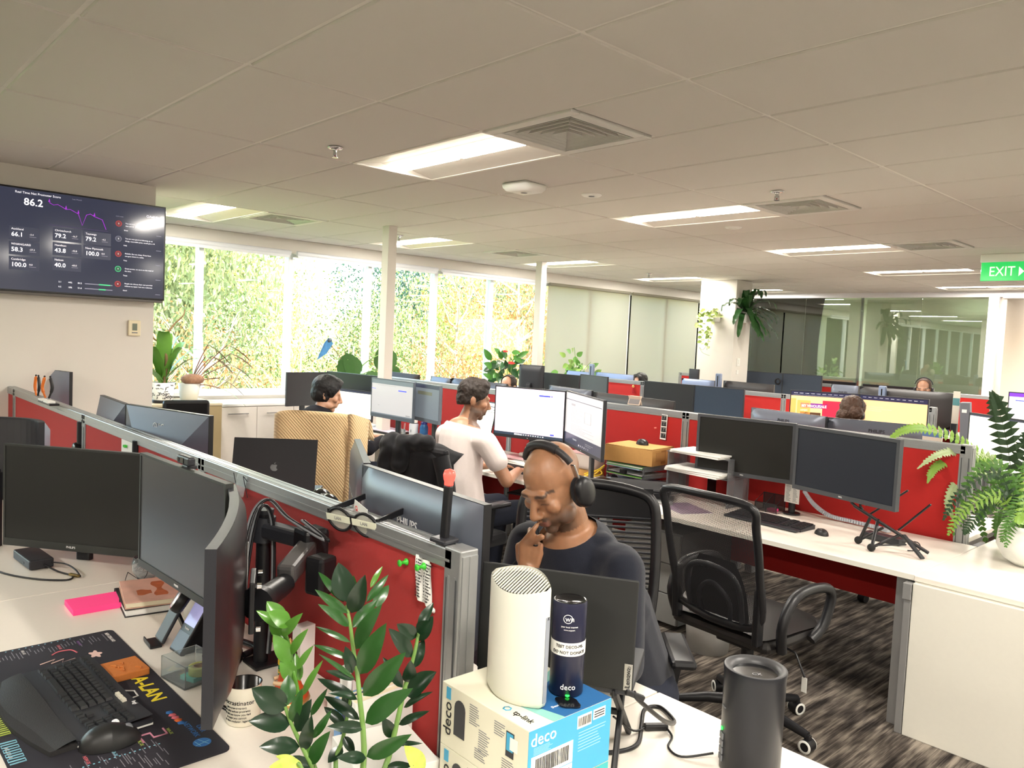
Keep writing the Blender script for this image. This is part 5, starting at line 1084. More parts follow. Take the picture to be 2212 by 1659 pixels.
tg = thing('glass_tumbler', 'clear tumbler holding two glass rods left of the white bottle', 'glass', (-3.0, 3.50, ZD)); part('glass_wall', MB().lathe([(.0, .002), (.03, .002), (.034, .07), (.032, .07), (.028, .006), (0, .006)], 20), mat('clear_glass', (235, 242, 245), .03, trans=.9, ior=1.3), tg); part('rods', MB().cyl((-.02, 0, .004), (-.03, 0, .15), .006).cyl((.02, 0, .004), (.03, .01, .13), .006), mat('clear_glass', (235, 242, 245), .03, trans=.9, ior=1.3), tg)
pf = thing('document_folder', 'purple tinted papers in a dark folder by the thin white post', 'folder', (-3.30, 3.56, ZD), radians(8)); part('folder_cover', MB().box((0, 0, .012), (.36, .26, .004), RY(radians(2)), .001), BLACK, pf); part('papers', MB().box((-.02, .01, .022), (.34, .25, .008), RY(radians(2)), .001), mat('lilac_paper', (222, 208, 226), .7), pf); part('spine', MB().bx(-.18, .18, -.13, -.126, 0, .02), BLACK, pf)
ph = thing('desk_phone', 'dark desk phone at the left end behind the cream blanket', 'phone', (-4.05, 2.98, ZD), .3); part('housing', MB().prism([(-.09, 0), (.09, 0), (.09, .06), (-.09, .02)], .18, Matrix(((0, 0, 1, -.09), (1, 0, 0, 0), (0, 1, 0, 0), (0, 0, 0, 1)))), DARK, ph); part('handset', MB().tube(smooth_path([(-.07, -.07, .045), (-.075, 0, .085), (-.07, .07, .085)], 4), .018), BLACK, ph)
# magazines, white router with aerials, boxes
for k, (x, y, r_, m_, lab) in enumerate(((-1.52, 3.58, 12, mat('magazine_red', (196, 70, 76), .35, var=.5, vs_=9), 'red and white magazine lowest under the white router'), (-1.50, 3.60, 5, mat('magazine_pink', (222, 180, 184), .3, var=.3, vs_=7), 'pink magazine lying on the red one'), (-1.30, 3.52, -6, PAPER, 'white sheet in front of the magazines'))):
    t = thing('magazine' if k < 2 else 'paper_sheet', lab, 'magazine' if k < 2 else 'paper', (x, y, ZD+.009*(k if k < 2 else 0)), radians(r_)); part('pages', MB().box((0, 0, .0035), (.29, .21, .006), None, .001), PAPER, t); part('cover', MB().box((0, 0, .0073), (.29, .21, .0012)), m_, t)
wr = thing('white_router', 'flat white router with four upright aerials behind the bald head', 'router', (-1.44, 3.70, ZD+.019), 0); part('body', MB().box((0.06, -.02, .016), (.30, .13, .030), None, .012), WHITE, wr)
for k, x in enumerate((-.09, -.02, .085, .14)): part('antenna', MB().bar((x, .05, .02), (x+.010, .06, .18), .015, .007, .003), WHITE, wr)
wx = thing('white_box', 'white product box on a brown one behind the headphones', 'box', (-.80, 3.62, ZD+.045), radians(-4)); part('carton', MB().box((0, 0, .05), (.26, .20, .10), None, .002), mat('white_card', (232, 222, 218), .55), wx); part('lid_film', MB().box((0, 0, .103), (.262, .202, .006), None, .002), mat('lid_film', (214, 190, 190), .2), wx)
wy = thing('brown_box', 'flat brown carton under the white product box', 'box', (-.80, 3.60, ZD), radians(2)); part('carton', MB().box((0, 0, .022), (.30, .24, .044), None, .002), mat('cardboard', (196, 148, 86), .8, var=.08, vs_=30), wy)
yc = single('yellow_cable', MB().tube(smooth_path([(-.06, -.05, .01), (.02, .02, .07), (.04, .06, .10), (.0, .02, .04), (-.05, .03, .02), (.03, -.03, .03), (.07, .0, .05), (.0, .05, .06), (-.07, -.02, .03)], 8), .005, 6), mat('yellow_jacket', (232, 196, 40), .45), 'coil of yellow network cable behind the headphones', 'cable', (-.50, 3.36, ZD+.02))
for k, (x, y, z, r_, lab) in enumerate(((-.33, 3.33, 0, 10, 'long black gadget lying beside the yellow cable'), (-.30, 3.20, 0, -14, 'black strap and tray lying in front of the yellow cable'))):
    t = thing('black_gadget', lab, 'gadget', (x, y, ZD), radians(r_)); part('body', MB().box((0, 0, .03), (.20, .07, .05) if k == 0 else (.26, .12, .05), None, .012), BLACK, t)
    part('clip', MB().box((.07, 0, .058), (.05, .05, .014), None, .004), SATIN, t)
single('grey_cup_lens', MB().lathe([(0, 0), (.03, 0), (.032, .04), (.02, .055), (0, .055)], 18), DARK, 'small dark round gadget beside the yellow cable', 'gadget', (-.40, 3.46, ZD))
single('red_tin', MB().box((0, 0, .085), (.11, .09, .17), None, .006), mat('dark_red', (130, 16, 30), .3), 'dark red glossy box between the white box and the paper trays', 'box', (-.57, 3.66, ZD))
# letter tray with folders, cardboard box with a mouse on top
tr_ = thing('letter_tray', 'clear stacked letter trays full of papers under the cardboard box', 'tray', (-.28, 3.56, ZD), radians(-3))
for k in range(3): part('tray', MB().bx(-.17, .17, -.13, .13, .02+.052*k, .023+.052*k).bx(-.17, -.167, -.13, .13, .02+.052*k, .055+.052*k).bx(.167, .17, -.13, .13, .02+.052*k, .055+.052*k).bx(-.165, -.155, .12, .13, .0, .055+.052*k).bx(.155, .165, .12, .13, .0, .055+.052*k).bx(-.165, -.155, -.13, -.12, .0, .05+.052*k).bx(.155, .165, -.13, -.12, .0, .05+.052*k), mat('smoke_acrylic', (120, 122, 126), .15, alpha=.6), tr_)
rp = random.Random(6); 
cols = [PAPER, mat('folder_blue', (170, 190, 222), .6), PAPER, mat('folder_green', (110, 200, 50), .6), mat('folder_pale', (210, 220, 240), .6), PAPER, mat('folder_dark', (40, 42, 46), .6)]
for k in range(14):
    z = ZD+(.0240, .0295, .035, .0405, .0760, .0815, .087, .0925, .1280, .1335, .139, .1445, .150, .1555)[k]; m_ = cols[(k*3+2) % 7]
    t = single('paper_folder', MB().box((0, 0, .0022), (.30, .235, .0045), None, .0006), mat('folder_green', (110, 200, 50), .6) if k == 10 else m_, ['bottom sheet bundle in the paper trays', 'second bundle from the bottom in the paper trays', 'third bundle in the lowest paper tray', 'top bundle in the lowest paper tray', 'lowest bundle in the middle paper tray', 'second bundle in the middle paper tray', 'third bundle in the middle paper tray', 'top bundle in the middle paper tray', 'lowest bundle in the top paper tray', 'bundle just below the green folder', 'bright green folder in the paper trays', 'bundle just above the green folder', 'second folder under the cardboard box', 'folder touching the underside of the cardboard box'][k], 'folder', (-.29+rp.uniform(-.012, .012), 3.545+rp.uniform(-.02, .01), z), radians(rp.uniform(-4, 2)), 'papers in the letter trays')
bcl = thing('binder_clip', 'black binder clip on the papers in the trays', 'clip', (-.28, 3.405, ZD+.107)); part('clip_body', MB().prism([(-.012, -.016), (.012, -.010), (.012, .010), (-.012, .016)], .045, Matrix(((0, 0, 1, -.022), (1, 0, 0, 0), (0, 1, 0, 0), (0, 0, 0, 1)))), BLACK, bcl); part('wire_handle', MB().tube([(-.008, -.01, .012), (-.008, -.035, .016), (.008, -.035, .016), (.008, -.01, .012)], .0012, 5), STEEL, bcl)
CARD = mat('cardboard', (196, 148, 86), .8, var=.08, vs_=30)
cbx = thing('cardboard_box', 'brown cardboard box with a mouse on top of it', 'box', (-.285, 3.575, ZD+.162), radians(7))
part('carton', MB().box((0, 0, .055), (.375, .30, .108), None, .002), CARD, cbx); part('top_flap', MB().box((-.085, 0, .1105), (.19, .297, .003), RY(radians(1))).box((.10, .0, .1103), (.17, .297, .003), RY(radians(-1))), CARD, cbx)
part('tape_strip', MB().bx(.1875, .1885, -.03, .03, .01, .10), mat('brown_tape', (150, 104, 50), .3), cbx); part('shipping_label', MB().bx(.1877, .1889, -.10, .02, .03, .09), mat('label_tan', (178, 132, 76), .6), cbx)
mouse('black mouse with a grey back sitting on the cardboard box', (-.30, 3.62, ZD+.274), radians(70), 1.05)
# laptop bag on a silver laptop
sl = thing('silver_laptop', 'closed silver laptop under the black bag', 'laptop', (.06, 3.20, ZD), radians(33)); part('base', MB().box((0, 0, .006), (.36, .25, .010), None, .003), ALU, sl); part('lid', MB().box((0, 0, .0145), (.36, .25, .006), None, .002), ALU, sl)
bg = thing('laptop_bag', 'padded black laptop bag lying on the silver laptop', 'bag', (-.03, 3.26, ZD+.0180), radians(31))
part('bag_body', MB().grid(lambda u, v: V(((u-.5)*.40, (v-.5)*.29, .050+.022*sin(pi*u)*sin(pi*v)+.012*v)), 14, 12).box((0, 0, .028), (.40, .29, .056), None, .018), CLOTHB, bg); part('zip_seam', MB().tube([(-.20, -.14, .036), (.0, -.149, .034), (.20, -.14, .036), (.203, 0, .036), (.2, .14, .038)], .0035, 5), BLACK, bg); part('zip_puller', MB().bar((-.16, -.15, .034), (-.15, -.165, .010), .006, .003), STEEL, bg)
# paper shelf with smoky acrylic trays to the right of the post
ps = thing('acrylic_shelf', 'clear acrylic paper shelf holding white sheets beside the left black screen', 'shelf', (.27, 3.56, ZD))
part('shelf_tray', MB().bx(-.22, .24, -.14, .12, .17, .174), mat('smoke_acrylic', (120, 122, 126), .15, alpha=.5), ps); part('shelf_tray', MB().bx(-.22, .24, -.14, .12, .29, .294), mat('smoke_acrylic', (120, 122, 126), .15, alpha=.5), ps)
part('support', MB().bx(.225, .235, -.13, .11, 0, .30), mat('smoke_acrylic', (120, 122, 126), .15, alpha=.5), ps); part('support', MB().bx(-.215, -.205, -.13, .11, 0, .30), mat('smoke_acrylic', (120, 122, 126), .15, alpha=.5), ps)
for k, (z, dx, n, lab) in enumerate(((.1745, 0, 3, 'pile of white papers on the lower acrylic shelf'), (.2945, .02, 2, 'thin white papers on the upper acrylic shelf'))):
    t = thing('paper_pile', lab, 'papers', (.27+dx, 3.50, ZD+z), radians(-4))
    for q in range(n): part('sheets', MB().box((0.01*q, -.006*q, .006+.012*q), (.40-.03*k, .25, .010), RZ(radians(3*q)), .001), PAPER, t)
wo = thing('wire_organiser', 'black wire letter rack behind the acrylic shelf', 'organiser', (.30, 3.73, ZD)); part('wire_frame', MB().bx(-.10, -.096, -.05, .05, 0, .38).bx(.096, .10, -.05, .05, 0, .38).bx(-.1, .1, .046, .05, .30, .38), mat('wire_mesh_black', (36, 34, 36), .5), wo)
mz = thing('magazine', 'landscape magazine on the desk under the mesh chair back', 'magazine', (.36, 3.20, ZD), radians(-25)); part('pages', MB().box((0, 0, .002), (.29, .21, .004)), PAPER, mz); part('cover', MB().box((0, 0, .0045), (.29, .21, .001)), mat('landscape_print', (150, 130, 150), .4, var=.6, vs_=10), mz)
# twin black screens on one pole
SHL = mat('dell_shell', (66, 68, 72), .5); DSC = mat('dell_screen_warm', (32, 33, 31), .42, spec=.4); DSC2 = mat('dell_screen_cool', (34, 38, 47), .42, spec=.4)
monitor((0.2503,3.46,1.273), (0.8545,3.547,1.273), .355, 'left one of the twin black screens on one pole', screen=DSC, chin=.024, bez=.017, th=.03, stand='none', chinlogo='DELL', bezm=SHL, col=SHL)
monitor((0.9605,3.348,1.288), (1.562,3.207,1.288), .352, 'right one of the twin black screens on one pole, next to the fern', screen=DSC2, chin=.024, bez=.017, th=.03, stand='none', chinlogo='DELL', bezm=SHL, col=SHL)
da = thing('screen_support', 'black pole carrying the twin black screens', 'monitor arm', (.80, 3.66, ZD)); part('pole', MB().cyl((0, 0, .0), (0, 0, .40), .020).cyl((0, 0, 0), (0, 0, .010), .05), BLACK, da); part('crossbar', MB().bar((0, 0, .37), (-.25, -.10, .37), .04, .04, .006).bar((0, 0, .37), (.47, -.36, .38), .04, .04, .006), BLACK, da)
ll = thing('phone_list', 'white sheet with two columns of names stuck on the screen pole', 'paper', (0.8108,3.63,0.8462), radians(-6)); part('paper_sheet', MB().box((0, 0, 0), (.098, .001, .108)), PAPER, ll); m_ = MB()
for c in range(2):
    for r in range(13): m_.bx(-.040+.046*c, -.040+.046*c+rl.uniform(.018, .034), -.0009, -.0005, .042-.0072*r, .0445-.0072*r)
part('list_print', m_, GREYP, ll, kind='stuff')
og = thing('mesh_organiser', 'low black wire mesh desk organiser left of the screen pole', 'organiser', (.68, 3.62, ZD)); MMB = mesh_mat('organiser_mesh', (30, 28, 30), 500, .33)
part('mesh_side', MB().bx(-.07, .07, -.05, -.049, .004, .055).bx(-.07, .07, .049, .05, .004, .10), MMB, og)
part('frame_wire', MB().tube([(-.07, -.05, .055), (.07, -.05, .055), (.07, .05, .10), (-.07, .05, .10)], .0022, 5, True).tube([(-.07, -.05, 0), (.07, -.05, 0), (.07, .05, 0), (-.07, .05, 0)], .0022, 5, True).tube([(0, -.05, 0), (0, -.05, .055), (0, .05, .10), (0, .05, 0)], .0022, 5, True).bar((-.07, -.05, 0), (-.07, -.05, .055), .004, .004).bar((.07, -.05, 0), (.07, -.05, .055), .004, .004).bar((-.07, .05, 0), (-.07, .05, .1), .004, .004).bar((.07, .05, 0), (.07, .05, .1), .004, .004), BLACK, og)
single('pink_notes', MB().box((0, 0, .008), (.05, .05, .014), None, .001), PINK, 'small pink notes inside the mesh organiser', 'notes', (.70, 3.62, ZD+.004))
keyboard_flat('black keyboard on the desk in front of the twin black screens', (.835, 3.345, ZD), radians(-3), .46, .15, True)
mouse('small black mouse right of the keyboard by the laptop stand', (1.148, 3.315, ZD), radians(60), .85)
# cable spine
csn = thing('cable_spine', 'pale segmented cable spine trailing along the foot of the red partition', 'cable', (0, 0, 0)); spts = smooth_path([(.84, 3.72, .86), (.90, 3.73, .79), (1.00, 3.72, .745), (1.12, 3.72, .738), (1.26, 3.70, .738), (1.36, 3.66, .738)], 9)
seg = MB().box((0, 0, 0), (.012, .030, .018), None, .003).mesh('segment'); seg.materials.append(mat('spine_grey', (176, 182, 190), .45))
for a, b in zip(spts[:-1], spts[1:]):
    o = link('segment', seg, csn); o.location = (a+b)/2; o.rotation_euler = (b-a).to_track_quat('X', 'Z').to_euler()
# folding laptop stand
fs = thing('laptop_stand', 'empty black folding laptop stand with round feet in front of the fern', 'laptop stand', (1.47, 3.30, ZD), radians(-6))
def fb(a, b, w=.016, h=.012): return part('bar', MB().bar(a, b, w, h, .004), BLACK, fs)
fb((-.13, -.06, .20), (.20, .06, .02), .022, .014); fb((.03, .09, .09), (.17, .11, .25), .016, .010); fb((-.10, .05, .15), (.06, .10, .30), .016, .010); fb((-.05, -.03, .165), (-.11, -.02, .02)); fb((-.02, -.02, .15), (.0, -.10, .02)); fb((-.11, -.02, .02), (-.02, .04, .10)); fb((.0, -.10, .02), (.08, .02, .09)); fb((.09, .02, .09), (.215, -.03, .008), .026, .010); fb((.0, -.10, .03), (.13, -.02, .055), .008, .008)
for p in ((-.115, -.02, .020), (.0, -.105, .020)): part('round_foot', MB().sph(p, .0195, 14, 9), RUBBER, fs)
part('hook', MB().tube(smooth_path([(-.12, -.055, .195), (-.145, -.06, .215), (-.135, -.055, .235), (-.115, -.05, .225)], 4), .007, 7).tube(smooth_path([(-.09, -.045, .185), (-.105, -.045, .205), (-.09, -.04, .22), (-.075, -.04, .21)], 4), .006, 7), BLACK, fs)
ad = thing('usb_hub', 'dark red and black hub box behind the folding laptop stand', 'hub', (1.41, 3.47, ZD), radians(-8)); part('body', MB().box((0, 0, .018), (.20, .07, .034), None, .005), DARK, ad); part('cable', MB().tube(smooth_path([(.10, 0, .02), (.16, .03, .03), (.20, -.02, .006), (.17, -.08, .004)], 5), .003), BLACK, ad)
# decorations
st = thing('photo_strip', 'strip of four black and white booth photos pinned on the red partition', 'photos', (-.265, 3.812, 1.112)); part('strip_paper', MB().box((0, 0, 0), (.050, .001, .178), RY(radians(2))), PAPER, st)
for k in range(4):
    part('photo', MB().box((0, -.0008, .066-.042*k), (.043, .0006, .036)), mat('photo_bw', (110, 108, 106), .5, var=.9, vs_=80), st)
    part('figure', MB().sph((-.009, -.0012, .068-.042*k), (.007, .0006, .009), 10, 6).sph((.010, -.0012, .066-.042*k), (.007, .0006, .009), 10, 6).bx(-.018, .019, -.0016, -.001, .049-.042*k, .058-.042*k), INK, st)
tc_ = thing('desk_calendar', 'small tent calendar standing on the partition rail', 'calendar', (-.55, 3.835, 1.238), radians(4)); part('front_leaf', MB().box((0, -.018, .032), (.105, .003, .072), RX(radians(-24)), .001), mat('calendar_card', (206, 186, 170), .7), tc_); part('back_leaf', MB().box((0, .018, .032), (.105, .003, .072), RX(radians(24)), .001), mat('calendar_card', (206, 186, 170), .7), tc_); part('picture', MB().box((0, -.0205, .030), (.090, .001, .055), RX(radians(-24))), mat('calendar_grey', (128, 122, 122), .6), tc_)
pin('small pink pin left of the photo strip', (-.335, 3.818, 1.098), mat('pin_pinkish', (240, 140, 130), .4), .7)
# ================================================================ BEHIND THE SECOND PARTITION
PH2 = mat('philips_shell', (104, 110, 122), .32, metal=.3)
monitor((0.08616,4.381,1.27), (0.6876,4.276,1.27), .36, 'grey backed PHILIPS monitor behind the left black screen', mode='back', col=PH2, logo='PHILIPS', logoc=INK, slot=True, logoz=.33)
monitor((0.6646,4.346,1.262), (1.258,4.489,1.262), .36, 'dark grey backed PHILIPS monitor behind the right black screen', mode='back', col=GUN, logo='PHILIPS', logoc=INK, slot=True, logoz=.33)
monitor((-1.926,4.35,1.279), (-1.326,4.25,1.278), .36, 'pale blue topped monitor back, just above the bright document screen', mode='back', col=PH2)
monitor((-1.359,4.3,1.267), (-0.456,4.2,1.268), .36, 'wide dark monitor back behind the tent calendar', mode='back', col=mat('dark_shell', (52, 50, 50), .4))
monitor((-3.695,4.35,1.244), (-3.296,4.3,1.242), .34, 'pale blue monitor back above left of the white t-shirt man', mode='back', col=PH2, logo='PHILIPS', logoc=INKW, slot=True, stand='foot')
monitor((-3.281,4.3,1.243), (-2.442,4.3,1.258), .34, 'grey backed monitor just above the head of the white t-shirt man', mode='back', col=GUN, slot=True)
monitor((-3.95,2.8,1.267), (-3.997,3.26,1.256), .33, 'dark grey monitor with a pale lower lip at the left end, by the window', screen=mat('graphite_screen', (56, 56, 60), .4, spec=.4), chin=.012)
monitor((-4.434,3.52,1.224), (-3.575,3.62,1.27), .30, 'black monitor directly behind the dark haired man', screen=mat('off_black', (18, 16, 18), .35), stand='arm', chin=.012)
monitor((-4.093,4.08,1.248), (-3.553,4.08,1.282), .33, 'black monitor back right of the first thin white post', mode='back', col=mat('brown_black', (40, 34, 30), .5))
ap = thing('standing_paper', 'white leaflet standing behind the right end of the second partition', 'leaflet', (1.33, 4.30, ZD), radians(-6)); part('leaflet_sheet', MB().box((0, 0, .27), (.115, .01, .54), None, .002), mat('leaflet_paper', (206, 200, 186), .6), ap); part('blue_band', MB().box((0, -.0056, .51), (.115, .001, .03)).box((0, -.0056, .405), (.115, .001, .02)), mat('leaflet_blue', (90, 120, 170), .6), ap)
monitor((1.392,4.75,1.348), (1.796,4.45,1.362), .34, 'bright white screen behind the fern at the right edge', screen=LIT('screen_bright', (255, 252, 238), 1.15), ui=[(UIDARK, [(0, .97, 1, 1)])])
# ================================================================ THIRD CLUSTER
OR_ = LIT('screen_orange', (250, 196, 140), .95); ORD = LIT('screen_amber', (240, 168, 92), .9); NAV = LIT('screen_navy', (46, 46, 78), .5); PRP = LIT('screen_purple', (128, 46, 140), .8); CRI = LIT('screen_crimson', (220, 44, 70), .85); TEAL = LIT('screen_teal', (34, 84, 88), .5); BRN = LIT('screen_brown', (92, 64, 44), .5); WHT2 = LIT('screen_text_white', (255, 250, 245), 1.)
o1 = monitor((-0.5558,6.172,1.325), (-0.0364,6.463,1.325), .36, 'orange lit screen showing MY WHOLESALE LOGIN', screen=OR_, chin=.014, ui=[(NAV, [(0, .88, 1, 1)]), (ORD, [(0, 0, .08, .8), (.10, 0, .3, .76)]), (CRI, [(.48, .30, .80, .78)]), (PRP, [(.15, .56, .55, .69)]), (BRN, [(.15, .26, .46, .44)]), (TEAL, [(.47, .05, .66, .28)]), (UIWHITE2, [(.04+.085*k, .945, .10+.085*k, .96) for k in range(10)]+lines(.03, .9, .90, .915, 1))])
text('MY WHOLESALE', .034, WHT2, o1, (-.085, -.0125, .040), xs=.86, bold=.0006); text('LOGIN', .020, WHT2, o1, (-.17, -.0125, .0), align='CENTER')
monitor((-0.07673,6.568,1.32), (0.5113,6.608,1.32), .36, 'plain orange lit screen right of the MY WHOLESALE one', screen=OR_, chin=.014, ui=[(NAV, [(0, .88, 1, 1)]), (UIWHITE2, [(.04+.085*k, .945, .09+.085*k, .96) for k in range(11)]), (UILINE, lines(.1, .55, .6, .7, 3, .006)), (PRP, [(.02, .78, .10, .79)])])
monitor((-2.717,6.78,1.25), (-2.017,6.78,1.259), .36, 'left one of the pair of switched off screens beyond the tent calendar', screen=mat('off_warm', (36, 36, 38), .4), chin=.012)
monitor((-2.011,6.78,1.259), (-1.388,6.78,1.251), .36, 'right one of the pair of switched off screens, bluish', screen=mat('off_blue', (48, 60, 76), .4, spec=.4), chin=.012)
monitor((-4.702,6.78,1.229), (-3.759,6.78,1.265), .36, 'black switched off screen left of the narrow grey one, by the second post', screen=mat('off_brown', (30, 28, 28), .5), chin=.012)
monitor((-3.743,6.78,1.26), (-3.177,6.65,1.274), .36, 'narrow grey switched off screen right of the black one', screen=mat('off_grey', (74, 80, 84), .4, spec=.4), chin=.012)
monitor((-4.177,6.1,1.354), (-3.839,6.2,1.369), .40, 'tall dark panel behind the second thin white post', mode='back', col=DARK)
PHB = mat('pale_blue_shell2', (122, 138, 168), .35, metal=.2)
for px, lab, col, lg_ in ((((-4.848,7.7,1.244), (-4.405,7.7,1.258)), 'pale blue monitor back left of the trailing plant', PHB, None), (((-4.3,7.72,1.265), (-3.588,7.68,1.259)), 'blue grey monitor back beside the woman with long black hair', PHB, 'PHILIPS'), (((-2.826,7.7,1.274), (-2.342,7.7,1.279)), 'pale blue monitor back in front of the square column', PHB, 'PHILIPS'),
                      (((-2.218,7.7,1.288), (-1.527,7.66,1.289)), 'dark glossy curved monitor back right of the slim speaker', mat('dark_shell', (52, 50, 50), .4), None), (((-0.8891,7.74,1.347), (-0.5799,7.72,1.345)), 'grey monitor back above the left orange screen', PH2, 'PHILIPS'), (((-0.57,7.72,1.346), (0.368,7.66,1.345)), 'long dark monitor back above the right orange screen', mat('dark_shell', (52, 50, 50), .4), 'PHILIPS')):
    monitor(px[0], px[1], .36, lab, mode='back', col=col, logo=lg_, logoc=INK, slot=True)
for p, lab in (((-4.297,7.62,1.343), 'slim pale upright speaker by the trailing plant'), ((-2.243,7.62,1.343), 'slim grey upright speaker right of the pale blue monitor back'), ((-0.2924,7.62,1.339), 'slim pale upright webcam panel between the dark monitor backs')):
    t = thing('upright_speaker', lab, 'speaker', (p[0], p[1], ZD)); h_ = p[2]-ZD+.03; part('body', MB().box((0, 0, h_/2), (.072, .05, h_), None, .010), mat('speaker_blue', (112, 126, 150), .4), t); part('slot', MB().bx(-.006, .006, -.0265, -.025, h_-.16, h_-.03), SATIN, t)
lf = thing('leaflet', 'white and teal leaflet at the end of the long dark monitor back', 'leaflet', (0.4484,7.5,1.274)); part('leaflet_sheet', MB().box((0, 0, -.06), (.06, .008, .32), None, .001), mat('leaflet_paper', (206, 200, 186), .6), lf); part('teal_band', MB().box((0, -.0045, .0), (.06, .001, .07)), mat('teal_ink', (80, 130, 134), .6), lf); part('foot', MB().box((0, 0, -.40), (.05, .05, .38)), DARK, lf)
go = thing('grey_file', 'grey file holder leaning beside the teal leaflet', 'file', (0.555,7.42,1.251), .2); part('file_body', MB().box((0, 0, -.28), (.085, .16, .62), RY(radians(-4)), .006), mat('file_grey', (110, 112, 120), .5), go); part('label', MB().box((0, -.081, -.05), (.04, .002, .03)), PAPER, go)
monitor((0.6998,8.2,1.388), (1.273,8.2,1.378), .34, 'screen with a purple header at the right edge', screen=LIT('screen_violet_white', (236, 232, 250), 1.), ui=[(LIT('screen_violet', (120, 60, 200), .9), [(0, .88, 1, 1)]), (UIBLUE, [(.1, .75, .3, .78)])])
# ================================================================ FOURTH CLUSTER
monitor((-3.421,10.20,1.345), (-2.772,10.20,1.351), .62, 'tall slate blue panel monitor before the glass wall, left of the pair', screen=mat('slate_panel', (56, 66, 80), .4, spec=.4), chin=.01)
p2 = monitor((-2.772,10.20,1.351), (-2.166,10.20,1.35), .62, 'tall slate blue panel monitor before the glass wall, right of the pair', screen=mat('slate_panel', (56, 66, 80), .4, spec=.4), chin=.01)
single('headset_hook', MB().lathe([(.03, -.01), (.045, -.012), (.05, 0), (.045, .012), (.03, .01)], 18, RX(pi/2)), BLACK, 'black headset hanging on the slate blue panels', 'headset', (-2.81,10.12,1.223))
monitor((-3.335,8.6,1.368), (-3.176,8.6,1.378), .5, 'small dark tilted panel left of the square column foot', mode='back', col=DARK, bulge=.01)
for a, b, lab in (((-2.594,11.10,1.249), (-2.062,11.10,1.259), 'black monitor top before the glass wall, left of the white mullion'), ((-1.964,11.10,1.245), (-1.171,11.10,1.245), 'black monitor top before the glass wall, right of the white mullion')): monitor(a, b, .4, lab, screen=SCREEN_OFF, chin=.01)
# keepsake on the third partition
kc = thing('key_charm', 'small red and gold charm hanging on the third red partition', 'charm', (-3.227,7.215,1.123)); part('gold_knob', MB().sph((0, 0, .02), .018, 10, 7), mat('gilt', (214, 176, 110), .3, metal=.7), kc); part('red_tassel', MB().cyl((0, 0, 0), (.004, 0, -.07), .012, .018), mat('tassel_red', (150, 20, 30), .8), kc)
# ---- television and wall controls
tv = thing('television', 'wall mounted television showing a dark score dashboard', 'television', (-3.115, .745, 2.195), pi/2)
TW, TH = 1.235, .695
part('tv_frame', MB().box((0, 0, 0), (TW, .045, TH), None, .004), SATIN, tv); part('wall_bracket', MB().box((0, .05, 0), (.5, .06, .3)), BLACK, tv); part('speaker_bar', MB().box((.0, -.006, -TH/2-.008), (TW*.98, .03, .02), None, .004), mat('tv_bar', (96, 92, 88), .4), tv)
TVS = bpy.data.materials.new('tv_panel'); TVS.use_nodes = True; b_ = TVS.node_tree.nodes['Principled BSDF']; b_.inputs['Base Color'].default_value = (*lin((18, 20, 30)), 1); b_.inputs['Roughness'].default_value = .10; b_.inputs['Emission Color'].default_value = (*lin((52, 56, 74)), 1); b_.inputs['Emission Strength'].default_value = .45
part('tv_screen', MB().bx(-TW/2+.012, TW/2-.012, -.0235, -.022, -TH/2+.014, TH/2-.012), TVS, tv)
TVW = LIT('tv_white', (250, 248, 255), 1.); TVP = LIT('tv_violet', (160, 40, 200), .9); TVG = LIT('tv_green', (70, 200, 130), .9); TVR = LIT('tv_red', (190, 50, 50), .8); TVD = LIT('tv_card', (56, 62, 84), .45); TVL = LIT('tv_faint', (140, 140, 160), .5)
def tvt(s, size, x, z, m=None, al='LEFT', bold=0.): return text(s, size, m or TVW, tv, (x, -.0242, z), (pi/2, 0, 0), al, .0002, bold=bold)
tvt('Real Time Net Promoter Score', .021, -.26+.03-.12, .312); tvt('Last Month', .013, .0-.01, .312, TVL); tvt('86.2', .066, -.30, .252, bold=.001)
pl = [(x, z) for x, z in zip([.02+.027*k for k in range(15)], [.268, .255, .262, .250, .236, .240, .228, .216, .140, .216, .226, .212, .204, .196, .130])]
pl = [(-.15+.0255*k*1.0, z) for k, (x, z) in enumerate(pl)]
part('line_chart', MB().tube([(x, -.0243, z) for x, z in pl], .0022, 4), TVP, tv); part('chart_baseline', MB().bx(-.15, .22, -.0245, -.024, .118, .1195), LIT('tv_dim_violet', (80, 40, 110), .5), tv)
for k in (0, 4, 7, 11): part('marker', MB().prism([(-.006, -.008), (.006, -.008), (0, .016)], .0006, TR((pl[k][0], -.0238, pl[k][1]+.012)) @ RX(pi/2)), TVP, tv)
for name, val, d_, x, z in (('Auckland', '66.1', '-3.4', -.37, .045), ('WHANGAREI', '58.3', '-27.3', -.37, -.055), ('Cambridge', '100.0', '0.0', -.37, -.155), ('Christchurch', '79.2', '-16.7', -.115, .065), ('Hamilton', '43.8', '-43.8', -.115, -.035), ('Nelson', '40.0', '-60.0', -.115, -.135), ('Tauranga', '79.2', '-4.2', .075, .065), ('New Plymouth', '100.0', '0.0', .075, -.035)):
    part('score_card', MB().bx(x-.012, x+.165, -.0242, -.0236, z-.048, z+.040), TVD, tv); tvt(name, .019, x, z+.022); tvt(val, .040, x, z-.014, bold=.0006); tvt(d_, .016, x+.105, z-.008); part('small_print', MB().bx(x+.105, x+.145, -.0246, -.024, z-.024, z-.021), TVL, tv)
tvt('AskNicely', .022, .50, .262, bold=.0004); part('star_mark', MB().tube([(.488+.011*(1 if k % 2 else .5)*sin(k*pi/5), -.0243, .263+.011*(1 if k % 2 else .5)*cos(k*pi/5)) for k in range(10)], .0013, 4, True), TVW, tv)
tvt('RESPONSES', .010, .27, .235, TVL)
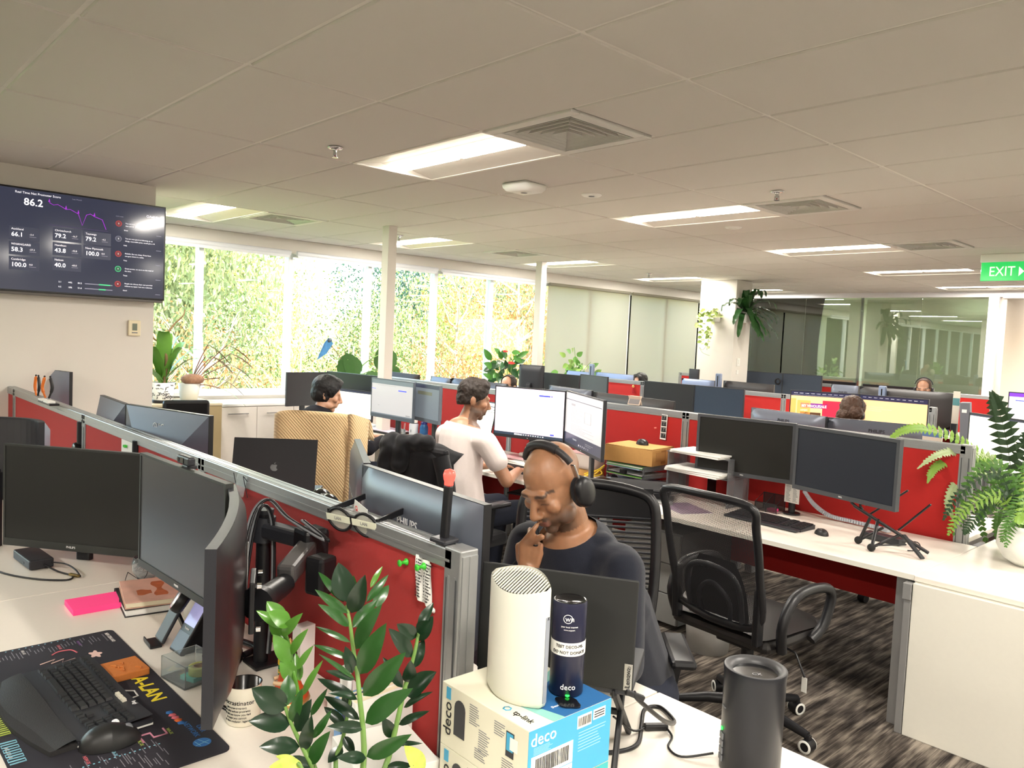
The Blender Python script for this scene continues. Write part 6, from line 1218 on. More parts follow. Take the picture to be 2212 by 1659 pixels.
for k, (c, n_, l1, l2, nm) in enumerate(((TVR, '3', 'You earned a 3 because we get poor', 'data speeds, generally a lot slower', 'Grant'), (TVL, '8', 'You are very good at following up on', 'things, reasonable price, would give a 10', 'Kelly'), (TVR, '5', 'Reliable. But not cheap. Prices have', 'not gone down in a while', 'Tony'), (TVG, '9', 'Great service, we use it on the road all', 'the time.', 'Tanya'), (TVR, '0', 'People can choose their own provider', 'without my input. I am not a salesman', 'David'))):
    z = .185-.108*k
    part('score_ring', MB().lathe([(.0175, 0), (.021, 0), (.021, .0006), (.0175, .0006)], 28, TR((.29, -.0236, z)) @ RX(pi/2)), c, tv); part('score_dot', MB().cyl((.29, -.0236, z), (.29, -.0240, z), .0165, n=24), LIT('tv_dark_red', (110, 34, 40), .5) if c is TVR else (LIT('tv_dark_green', (16, 90, 60), .5) if c is TVG else TVD), tv)
    tvt(n_, .014, .29, z, al='CENTER'); tvt(l1, .0125, .335, z+.006); tvt(l2, .0125, .335, z-.012); tvt(nm, .0115, .325, z-.044); part('small_print', MB().bx(.55, .585, -.0246, -.024, z-.060, z-.057), TVL, tv)
for k in range(2):
    z = -.262-.034*k
    for s, x in ((('3.1', '44%', '84.2'), ('9.5', '10%', '51.6'))[k][q] and ((('3.1', '44%', '84.2'), ('9.5', '10%', '51.6'))[k][q], (-.09, -.03, .03)[q]) for q in range(3)): tvt(s, .015, x, z)
    part('progress_track', MB().bx(.075, .255, -.0242, -.0238, z-.003, z+.003), TVL, tv); part('progress_bar', MB().bx(.165, .240-.03*k, -.0246, -.0240, z-.004, z+.004), TVG, tv)
th_ = thing('thermostat', 'cream wall thermostat with a small grey screen on the white wall', 'thermostat', (-3.195, 1.181, 1.634), pi/2); part('housing', MB().box((0, -.010, 0), (.085, .022, .115), None, .006), mat('thermo_cream', (232, 222, 190), .5), th_); part('display', MB().box((0, -.0215, .008), (.034, .002, .052), None), mat('thermo_display', (112, 122, 106), .3), th_); part('button', MB().box((0, -.022, -.034), (.04, .003, .008), None, .001), GREYP, th_)

# ================================================================ PEOPLE
def skin_mat(name, c):
    m = bpy.data.materials.new(name); m.use_nodes = True; nt = m.node_tree; L = nt.links; b = nt.nodes['Principled BSDF']
    at = nt.nodes.new('ShaderNodeAttribute'); at.attribute_name = 'tint'; nz = nt.nodes.new('ShaderNodeTexNoise'); nz.inputs['Scale'].default_value = 60
    tc = nt.nodes.new('ShaderNodeTexCoord'); L.new(tc.outputs['Object'], nz.inputs[0])
    mx = nt.nodes.new('ShaderNodeMix'); mx.data_type = 'RGBA'; mx.blend_type = 'MULTIPLY'; mx.inputs[0].default_value = .25
    L.new(at.outputs['Color'], mx.inputs[6]); L.new(nz.outputs['Fac'], mx.inputs[7]); L.new(mx.outputs[2], b.inputs['Base Color'])
    b.inputs['Roughness'].default_value = .42; b.inputs['Subsurface Weight'].default_value = .12; b.inputs['Subsurface Radius'].default_value = (.012, .004, .002); b.inputs['Subsurface Scale'].default_value = 1
    return m
def blob(prims, voxel, smooth=4, name='body'):
    mb = MB()
    for p in prims:
        if p[0] == 's': mb.sph((0, 0, 0), p[2], 20, 14, (p[3] if len(p) > 3 else Matrix()) if False else (TR(p[1]) if len(p) < 4 else p[3] @ TR(p[1])))
        else:
            a, b, ra, rb = V(p[1]), V(p[2]), p[3], p[4]
            if len(p) > 5: a = p[5] @ a; b = p[5] @ b
            x, y, d = frame(a, b); Ln = (b-a).length
            T = Matrix(((x.x, y.x, d.x, a.x), (x.y, y.y, d.y, a.y), (x.z, y.z, d.z, a.z), (0, 0, 0, 1)))
            prof = [(ra*sin(t), -ra*cos(t)) for t in [pi/2*k/5 for k in range(6)]]+[(rb*cos(t), Ln+rb*sin(t)) for t in [pi/2*k/5 for k in range(6)]]
            mb.lathe(prof, 16, T)
    me = mb.mesh(name); o = bpy.data.objects.new('tmp', me); COL.objects.link(o)
    bm = bmesh.new(); bm.from_mesh(me); bmesh.ops.remove_doubles(bm, verts=bm.verts, dist=1e-6); bmesh.ops.recalc_face_normals(bm, faces=bm.faces); bm.to_mesh(me); bm.free()
    r = o.modifiers.new('r', 'REMESH'); r.mode = 'VOXEL'; r.voxel_size = voxel; r.use_smooth_shade = True
    s = o.modifiers.new('s', 'SMOOTH'); s.iterations = smooth; s.factor = .5
    out = bpy.data.meshes.new_from_object(o.evaluated_get(bpy.context.evaluated_depsgraph_get()))
    bpy.data.objects.remove(o); bpy.data.meshes.remove(me); out.name = name
    out.polygons.foreach_set('use_smooth', [True]*len(out.polygons)); return out
def tint(me, fn):
    a = me.color_attributes.new('tint', 'FLOAT_COLOR', 'POINT')
    for i, v in enumerate(me.vertices): a.data[i].color = (*fn(v.co), 1)
def cut(me, co, no):
    bm = bmesh.new(); bm.from_mesh(me); g = list(bm.verts)+list(bm.edges)+list(bm.faces)
    bmesh.ops.bisect_plane(bm, geom=g, plane_co=co, plane_no=no, clear_outer=True); bm.to_mesh(me); bm.free(); return me
def head_prims(T, beard=False, ears=True, face=True):
    S = lambda c, r: ('s', c, r, T)
    P = [S((0, .012, .045), (.074, .096, .082)), S((0, -.012, .0), (.068, .080, .080)), S((0, -.030, -.048), (.056, .062, .066)), S((0, -.068, -.103), (.024, .020, .018))]
    for s in (-1, 1): P += [S((s*.046, -.030, -.075), (.020, .035, .026))]
    if face:
        P += [('c', (-.036, -.084, .026), (.036, -.084, .026), .0125, .0125, T), ('c', (0, -.090, .016), (0, -.116, -.030), .0085, .0125, T), S((0, -.114, -.034), (.0135, .011, .010))]
        for s in (-1, 1): P += [S((s*.0125, -.104, -.036), (.010, .011, .009)), S((s*.043, -.066, -.020), (.024, .022, .022)), S((s*.031, -.0745, .004), (.0155, .0135, .0115))]
        P += [('c', (-.016, -.091, -.063), (.016, -.091, -.063), .0075, .0075, T), ('c', (-.014, -.090, -.074), (.014, -.090, -.074), .0085, .0085, T), S((0, -.088, -.056), (.022, .014, .012))]
    if ears:
        for s in (-1, 1): P += [S((s*.077, .018, -.008), (.009, .019, .031)), S((s*.083, .026, .002), (.006, .012, .022)), S((s*.074, .010, -.028), (.008, .010, .012))]
    return P
def hand_prims(wrist, palm_dir, normal, curl=(.5, .9, 1.0, 1.05), spread=.10, thumb=1, s=1.):
    """right-handed frame: palm_dir from wrist to knuckles, normal = back of the hand; returns capsules for palm, four fingers, thumb"""
    w = V(wrist); f = V(palm_dir).normalized(); n = V(normal); n = (n-f*n.dot(f)).normalized(); x = f.cross(n)*thumb   # x points to the index side
    P = []
    for k, o in enumerate((.030, .011, -.009, -.028)): P.append(('c', tuple(w+x*o*.55*s+f*.012*s), tuple(w+x*o*s+f*.082*s), .0135*s, .0112*s))
    for k, (o, l) in enumerate(((.031, .092), (.011, .102), (-.010, .094), (-.029, .074))):
        p = w+x*o*s+f*(.084-.004*k)*s; a = 0; d0 = (f+x*(o/.03)*spread).normalized(); r = .0098*s
        for j, q in enumerate((.46, .30, .24)):
            a += curl[k]*(.75, 1., .7)[j]; d = d0*cos(a)-n*sin(a); e = p+d*l*q*s
            P.append(('c', tuple(p), tuple(e), r, r*.9)); p = e; r *= .9
    b = w+x*.030*s+f*.030*s-n*.006*s; m = b+(x*.7+f*.6-n*.35).normalized()*.040*s; e = m+(f*.9+x*.15-n*.35).normalized()*.034*s
    P += [('c', tuple(w+x*.014*s+f*.012*s), tuple(b), .015*s, .013*s), ('c', tuple(b), tuple(m), .0125*s, .0108*s), ('c', tuple(m), tuple(e), .0105*s, .009*s)]
    return P
def mix(a, b, t): t = max(0, min(1, t)); return tuple(x*(1-t)+y*t for x, y in zip(a, b))
def ss(a, b, x): t = max(0, min(1, (x-a)/(b-a))); return t*t*(3-2*t)

# ---- bald man with headphones, hand to his mouth
HM = V((1.432, .935, 1.262))
TH_ = TR(HM) @ RZ(radians(2)) @ RY(radians(-3)) @ RX(radians(30))
mouth = TH_ @ V((-.004, -.102, -.070))
wr = mouth+V((-.030, -.010, -.135))
prims = head_prims(TH_)
prims += [('c', (1.432, .995, 1.185), (1.432, 1.035, 1.085), .055, .062), ('c', (1.432, 1.02, 1.12), (1.432, 1.08, 1.04), .058, .075)]
prims += [('c', (1.432, 1.06, 1.02), (1.432, 1.20, .82), .13, .145), ('c', (1.432, 1.20, .82), (1.432, 1.34, .56), .14, .15), ('c', (1.27, 1.03, 1.045), (1.595, 1.05, 1.045), .055, .055)]
prims += [('c', (1.255, 1.02, 1.04), (1.27, .93, .80), .05, .042), ('c', (1.27, .93, .80), tuple(wr+V((0, 0, -.03))), .042, .030), ('c', tuple(wr+V((0, .0, -.04))), tuple(wr), .030, .026)]
prims += [('c', (1.615, 1.04, 1.04), (1.68, .98, .80), .05, .042), ('c', (1.68, .98, .80), (1.55, .80, .765), .042, .03), ('s', (1.53, .775, .76), (.045, .05, .022))]
for s in (-1, 1): prims += [('c', (1.432+s*.09, 1.33, .55), (1.432+s*.12, .92, .55), .085, .06), ('c', (1.432+s*.12, .92, .55), (1.432+s*.12, .96, .10), .055, .04), ('s', (1.432+s*.12, .90, .05), (.045, .12, .045))]
# hand: knuckles up under the mouth, back of the hand to the view
fdir = (mouth-wr); hn = V((.62, -.72, .10)); xx = fdir.normalized().cross((hn-fdir.normalized()*hn.dot(fdir.normalized())).normalized())
w0 = wr; f_ = V((.10, .05, 1)).normalized(); n_ = (hn-f_*hn.dot(f_)).normalized(); x_ = f_.cross(n_)*-1
HP = []
for k, o in enumerate((.028, .010, -.009, -.026)): HP.append(('c', tuple(w0+x_*o*.6+f_*.0), tuple(w0+x_*o+f_*(.072-.006*k)), .0150, .0118))
def fing(base, pts, r):
    p = V(base)
    for k, q in enumerate(pts): e = V(q); HP.append(('c', tuple(p), tuple(e), r, r*.92)); p = e; r *= .92
kn = [w0+x_*o+f_*(.074-.006*k) for k, o in enumerate((.028, .010, -.009, -.026))]
tipI = mouth+V((.003, -.016, .004))
fing(kn[0], [kn[0].lerp(tipI, .5)+n_*.012, kn[0].lerp(tipI, .80)+n_*.010, tipI], .0098)
m1_ = kn[1]+f_*.040+n_*.008; fing(kn[1], [m1_, m1_-n_*.022+f_*.006+x_*.004, m1_-n_*.040-f_*.010], .0100)
r1_ = kn[2]+f_*.032+n_*.006; fing(kn[2], [r1_, r1_-n_*.022-f_*.004, r1_-n_*.036-f_*.022], .0096)
q1_ = kn[3]+f_*.022+n_*.004; fing(kn[3], [q1_, q1_-n_*.018-f_*.004, q1_-n_*.030-f_*.020], .0085)
tb = w0+x_*.030+f_*.022-n_*.010; fing(w0+x_*.012+f_*.004-n_*.008, [tb, tb+f_*.036+x_*.010-n_*.006, mouth+V((.02, -.012, -.028))], .0130)
prims += HP
SK1 = (.41, .20, .105)
b1 = blob(prims, .0046, 5, 'person')
TI = TH_.inverted()
BEARD, LIPC, BROW = (.045, .030, .024), (.28, .115, .085), (.05, .032, .024)
def t1(co):
    c = SK1; p = TI @ co
    if (p-V((0, 0, 0))).length < .19 and not (p.y < -.100 and p.z < -.048):
        hair = ss(.02, .055, p.y+.25*(p.z-.03))*ss(-.075, -.02, p.z)*(1-.75*ss(.06, .11, p.z)); c = mix(c, (.17, .105, .072), .55*hair)
        if -.1005 < p.y < .03 and -.135 < p.z < -.02:
            bd = ss(-.030, -.075, p.z-.25*max(0, abs(p.x)-.030)) ; bd *= 1-.85*ss(-.045, .02, p.y)
            bd *= 1-ss(.008, .0, abs(p.z+.012))
            c = mix(c, BEARD, .80*bd)
            mo = ss(.032, .018, abs(p.x))*ss(-.044, -.050, p.z)*ss(-.062, -.057, p.z) if p.y < -.07 else 0
            c = mix(c, BEARD, .8*mo)
            if p.y < -.082 and abs(p.x) < .026 and -.083 < p.z < -.058: c = mix(c, LIPC, ss(.026, .018, abs(p.x)))
        if p.y < -.05:
            for s in (-1, 1):
                u = s*p.x
                br = ss(.0065, .003, abs(p.z-.0255-.004*(1-((u-.034)/.024)**2)))*ss(.008, .016, u)*ss(.064, .052, u); c = mix(c, BROW, .9*br)
                ln = ss(.0030, .0012, abs(p.z+.0035+.002*(1-((u-.031)/.016)**2)*-1))*ss(.014, .02, u)*ss(.048, .042, u); c = mix(c, BROW, .75*ln)
                c = mix(c, (.26, .12, .07), .35*ss(.016, .006, abs(p.z-.004))*ss(.02, .01, abs(u-.031)))
    return c
tint(b1, t1)
man1 = part('person', b1, skin_mat('skin_tan', (170, 120, 84)), None); tag(man1, 'bald bearded man in a dark navy sweater, looking down with his hand at his mouth', 'person')
NAVYC = mat('navy_knit', (20, 24, 38), .95, var=.2, vs_=120, bump=.6, bs=700, sheen=.15)
sw = blob([('c', (1.432, 1.05, 1.02), (1.432, 1.20, .82), .142, .158), ('c', (1.432, 1.20, .82), (1.432, 1.34, .54), .155, .165), ('c', (1.262, 1.03, 1.040), (1.60, 1.05, 1.040), .070, .070), ('c', (1.34, 1.04, 1.085), (1.53, 1.05, 1.085), .045, .045), ('c', (1.432, 1.03, 1.075), (1.432, 1.08, 1.06), .078, .09),
           ('c', (1.25, 1.02, 1.035), (1.265, .93, .80), .068, .058), ('c', (1.265, .93, .80), tuple(V((1.27, .93, .80)).lerp(wr, .55)), .058, .044), ('c', (1.62, 1.04, 1.035), (1.69, .98, .80), .068, .058), ('c', (1.69, .98, .80), (1.58, .84, .770), .056, .042)], .007, 6, 'sweater')
cut(sw, TH_.inverted().inverted() @ V((0, .0, 0)) if False else V((1.432, 1.02, 1.122)), V((0, -.42, .9)).normalized())
cut(sw, V(wr)+V((0, 0, -.075)), V((.45, -.2, .9)).normalized()) if False else None
part('sweater', sw, NAVYC, man1)
tq = blob([('c', (1.432+s*.09, 1.33, .55), (1.432+s*.12, .90, .55), .098, .072) for s in (-1, 1)]+[('c', (1.432+s*.12, .90, .55), (1.432+s*.12, .96, .14), .068, .055) for s in (-1, 1)]+[('c', (1.34, 1.34, .55), (1.52, 1.34, .55), .10, .10)], .010, 4, 'trousers')
part('trousers', tq, mat('dark_denim', (30, 34, 48), .9, var=.15, vs_=200), man1)
# ring
rg = V(kn[2]).lerp(r1_, .55)
part('ring', MB().lathe([(.0098, -.0025), (.0112, -.0025), (.0112, .0025), (.0098, .0025), (.0098, -.0025)], 18, TR(rg) @ (r1_-kn[2]).to_track_quat('Z', 'Y').to_matrix().to_4x4()), SATIN, man1)
# his headphones
hp = thing('headphones', 'black over ear headphones worn by the bald man', 'headphones', HM); HB = TR(-HM) @ TH_
arc = [V((.088*cos(a) if abs(cos(a)) > 0 else 0, .014, .000+.142*sin(a) if sin(a) > 0 else 0)) for a in [pi*k/16 for k in range(17)]]
arc = [V((s_*.090, .014, z)) for s_, z in ((1, -.0), (1.02, .035))]+[V((.096*cos(a), .014, .045+.092*sin(a))) for a in [radians(12+156*k/14) for k in range(15)]]+[V((-.0918, .014, .035)), V((-.09, .014, 0))]
part('headband', MB().tube(arc[3:-3], .0105, 8, M=HB @ Matrix.Scale(1.0, 4)).tube(arc[6:-6], .0135, 8, M=HB), mat('headband_grey', (44, 42, 44), .5), hp)
for s in (-1, 1):
    part('slider', MB().bar((s*.092, .014, .01), (s*.093, .014, .075), .006, .016, .002, M=HB), STEEL, hp); part('yoke', MB().bar((s*.094, .014, .02), (s*.096, .016, -.02), .010, .026, .004, M=HB), BLACK, hp)
    Mc = HB @ TR((s*.088, .016, -.020)) @ RY(s*pi/2) @ Matrix.Diagonal((1.16, .90, 1, 1))
    part('ear_cushion', MB().lathe([(.016, -.014), (.038, -.014), (.043, -.006), (.041, .004), (.03, .006)], 24, Mc), CLOTHB, hp)
    part('ear_cup', MB().lathe([(.041, .003), (.0425, .010), (.038, .022), (.026, .028), (0, .029)], 24, Mc), BLACK, hp)
part('cord', MB().tube([HB @ V(p) for p in ((-.095, -.01, -.06), (-.085, -.06, -.16))]+[V((-.13, -.08, -.3))], .0018, 5), BLACK, hp)
# ---- man in the white t-shirt, seen from behind
H2 = V((-.80, 2.50, 1.285)); T2 = TR(H2) @ RZ(radians(188)) @ RX(radians(10)) if False else TR(H2) @ RZ(radians(152)) @ RX(radians(12))
SK2 = (.50, .255, .150)
p2_ = head_prims(T2)+[('c', (-.80, 2.485, 1.215), (-.815, 2.44, 1.10), .056, .064), ('c', (-.815, 2.43, 1.05), (-.80, 2.40, .78), .13, .14), ('c', (-.80, 2.40, .78), (-.79, 2.42, .55), .135, .15), ('c', (-.985, 2.44, 1.035), (-.645, 2.46, 1.035), .055, .055),
       ('c', (-.63, 2.47, 1.03), (-.52, 2.56, .80), .052, .043), ('c', (-.52, 2.56, .80), (-.86, 2.98, .775), .042, .029), ('c', (-1.0, 2.45, 1.03), (-1.12, 2.56, .80), .052, .043), ('c', (-1.12, 2.56, .80), (-1.14, 2.98, .775), .042, .029)]
p2_ += hand_prims((-.87, 3.00, .775), (-.55, .75, -.05), (0, 0, 1), (.25, .25, .28, .3), .15, -1)+hand_prims((-1.14, 3.0, .775), (.1, 1, -.05), (0, 0, 1), (.25, .25, .28, .3), .15, 1)
for s in (-1, 1): p2_ += [('c', (-.79+s*.09, 2.44, .55), (-.80+s*.12, 2.88, .55), .085, .06), ('c', (-.80+s*.12, 2.88, .55), (-.80+s*.12, 2.84, .10), .055, .04), ('s', (-.80+s*.12, 2.92, .05), (.045, .12, .045))]
b2 = blob(p2_, .0056, 4, 'person'); TI2 = T2.inverted()
def t2(co):
    p = TI2 @ co; c = SK2
    if p.length < .19:
        if p.y < .02 and p.z < -.02: c = mix(c, (.06, .042, .034), .75*ss(-.028, -.07, p.z-.3*max(0, abs(p.x)-.03)))
        c = mix(c, (.06, .042, .034), .85*ss(.058, .066, abs(p.x))*ss(-.03, .0, -abs(p.y+.02))*ss(-.10, -.05, p.z)*(1-ss(.0, .01, p.y)))
        c = mix(c, (.10, .07, .055), .7*ss(.04, .07, p.y)*ss(-.075, -.035, p.z))
    return c
tint(b2, t2)
man2 = part('person', b2, skin_mat('skin_olive', (190, 140, 110)), None); tag(man2, 'bearded man in a white t-shirt seen from behind, typing at his desk', 'person')
TEE = mat('white_cotton', (232, 220, 216), .9, var=.03, vs_=40, bump=.4, bs=300)
ts = blob([('c', (-.815, 2.43, 1.045), (-.80, 2.395, .78), .147, .155), ('c', (-.80, 2.395, .78), (-.79, 2.42, .58), .155, .165), ('c', (-.99, 2.44, 1.04), (-.64, 2.46, 1.04), .073, .073), ('c', (-.90, 2.44, 1.085), (-.73, 2.45, 1.085), .044, .044), ('c', (-.625, 2.47, 1.03), (-.568, 2.515, .92), .072, .070), ('c', (-1.005, 2.45, 1.03), (-1.07, 2.515, .92), .072, .070)], .007, 5, 'shirt')
cut(ts, V((-.81, 2.46, 1.118)), V((.05, .25, 1)).normalized()); cut(ts, V((-.548, 2.535, .872)), V((.35, .27, -.85)).normalized()) if False else None
part('t_shirt', ts, TEE, man2)
part('trousers', blob([('c', (-.79+s*.09, 2.44, .55), (-.80+s*.12, 2.86, .55), .098, .072) for s in (-1, 1)]+[('c', (-.80+s*.12, 2.88, .55), (-.80+s*.12, 2.84, .14), .066, .055) for s in (-1, 1)]+[('c', (-.88, 2.43, .56), (-.70, 2.43, .56), .10, .10)], .010, 4, 'trousers'), mat('dark_denim', (30, 34, 48), .9, var=.15, vs_=200), man2)
def hair_cap(T, hl, zlow, ext=.012, crop=None, strands=0, seed=1, col=None, parent=None, extra=(), vox=.0055):
    """short hair: inflated skull cut at the hairline, roughened"""
    me = blob([('s', (0, .014, .050), (.076+ext, .097+ext, .082+ext), T), ('s', (0, .035, .0), (.070+ext, .070+ext, .075+ext*.6), T)]+[('s', c, r, T) for c, r in extra], vox, 2, 'hair')
    for co, no in crop: cut(me, T @ V(co), (T.to_3x3() @ V(no)).normalized())
    r = random.Random(seed)
    for v in me.vertices:
        n = noise.noise(v.co*38)*.6+noise.noise(v.co*90)*.4; v.co += v.normal*(n*.010*strands)
    return part('hair', me, col, parent)
HAIRB = mat('hair_dark_brown', (40, 30, 24), .55, var=.5, vs_=160, bump=.8, bs=500); HAIRK = mat('hair_black', (20, 19, 21), .45, var=.4, vs_=160, bump=.8, bs=500)
hair_cap(T2, 0, 0, .010, [((0, -.072, .05), (0, -1, -.15)), ((0, .03, -.030), (0, -.35, -1)), ((0, -.03, .0), (0, -.95, -.75))], .9, 1, HAIRB, man2, extra=[((0, -.03, .10), (.062, .06, .045))])
part('collar', MB().tube([(-.812+.066*cos(a), 2.452+.062*sin(a), 1.112-.016*sin(a)) for a in [2*pi*k/24 for k in range(24)]], .006, 6, True), TEE, man2)
# ---- dark haired man at the left desk
H3 = V((-2.52, 2.43, 1.175)); T3 = TR(H3) @ RZ(radians(150)) @ RX(radians(14)) @ Matrix.Scale(1.06, 4)
p3_ = head_prims(T3)+[('c', (-2.52, 2.40, 1.11), (-2.53, 2.36, 1.0), .054, .06), ('c', (-2.53, 2.35, .95), (-2.53, 2.36, .60), .13, .15), ('c', (-2.71, 2.36, .94), (-2.35, 2.38, .94), .055, .055), ('c', (-2.34, 2.39, .94), (-2.26, 2.66, .76), .05, .042), ('c', (-2.26, 2.66, .76), (-2.60, 3.03, .775), .04, .028), ('c', (-2.72, 2.37, .94), (-2.86, 2.65, .78), .05, .042), ('c', (-2.86, 2.65, .78), (-2.80, 3.03, .775), .04, .028)]
p3_ += hand_prims((-2.62, 3.05, .776), (-.6, .8, -.05), (0, 0, 1), (.28, .28, .3, .32), .15, -1)+hand_prims((-2.80, 3.05, .776), (.1, 1, -.05), (0, 0, 1), (.25, .25, .28, .3), .15, 1)
for s in (-1, 1): p3_ += [('c', (-2.53+s*.09, 2.40, .55), (-2.53+s*.12, 2.86, .55), .085, .06), ('c', (-2.53+s*.12, 2.86, .55), (-2.53+s*.12, 2.82, .10), .055, .04), ('s', (-2.53+s*.12, 2.90, .05), (.045, .12, .045))]
b3 = blob(p3_, .0062, 4, 'person'); tint(b3, lambda co: (.62, .34, .22))
man3 = part('person', b3, skin_mat('skin_light', (216, 168, 138)), None); tag(man3, 'dark haired man beyond the cream blanket, his hand on the keyboard', 'person')
hair_cap(T3, 0, 0, .020, [((0, -.080, .05), (0, -1, -.15)), ((0, .03, -.062), (0, -.25, -1)), ((0, -.052, .01), (0, -.9, -.45))], .45, 2, HAIRK, man3, extra=[((0, -.04, .085), (.074, .065, .055))])
part('jumper', blob([('c', (-2.53, 2.35, .95), (-2.53, 2.36, .58), .147, .165), ('c', (-2.715, 2.36, .945), (-2.345, 2.38, .945), .07, .07), ('c', (-2.335, 2.39, .94), (-2.255, 2.66, .76), .066, .058), ('c', (-2.255, 2.66, .76), (-2.56, 2.99, .775), .056, .042), ('c', (-2.725, 2.37, .94), (-2.865, 2.65, .78), .066, .058), ('c', (-2.865, 2.65, .78), (-2.805, 2.99, .775), .056, .042)], .008, 4, 'jumper'), mat('charcoal_knit', (26, 26, 34), .95, bump=.5, bs=500), man3)
part('trousers', blob([('c', (-2.53+s*.09, 2.40, .55), (-2.53+s*.12, 2.86, .55), .098, .072) for s in (-1, 1)]+[('c', (-2.53+s*.12, 2.88, .55), (-2.53+s*.12, 2.82, .14), .066, .055) for s in (-1, 1)]+[('c', (-2.62, 2.40, .56), (-2.44, 2.40, .56), .10, .10)], .010, 4, 'trousers'), mat('dark_denim', (30, 34, 48), .9, var=.15, vs_=200), man3)
# ---- people further away, seated behind screens
def sitter(H, face, lab, sk, hairc, style, top, pitch=8, cloth=(60, 60, 70)):
    """face: heading of the nose in degrees from -y, counter-clockwise"""
    H = V(H); a = radians(face); T = TR(H) @ RZ(a) @ RX(radians(pitch)); B = TR((H.x, H.y, 0)) @ RZ(a); z = H.z
    q = lambda x, y, zz: tuple(B @ V((x, y, zz)))
    pr = head_prims(T)+[('c', q(0, .03, z-.07), q(0, .05, z-.18), .052, .06), ('c', q(0, .06, z-.26), q(0, .08, .56), .125, .15), ('c', q(-.17, .06, z-.25), q(.17, .06, z-.25), .055, .055)]
    for s in (-1, 1): pr += [('c', q(s*.18, .06, z-.25), q(s*.24, -.06, z-.46), .05, .042), ('c', q(s*.24, -.06, z-.46), q(s*.12, -.30, z-.48), .04, .028), ('s', q(s*.11, -.36, z-.49), (.04, .05, .02)), ('c', q(s*.09, .04, .54), q(s*.11, -.36, .53), .085, .06), ('c', q(s*.11, -.36, .53), q(s*.11, -.33, .08), .055, .042), ('s', q(s*.11, -.38, .05), (.045, .09, .04))]
    b = blob(pr, .0075, 3, 'person'); ti = T.inverted()
    def tn(co):
        p = ti @ co; c = sk
        if p.length < .19 and p.y < -.05:
            for s in (-1, 1):
                u = s*p.x; c = mix(c, (.05, .03, .025), .85*ss(.008, .003, abs(p.z-.028))*ss(.008, .016, u)*ss(.058, .050, u)); c = mix(c, (.04, .03, .03), .8*ss(.006, .003, abs(p.z-.003))*ss(.014, .02, u)*ss(.048, .042, u))
            c = mix(c, (.5, .16, .14), .7*ss(.012, .006, abs(p.z+.068))*ss(.024, .016, abs(p.x))*(1 if p.y < -.075 else 0))
        return c
    tint(b, tn); o = part('person', b, skin_mat('skin_'+str(len(bpy.data.materials)), (200, 150, 120)), None); tag(o, lab, 'person')
    if style == 'short': hair_cap(T, 0, 0, .009, [((0, -.066, .06), (0, -1, -.25)), ((0, .03, -.035), (0, -.3, -1)), ((0, -.03, .02), (0, -.9, -.5))], .7, 3, hairc, o)
    elif style == 'receding': hair_cap(T, 0, 0, .008, [((0, -.030, .085), (0, -1, .25)), ((0, .03, -.04), (0, -.3, -1)), ((0, -.03, .02), (0, -.9, -.5))], .7, 4, hairc, o)
    elif style == 'shaved': hair_cap(T, 0, 0, .002, [((0, -.045, .08), (0, -1, .1)), ((0, .03, -.03), (0, -.3, -1))], .1, 5, hairc, o)
    elif style == 'long':
        hair_cap(T, 0, 0, .012, [((0, -.080, .05), (0, -1, -.2)), ((0, -.045, -.20), (0, 0, -1))], .5, 6, hairc, o, extra=[((s*.072, .0, -.05), (.030, .060, .13)) for s in (-1, 1)]+[((0, .06, -.10), (.085, .045, .15)), ((.035, -.055, .075), (.05, .045, .05)), ((-.045, -.045, .08), (.04, .04, .045))])
    elif style == 'bun':
        hair_cap(T, 0, 0, .014, [((0, -.066, .06), (0, -1, -.2)), ((0, .03, -.06), (0, -.2, -1))], 1., 7, hairc, o, extra=[((-.085, .075, .005), (.050, .050, .055)), ((.03, .09, -.03), (.05, .04, .05))])
    part('top', blob([('c', q(0, .06, z-.27), q(0, .08, .56), .14, .165), ('c', q(-.175, .06, z-.25), q(.175, .06, z-.25), .068, .068)]+[('c', q(s*.185, .06, z-.25), q(s*.245, -.06, z-.46), .064, .056) for s in (-1, 1)]+[('c', q(s*.245, -.06, z-.46), q(s*.15, -.24, z-.475), .054, .042) for s in (-1, 1)], .010, 3, 'top'), mat('cloth_'+top, cloth, .9, bump=.3, bs=300), o)
    return o, T
HBR = mat('hair_brown', (64, 40, 24), .5, var=.5, vs_=160, bump=.8, bs=500)
sitter((-3.455,5.25,1.135), 10, 'man with receding hair half hidden behind the monitors under the red flowers', (.60, .34, .23), HAIRB, 'receding', 'grey', cloth=(90, 92, 98))
sitter((-3.92,8.25,1.138), -14, 'woman with long black hair smiling behind the blue grey monitor', (.66, .38, .27), HAIRK, 'long', 'white_top', cloth=(210, 206, 200))
wb_, TB = sitter((0.3065,5.55,1.211), 168, 'woman with brown hair in a low bun before the orange screen', (.55, .30, .20), HBR, 'bun', 'black_top', cloth=(30, 30, 34))
wh, TW_ = sitter((-0.2897,8.75,1.316), 10, 'man with cropped hair and a headset above the long dark monitor', (.52, .27, .17), mat('hair_cropped', (70, 46, 34), .7), 'shaved', 'blue_top', cloth=(60, 70, 96))
sitter((-2.642,11.95,1.068), 0, 'person whose dark hair just shows left of the white mullion', (.5, .28, .18), HAIRB, 'short', 'grey2', cloth=(90, 92, 98))
sitter((-2.107,11.95,1.074), 0, 'person whose black hair just shows right of the white mullion', (.5, .28, .18), HAIRK, 'short', 'grey3', cloth=(90, 92, 98))
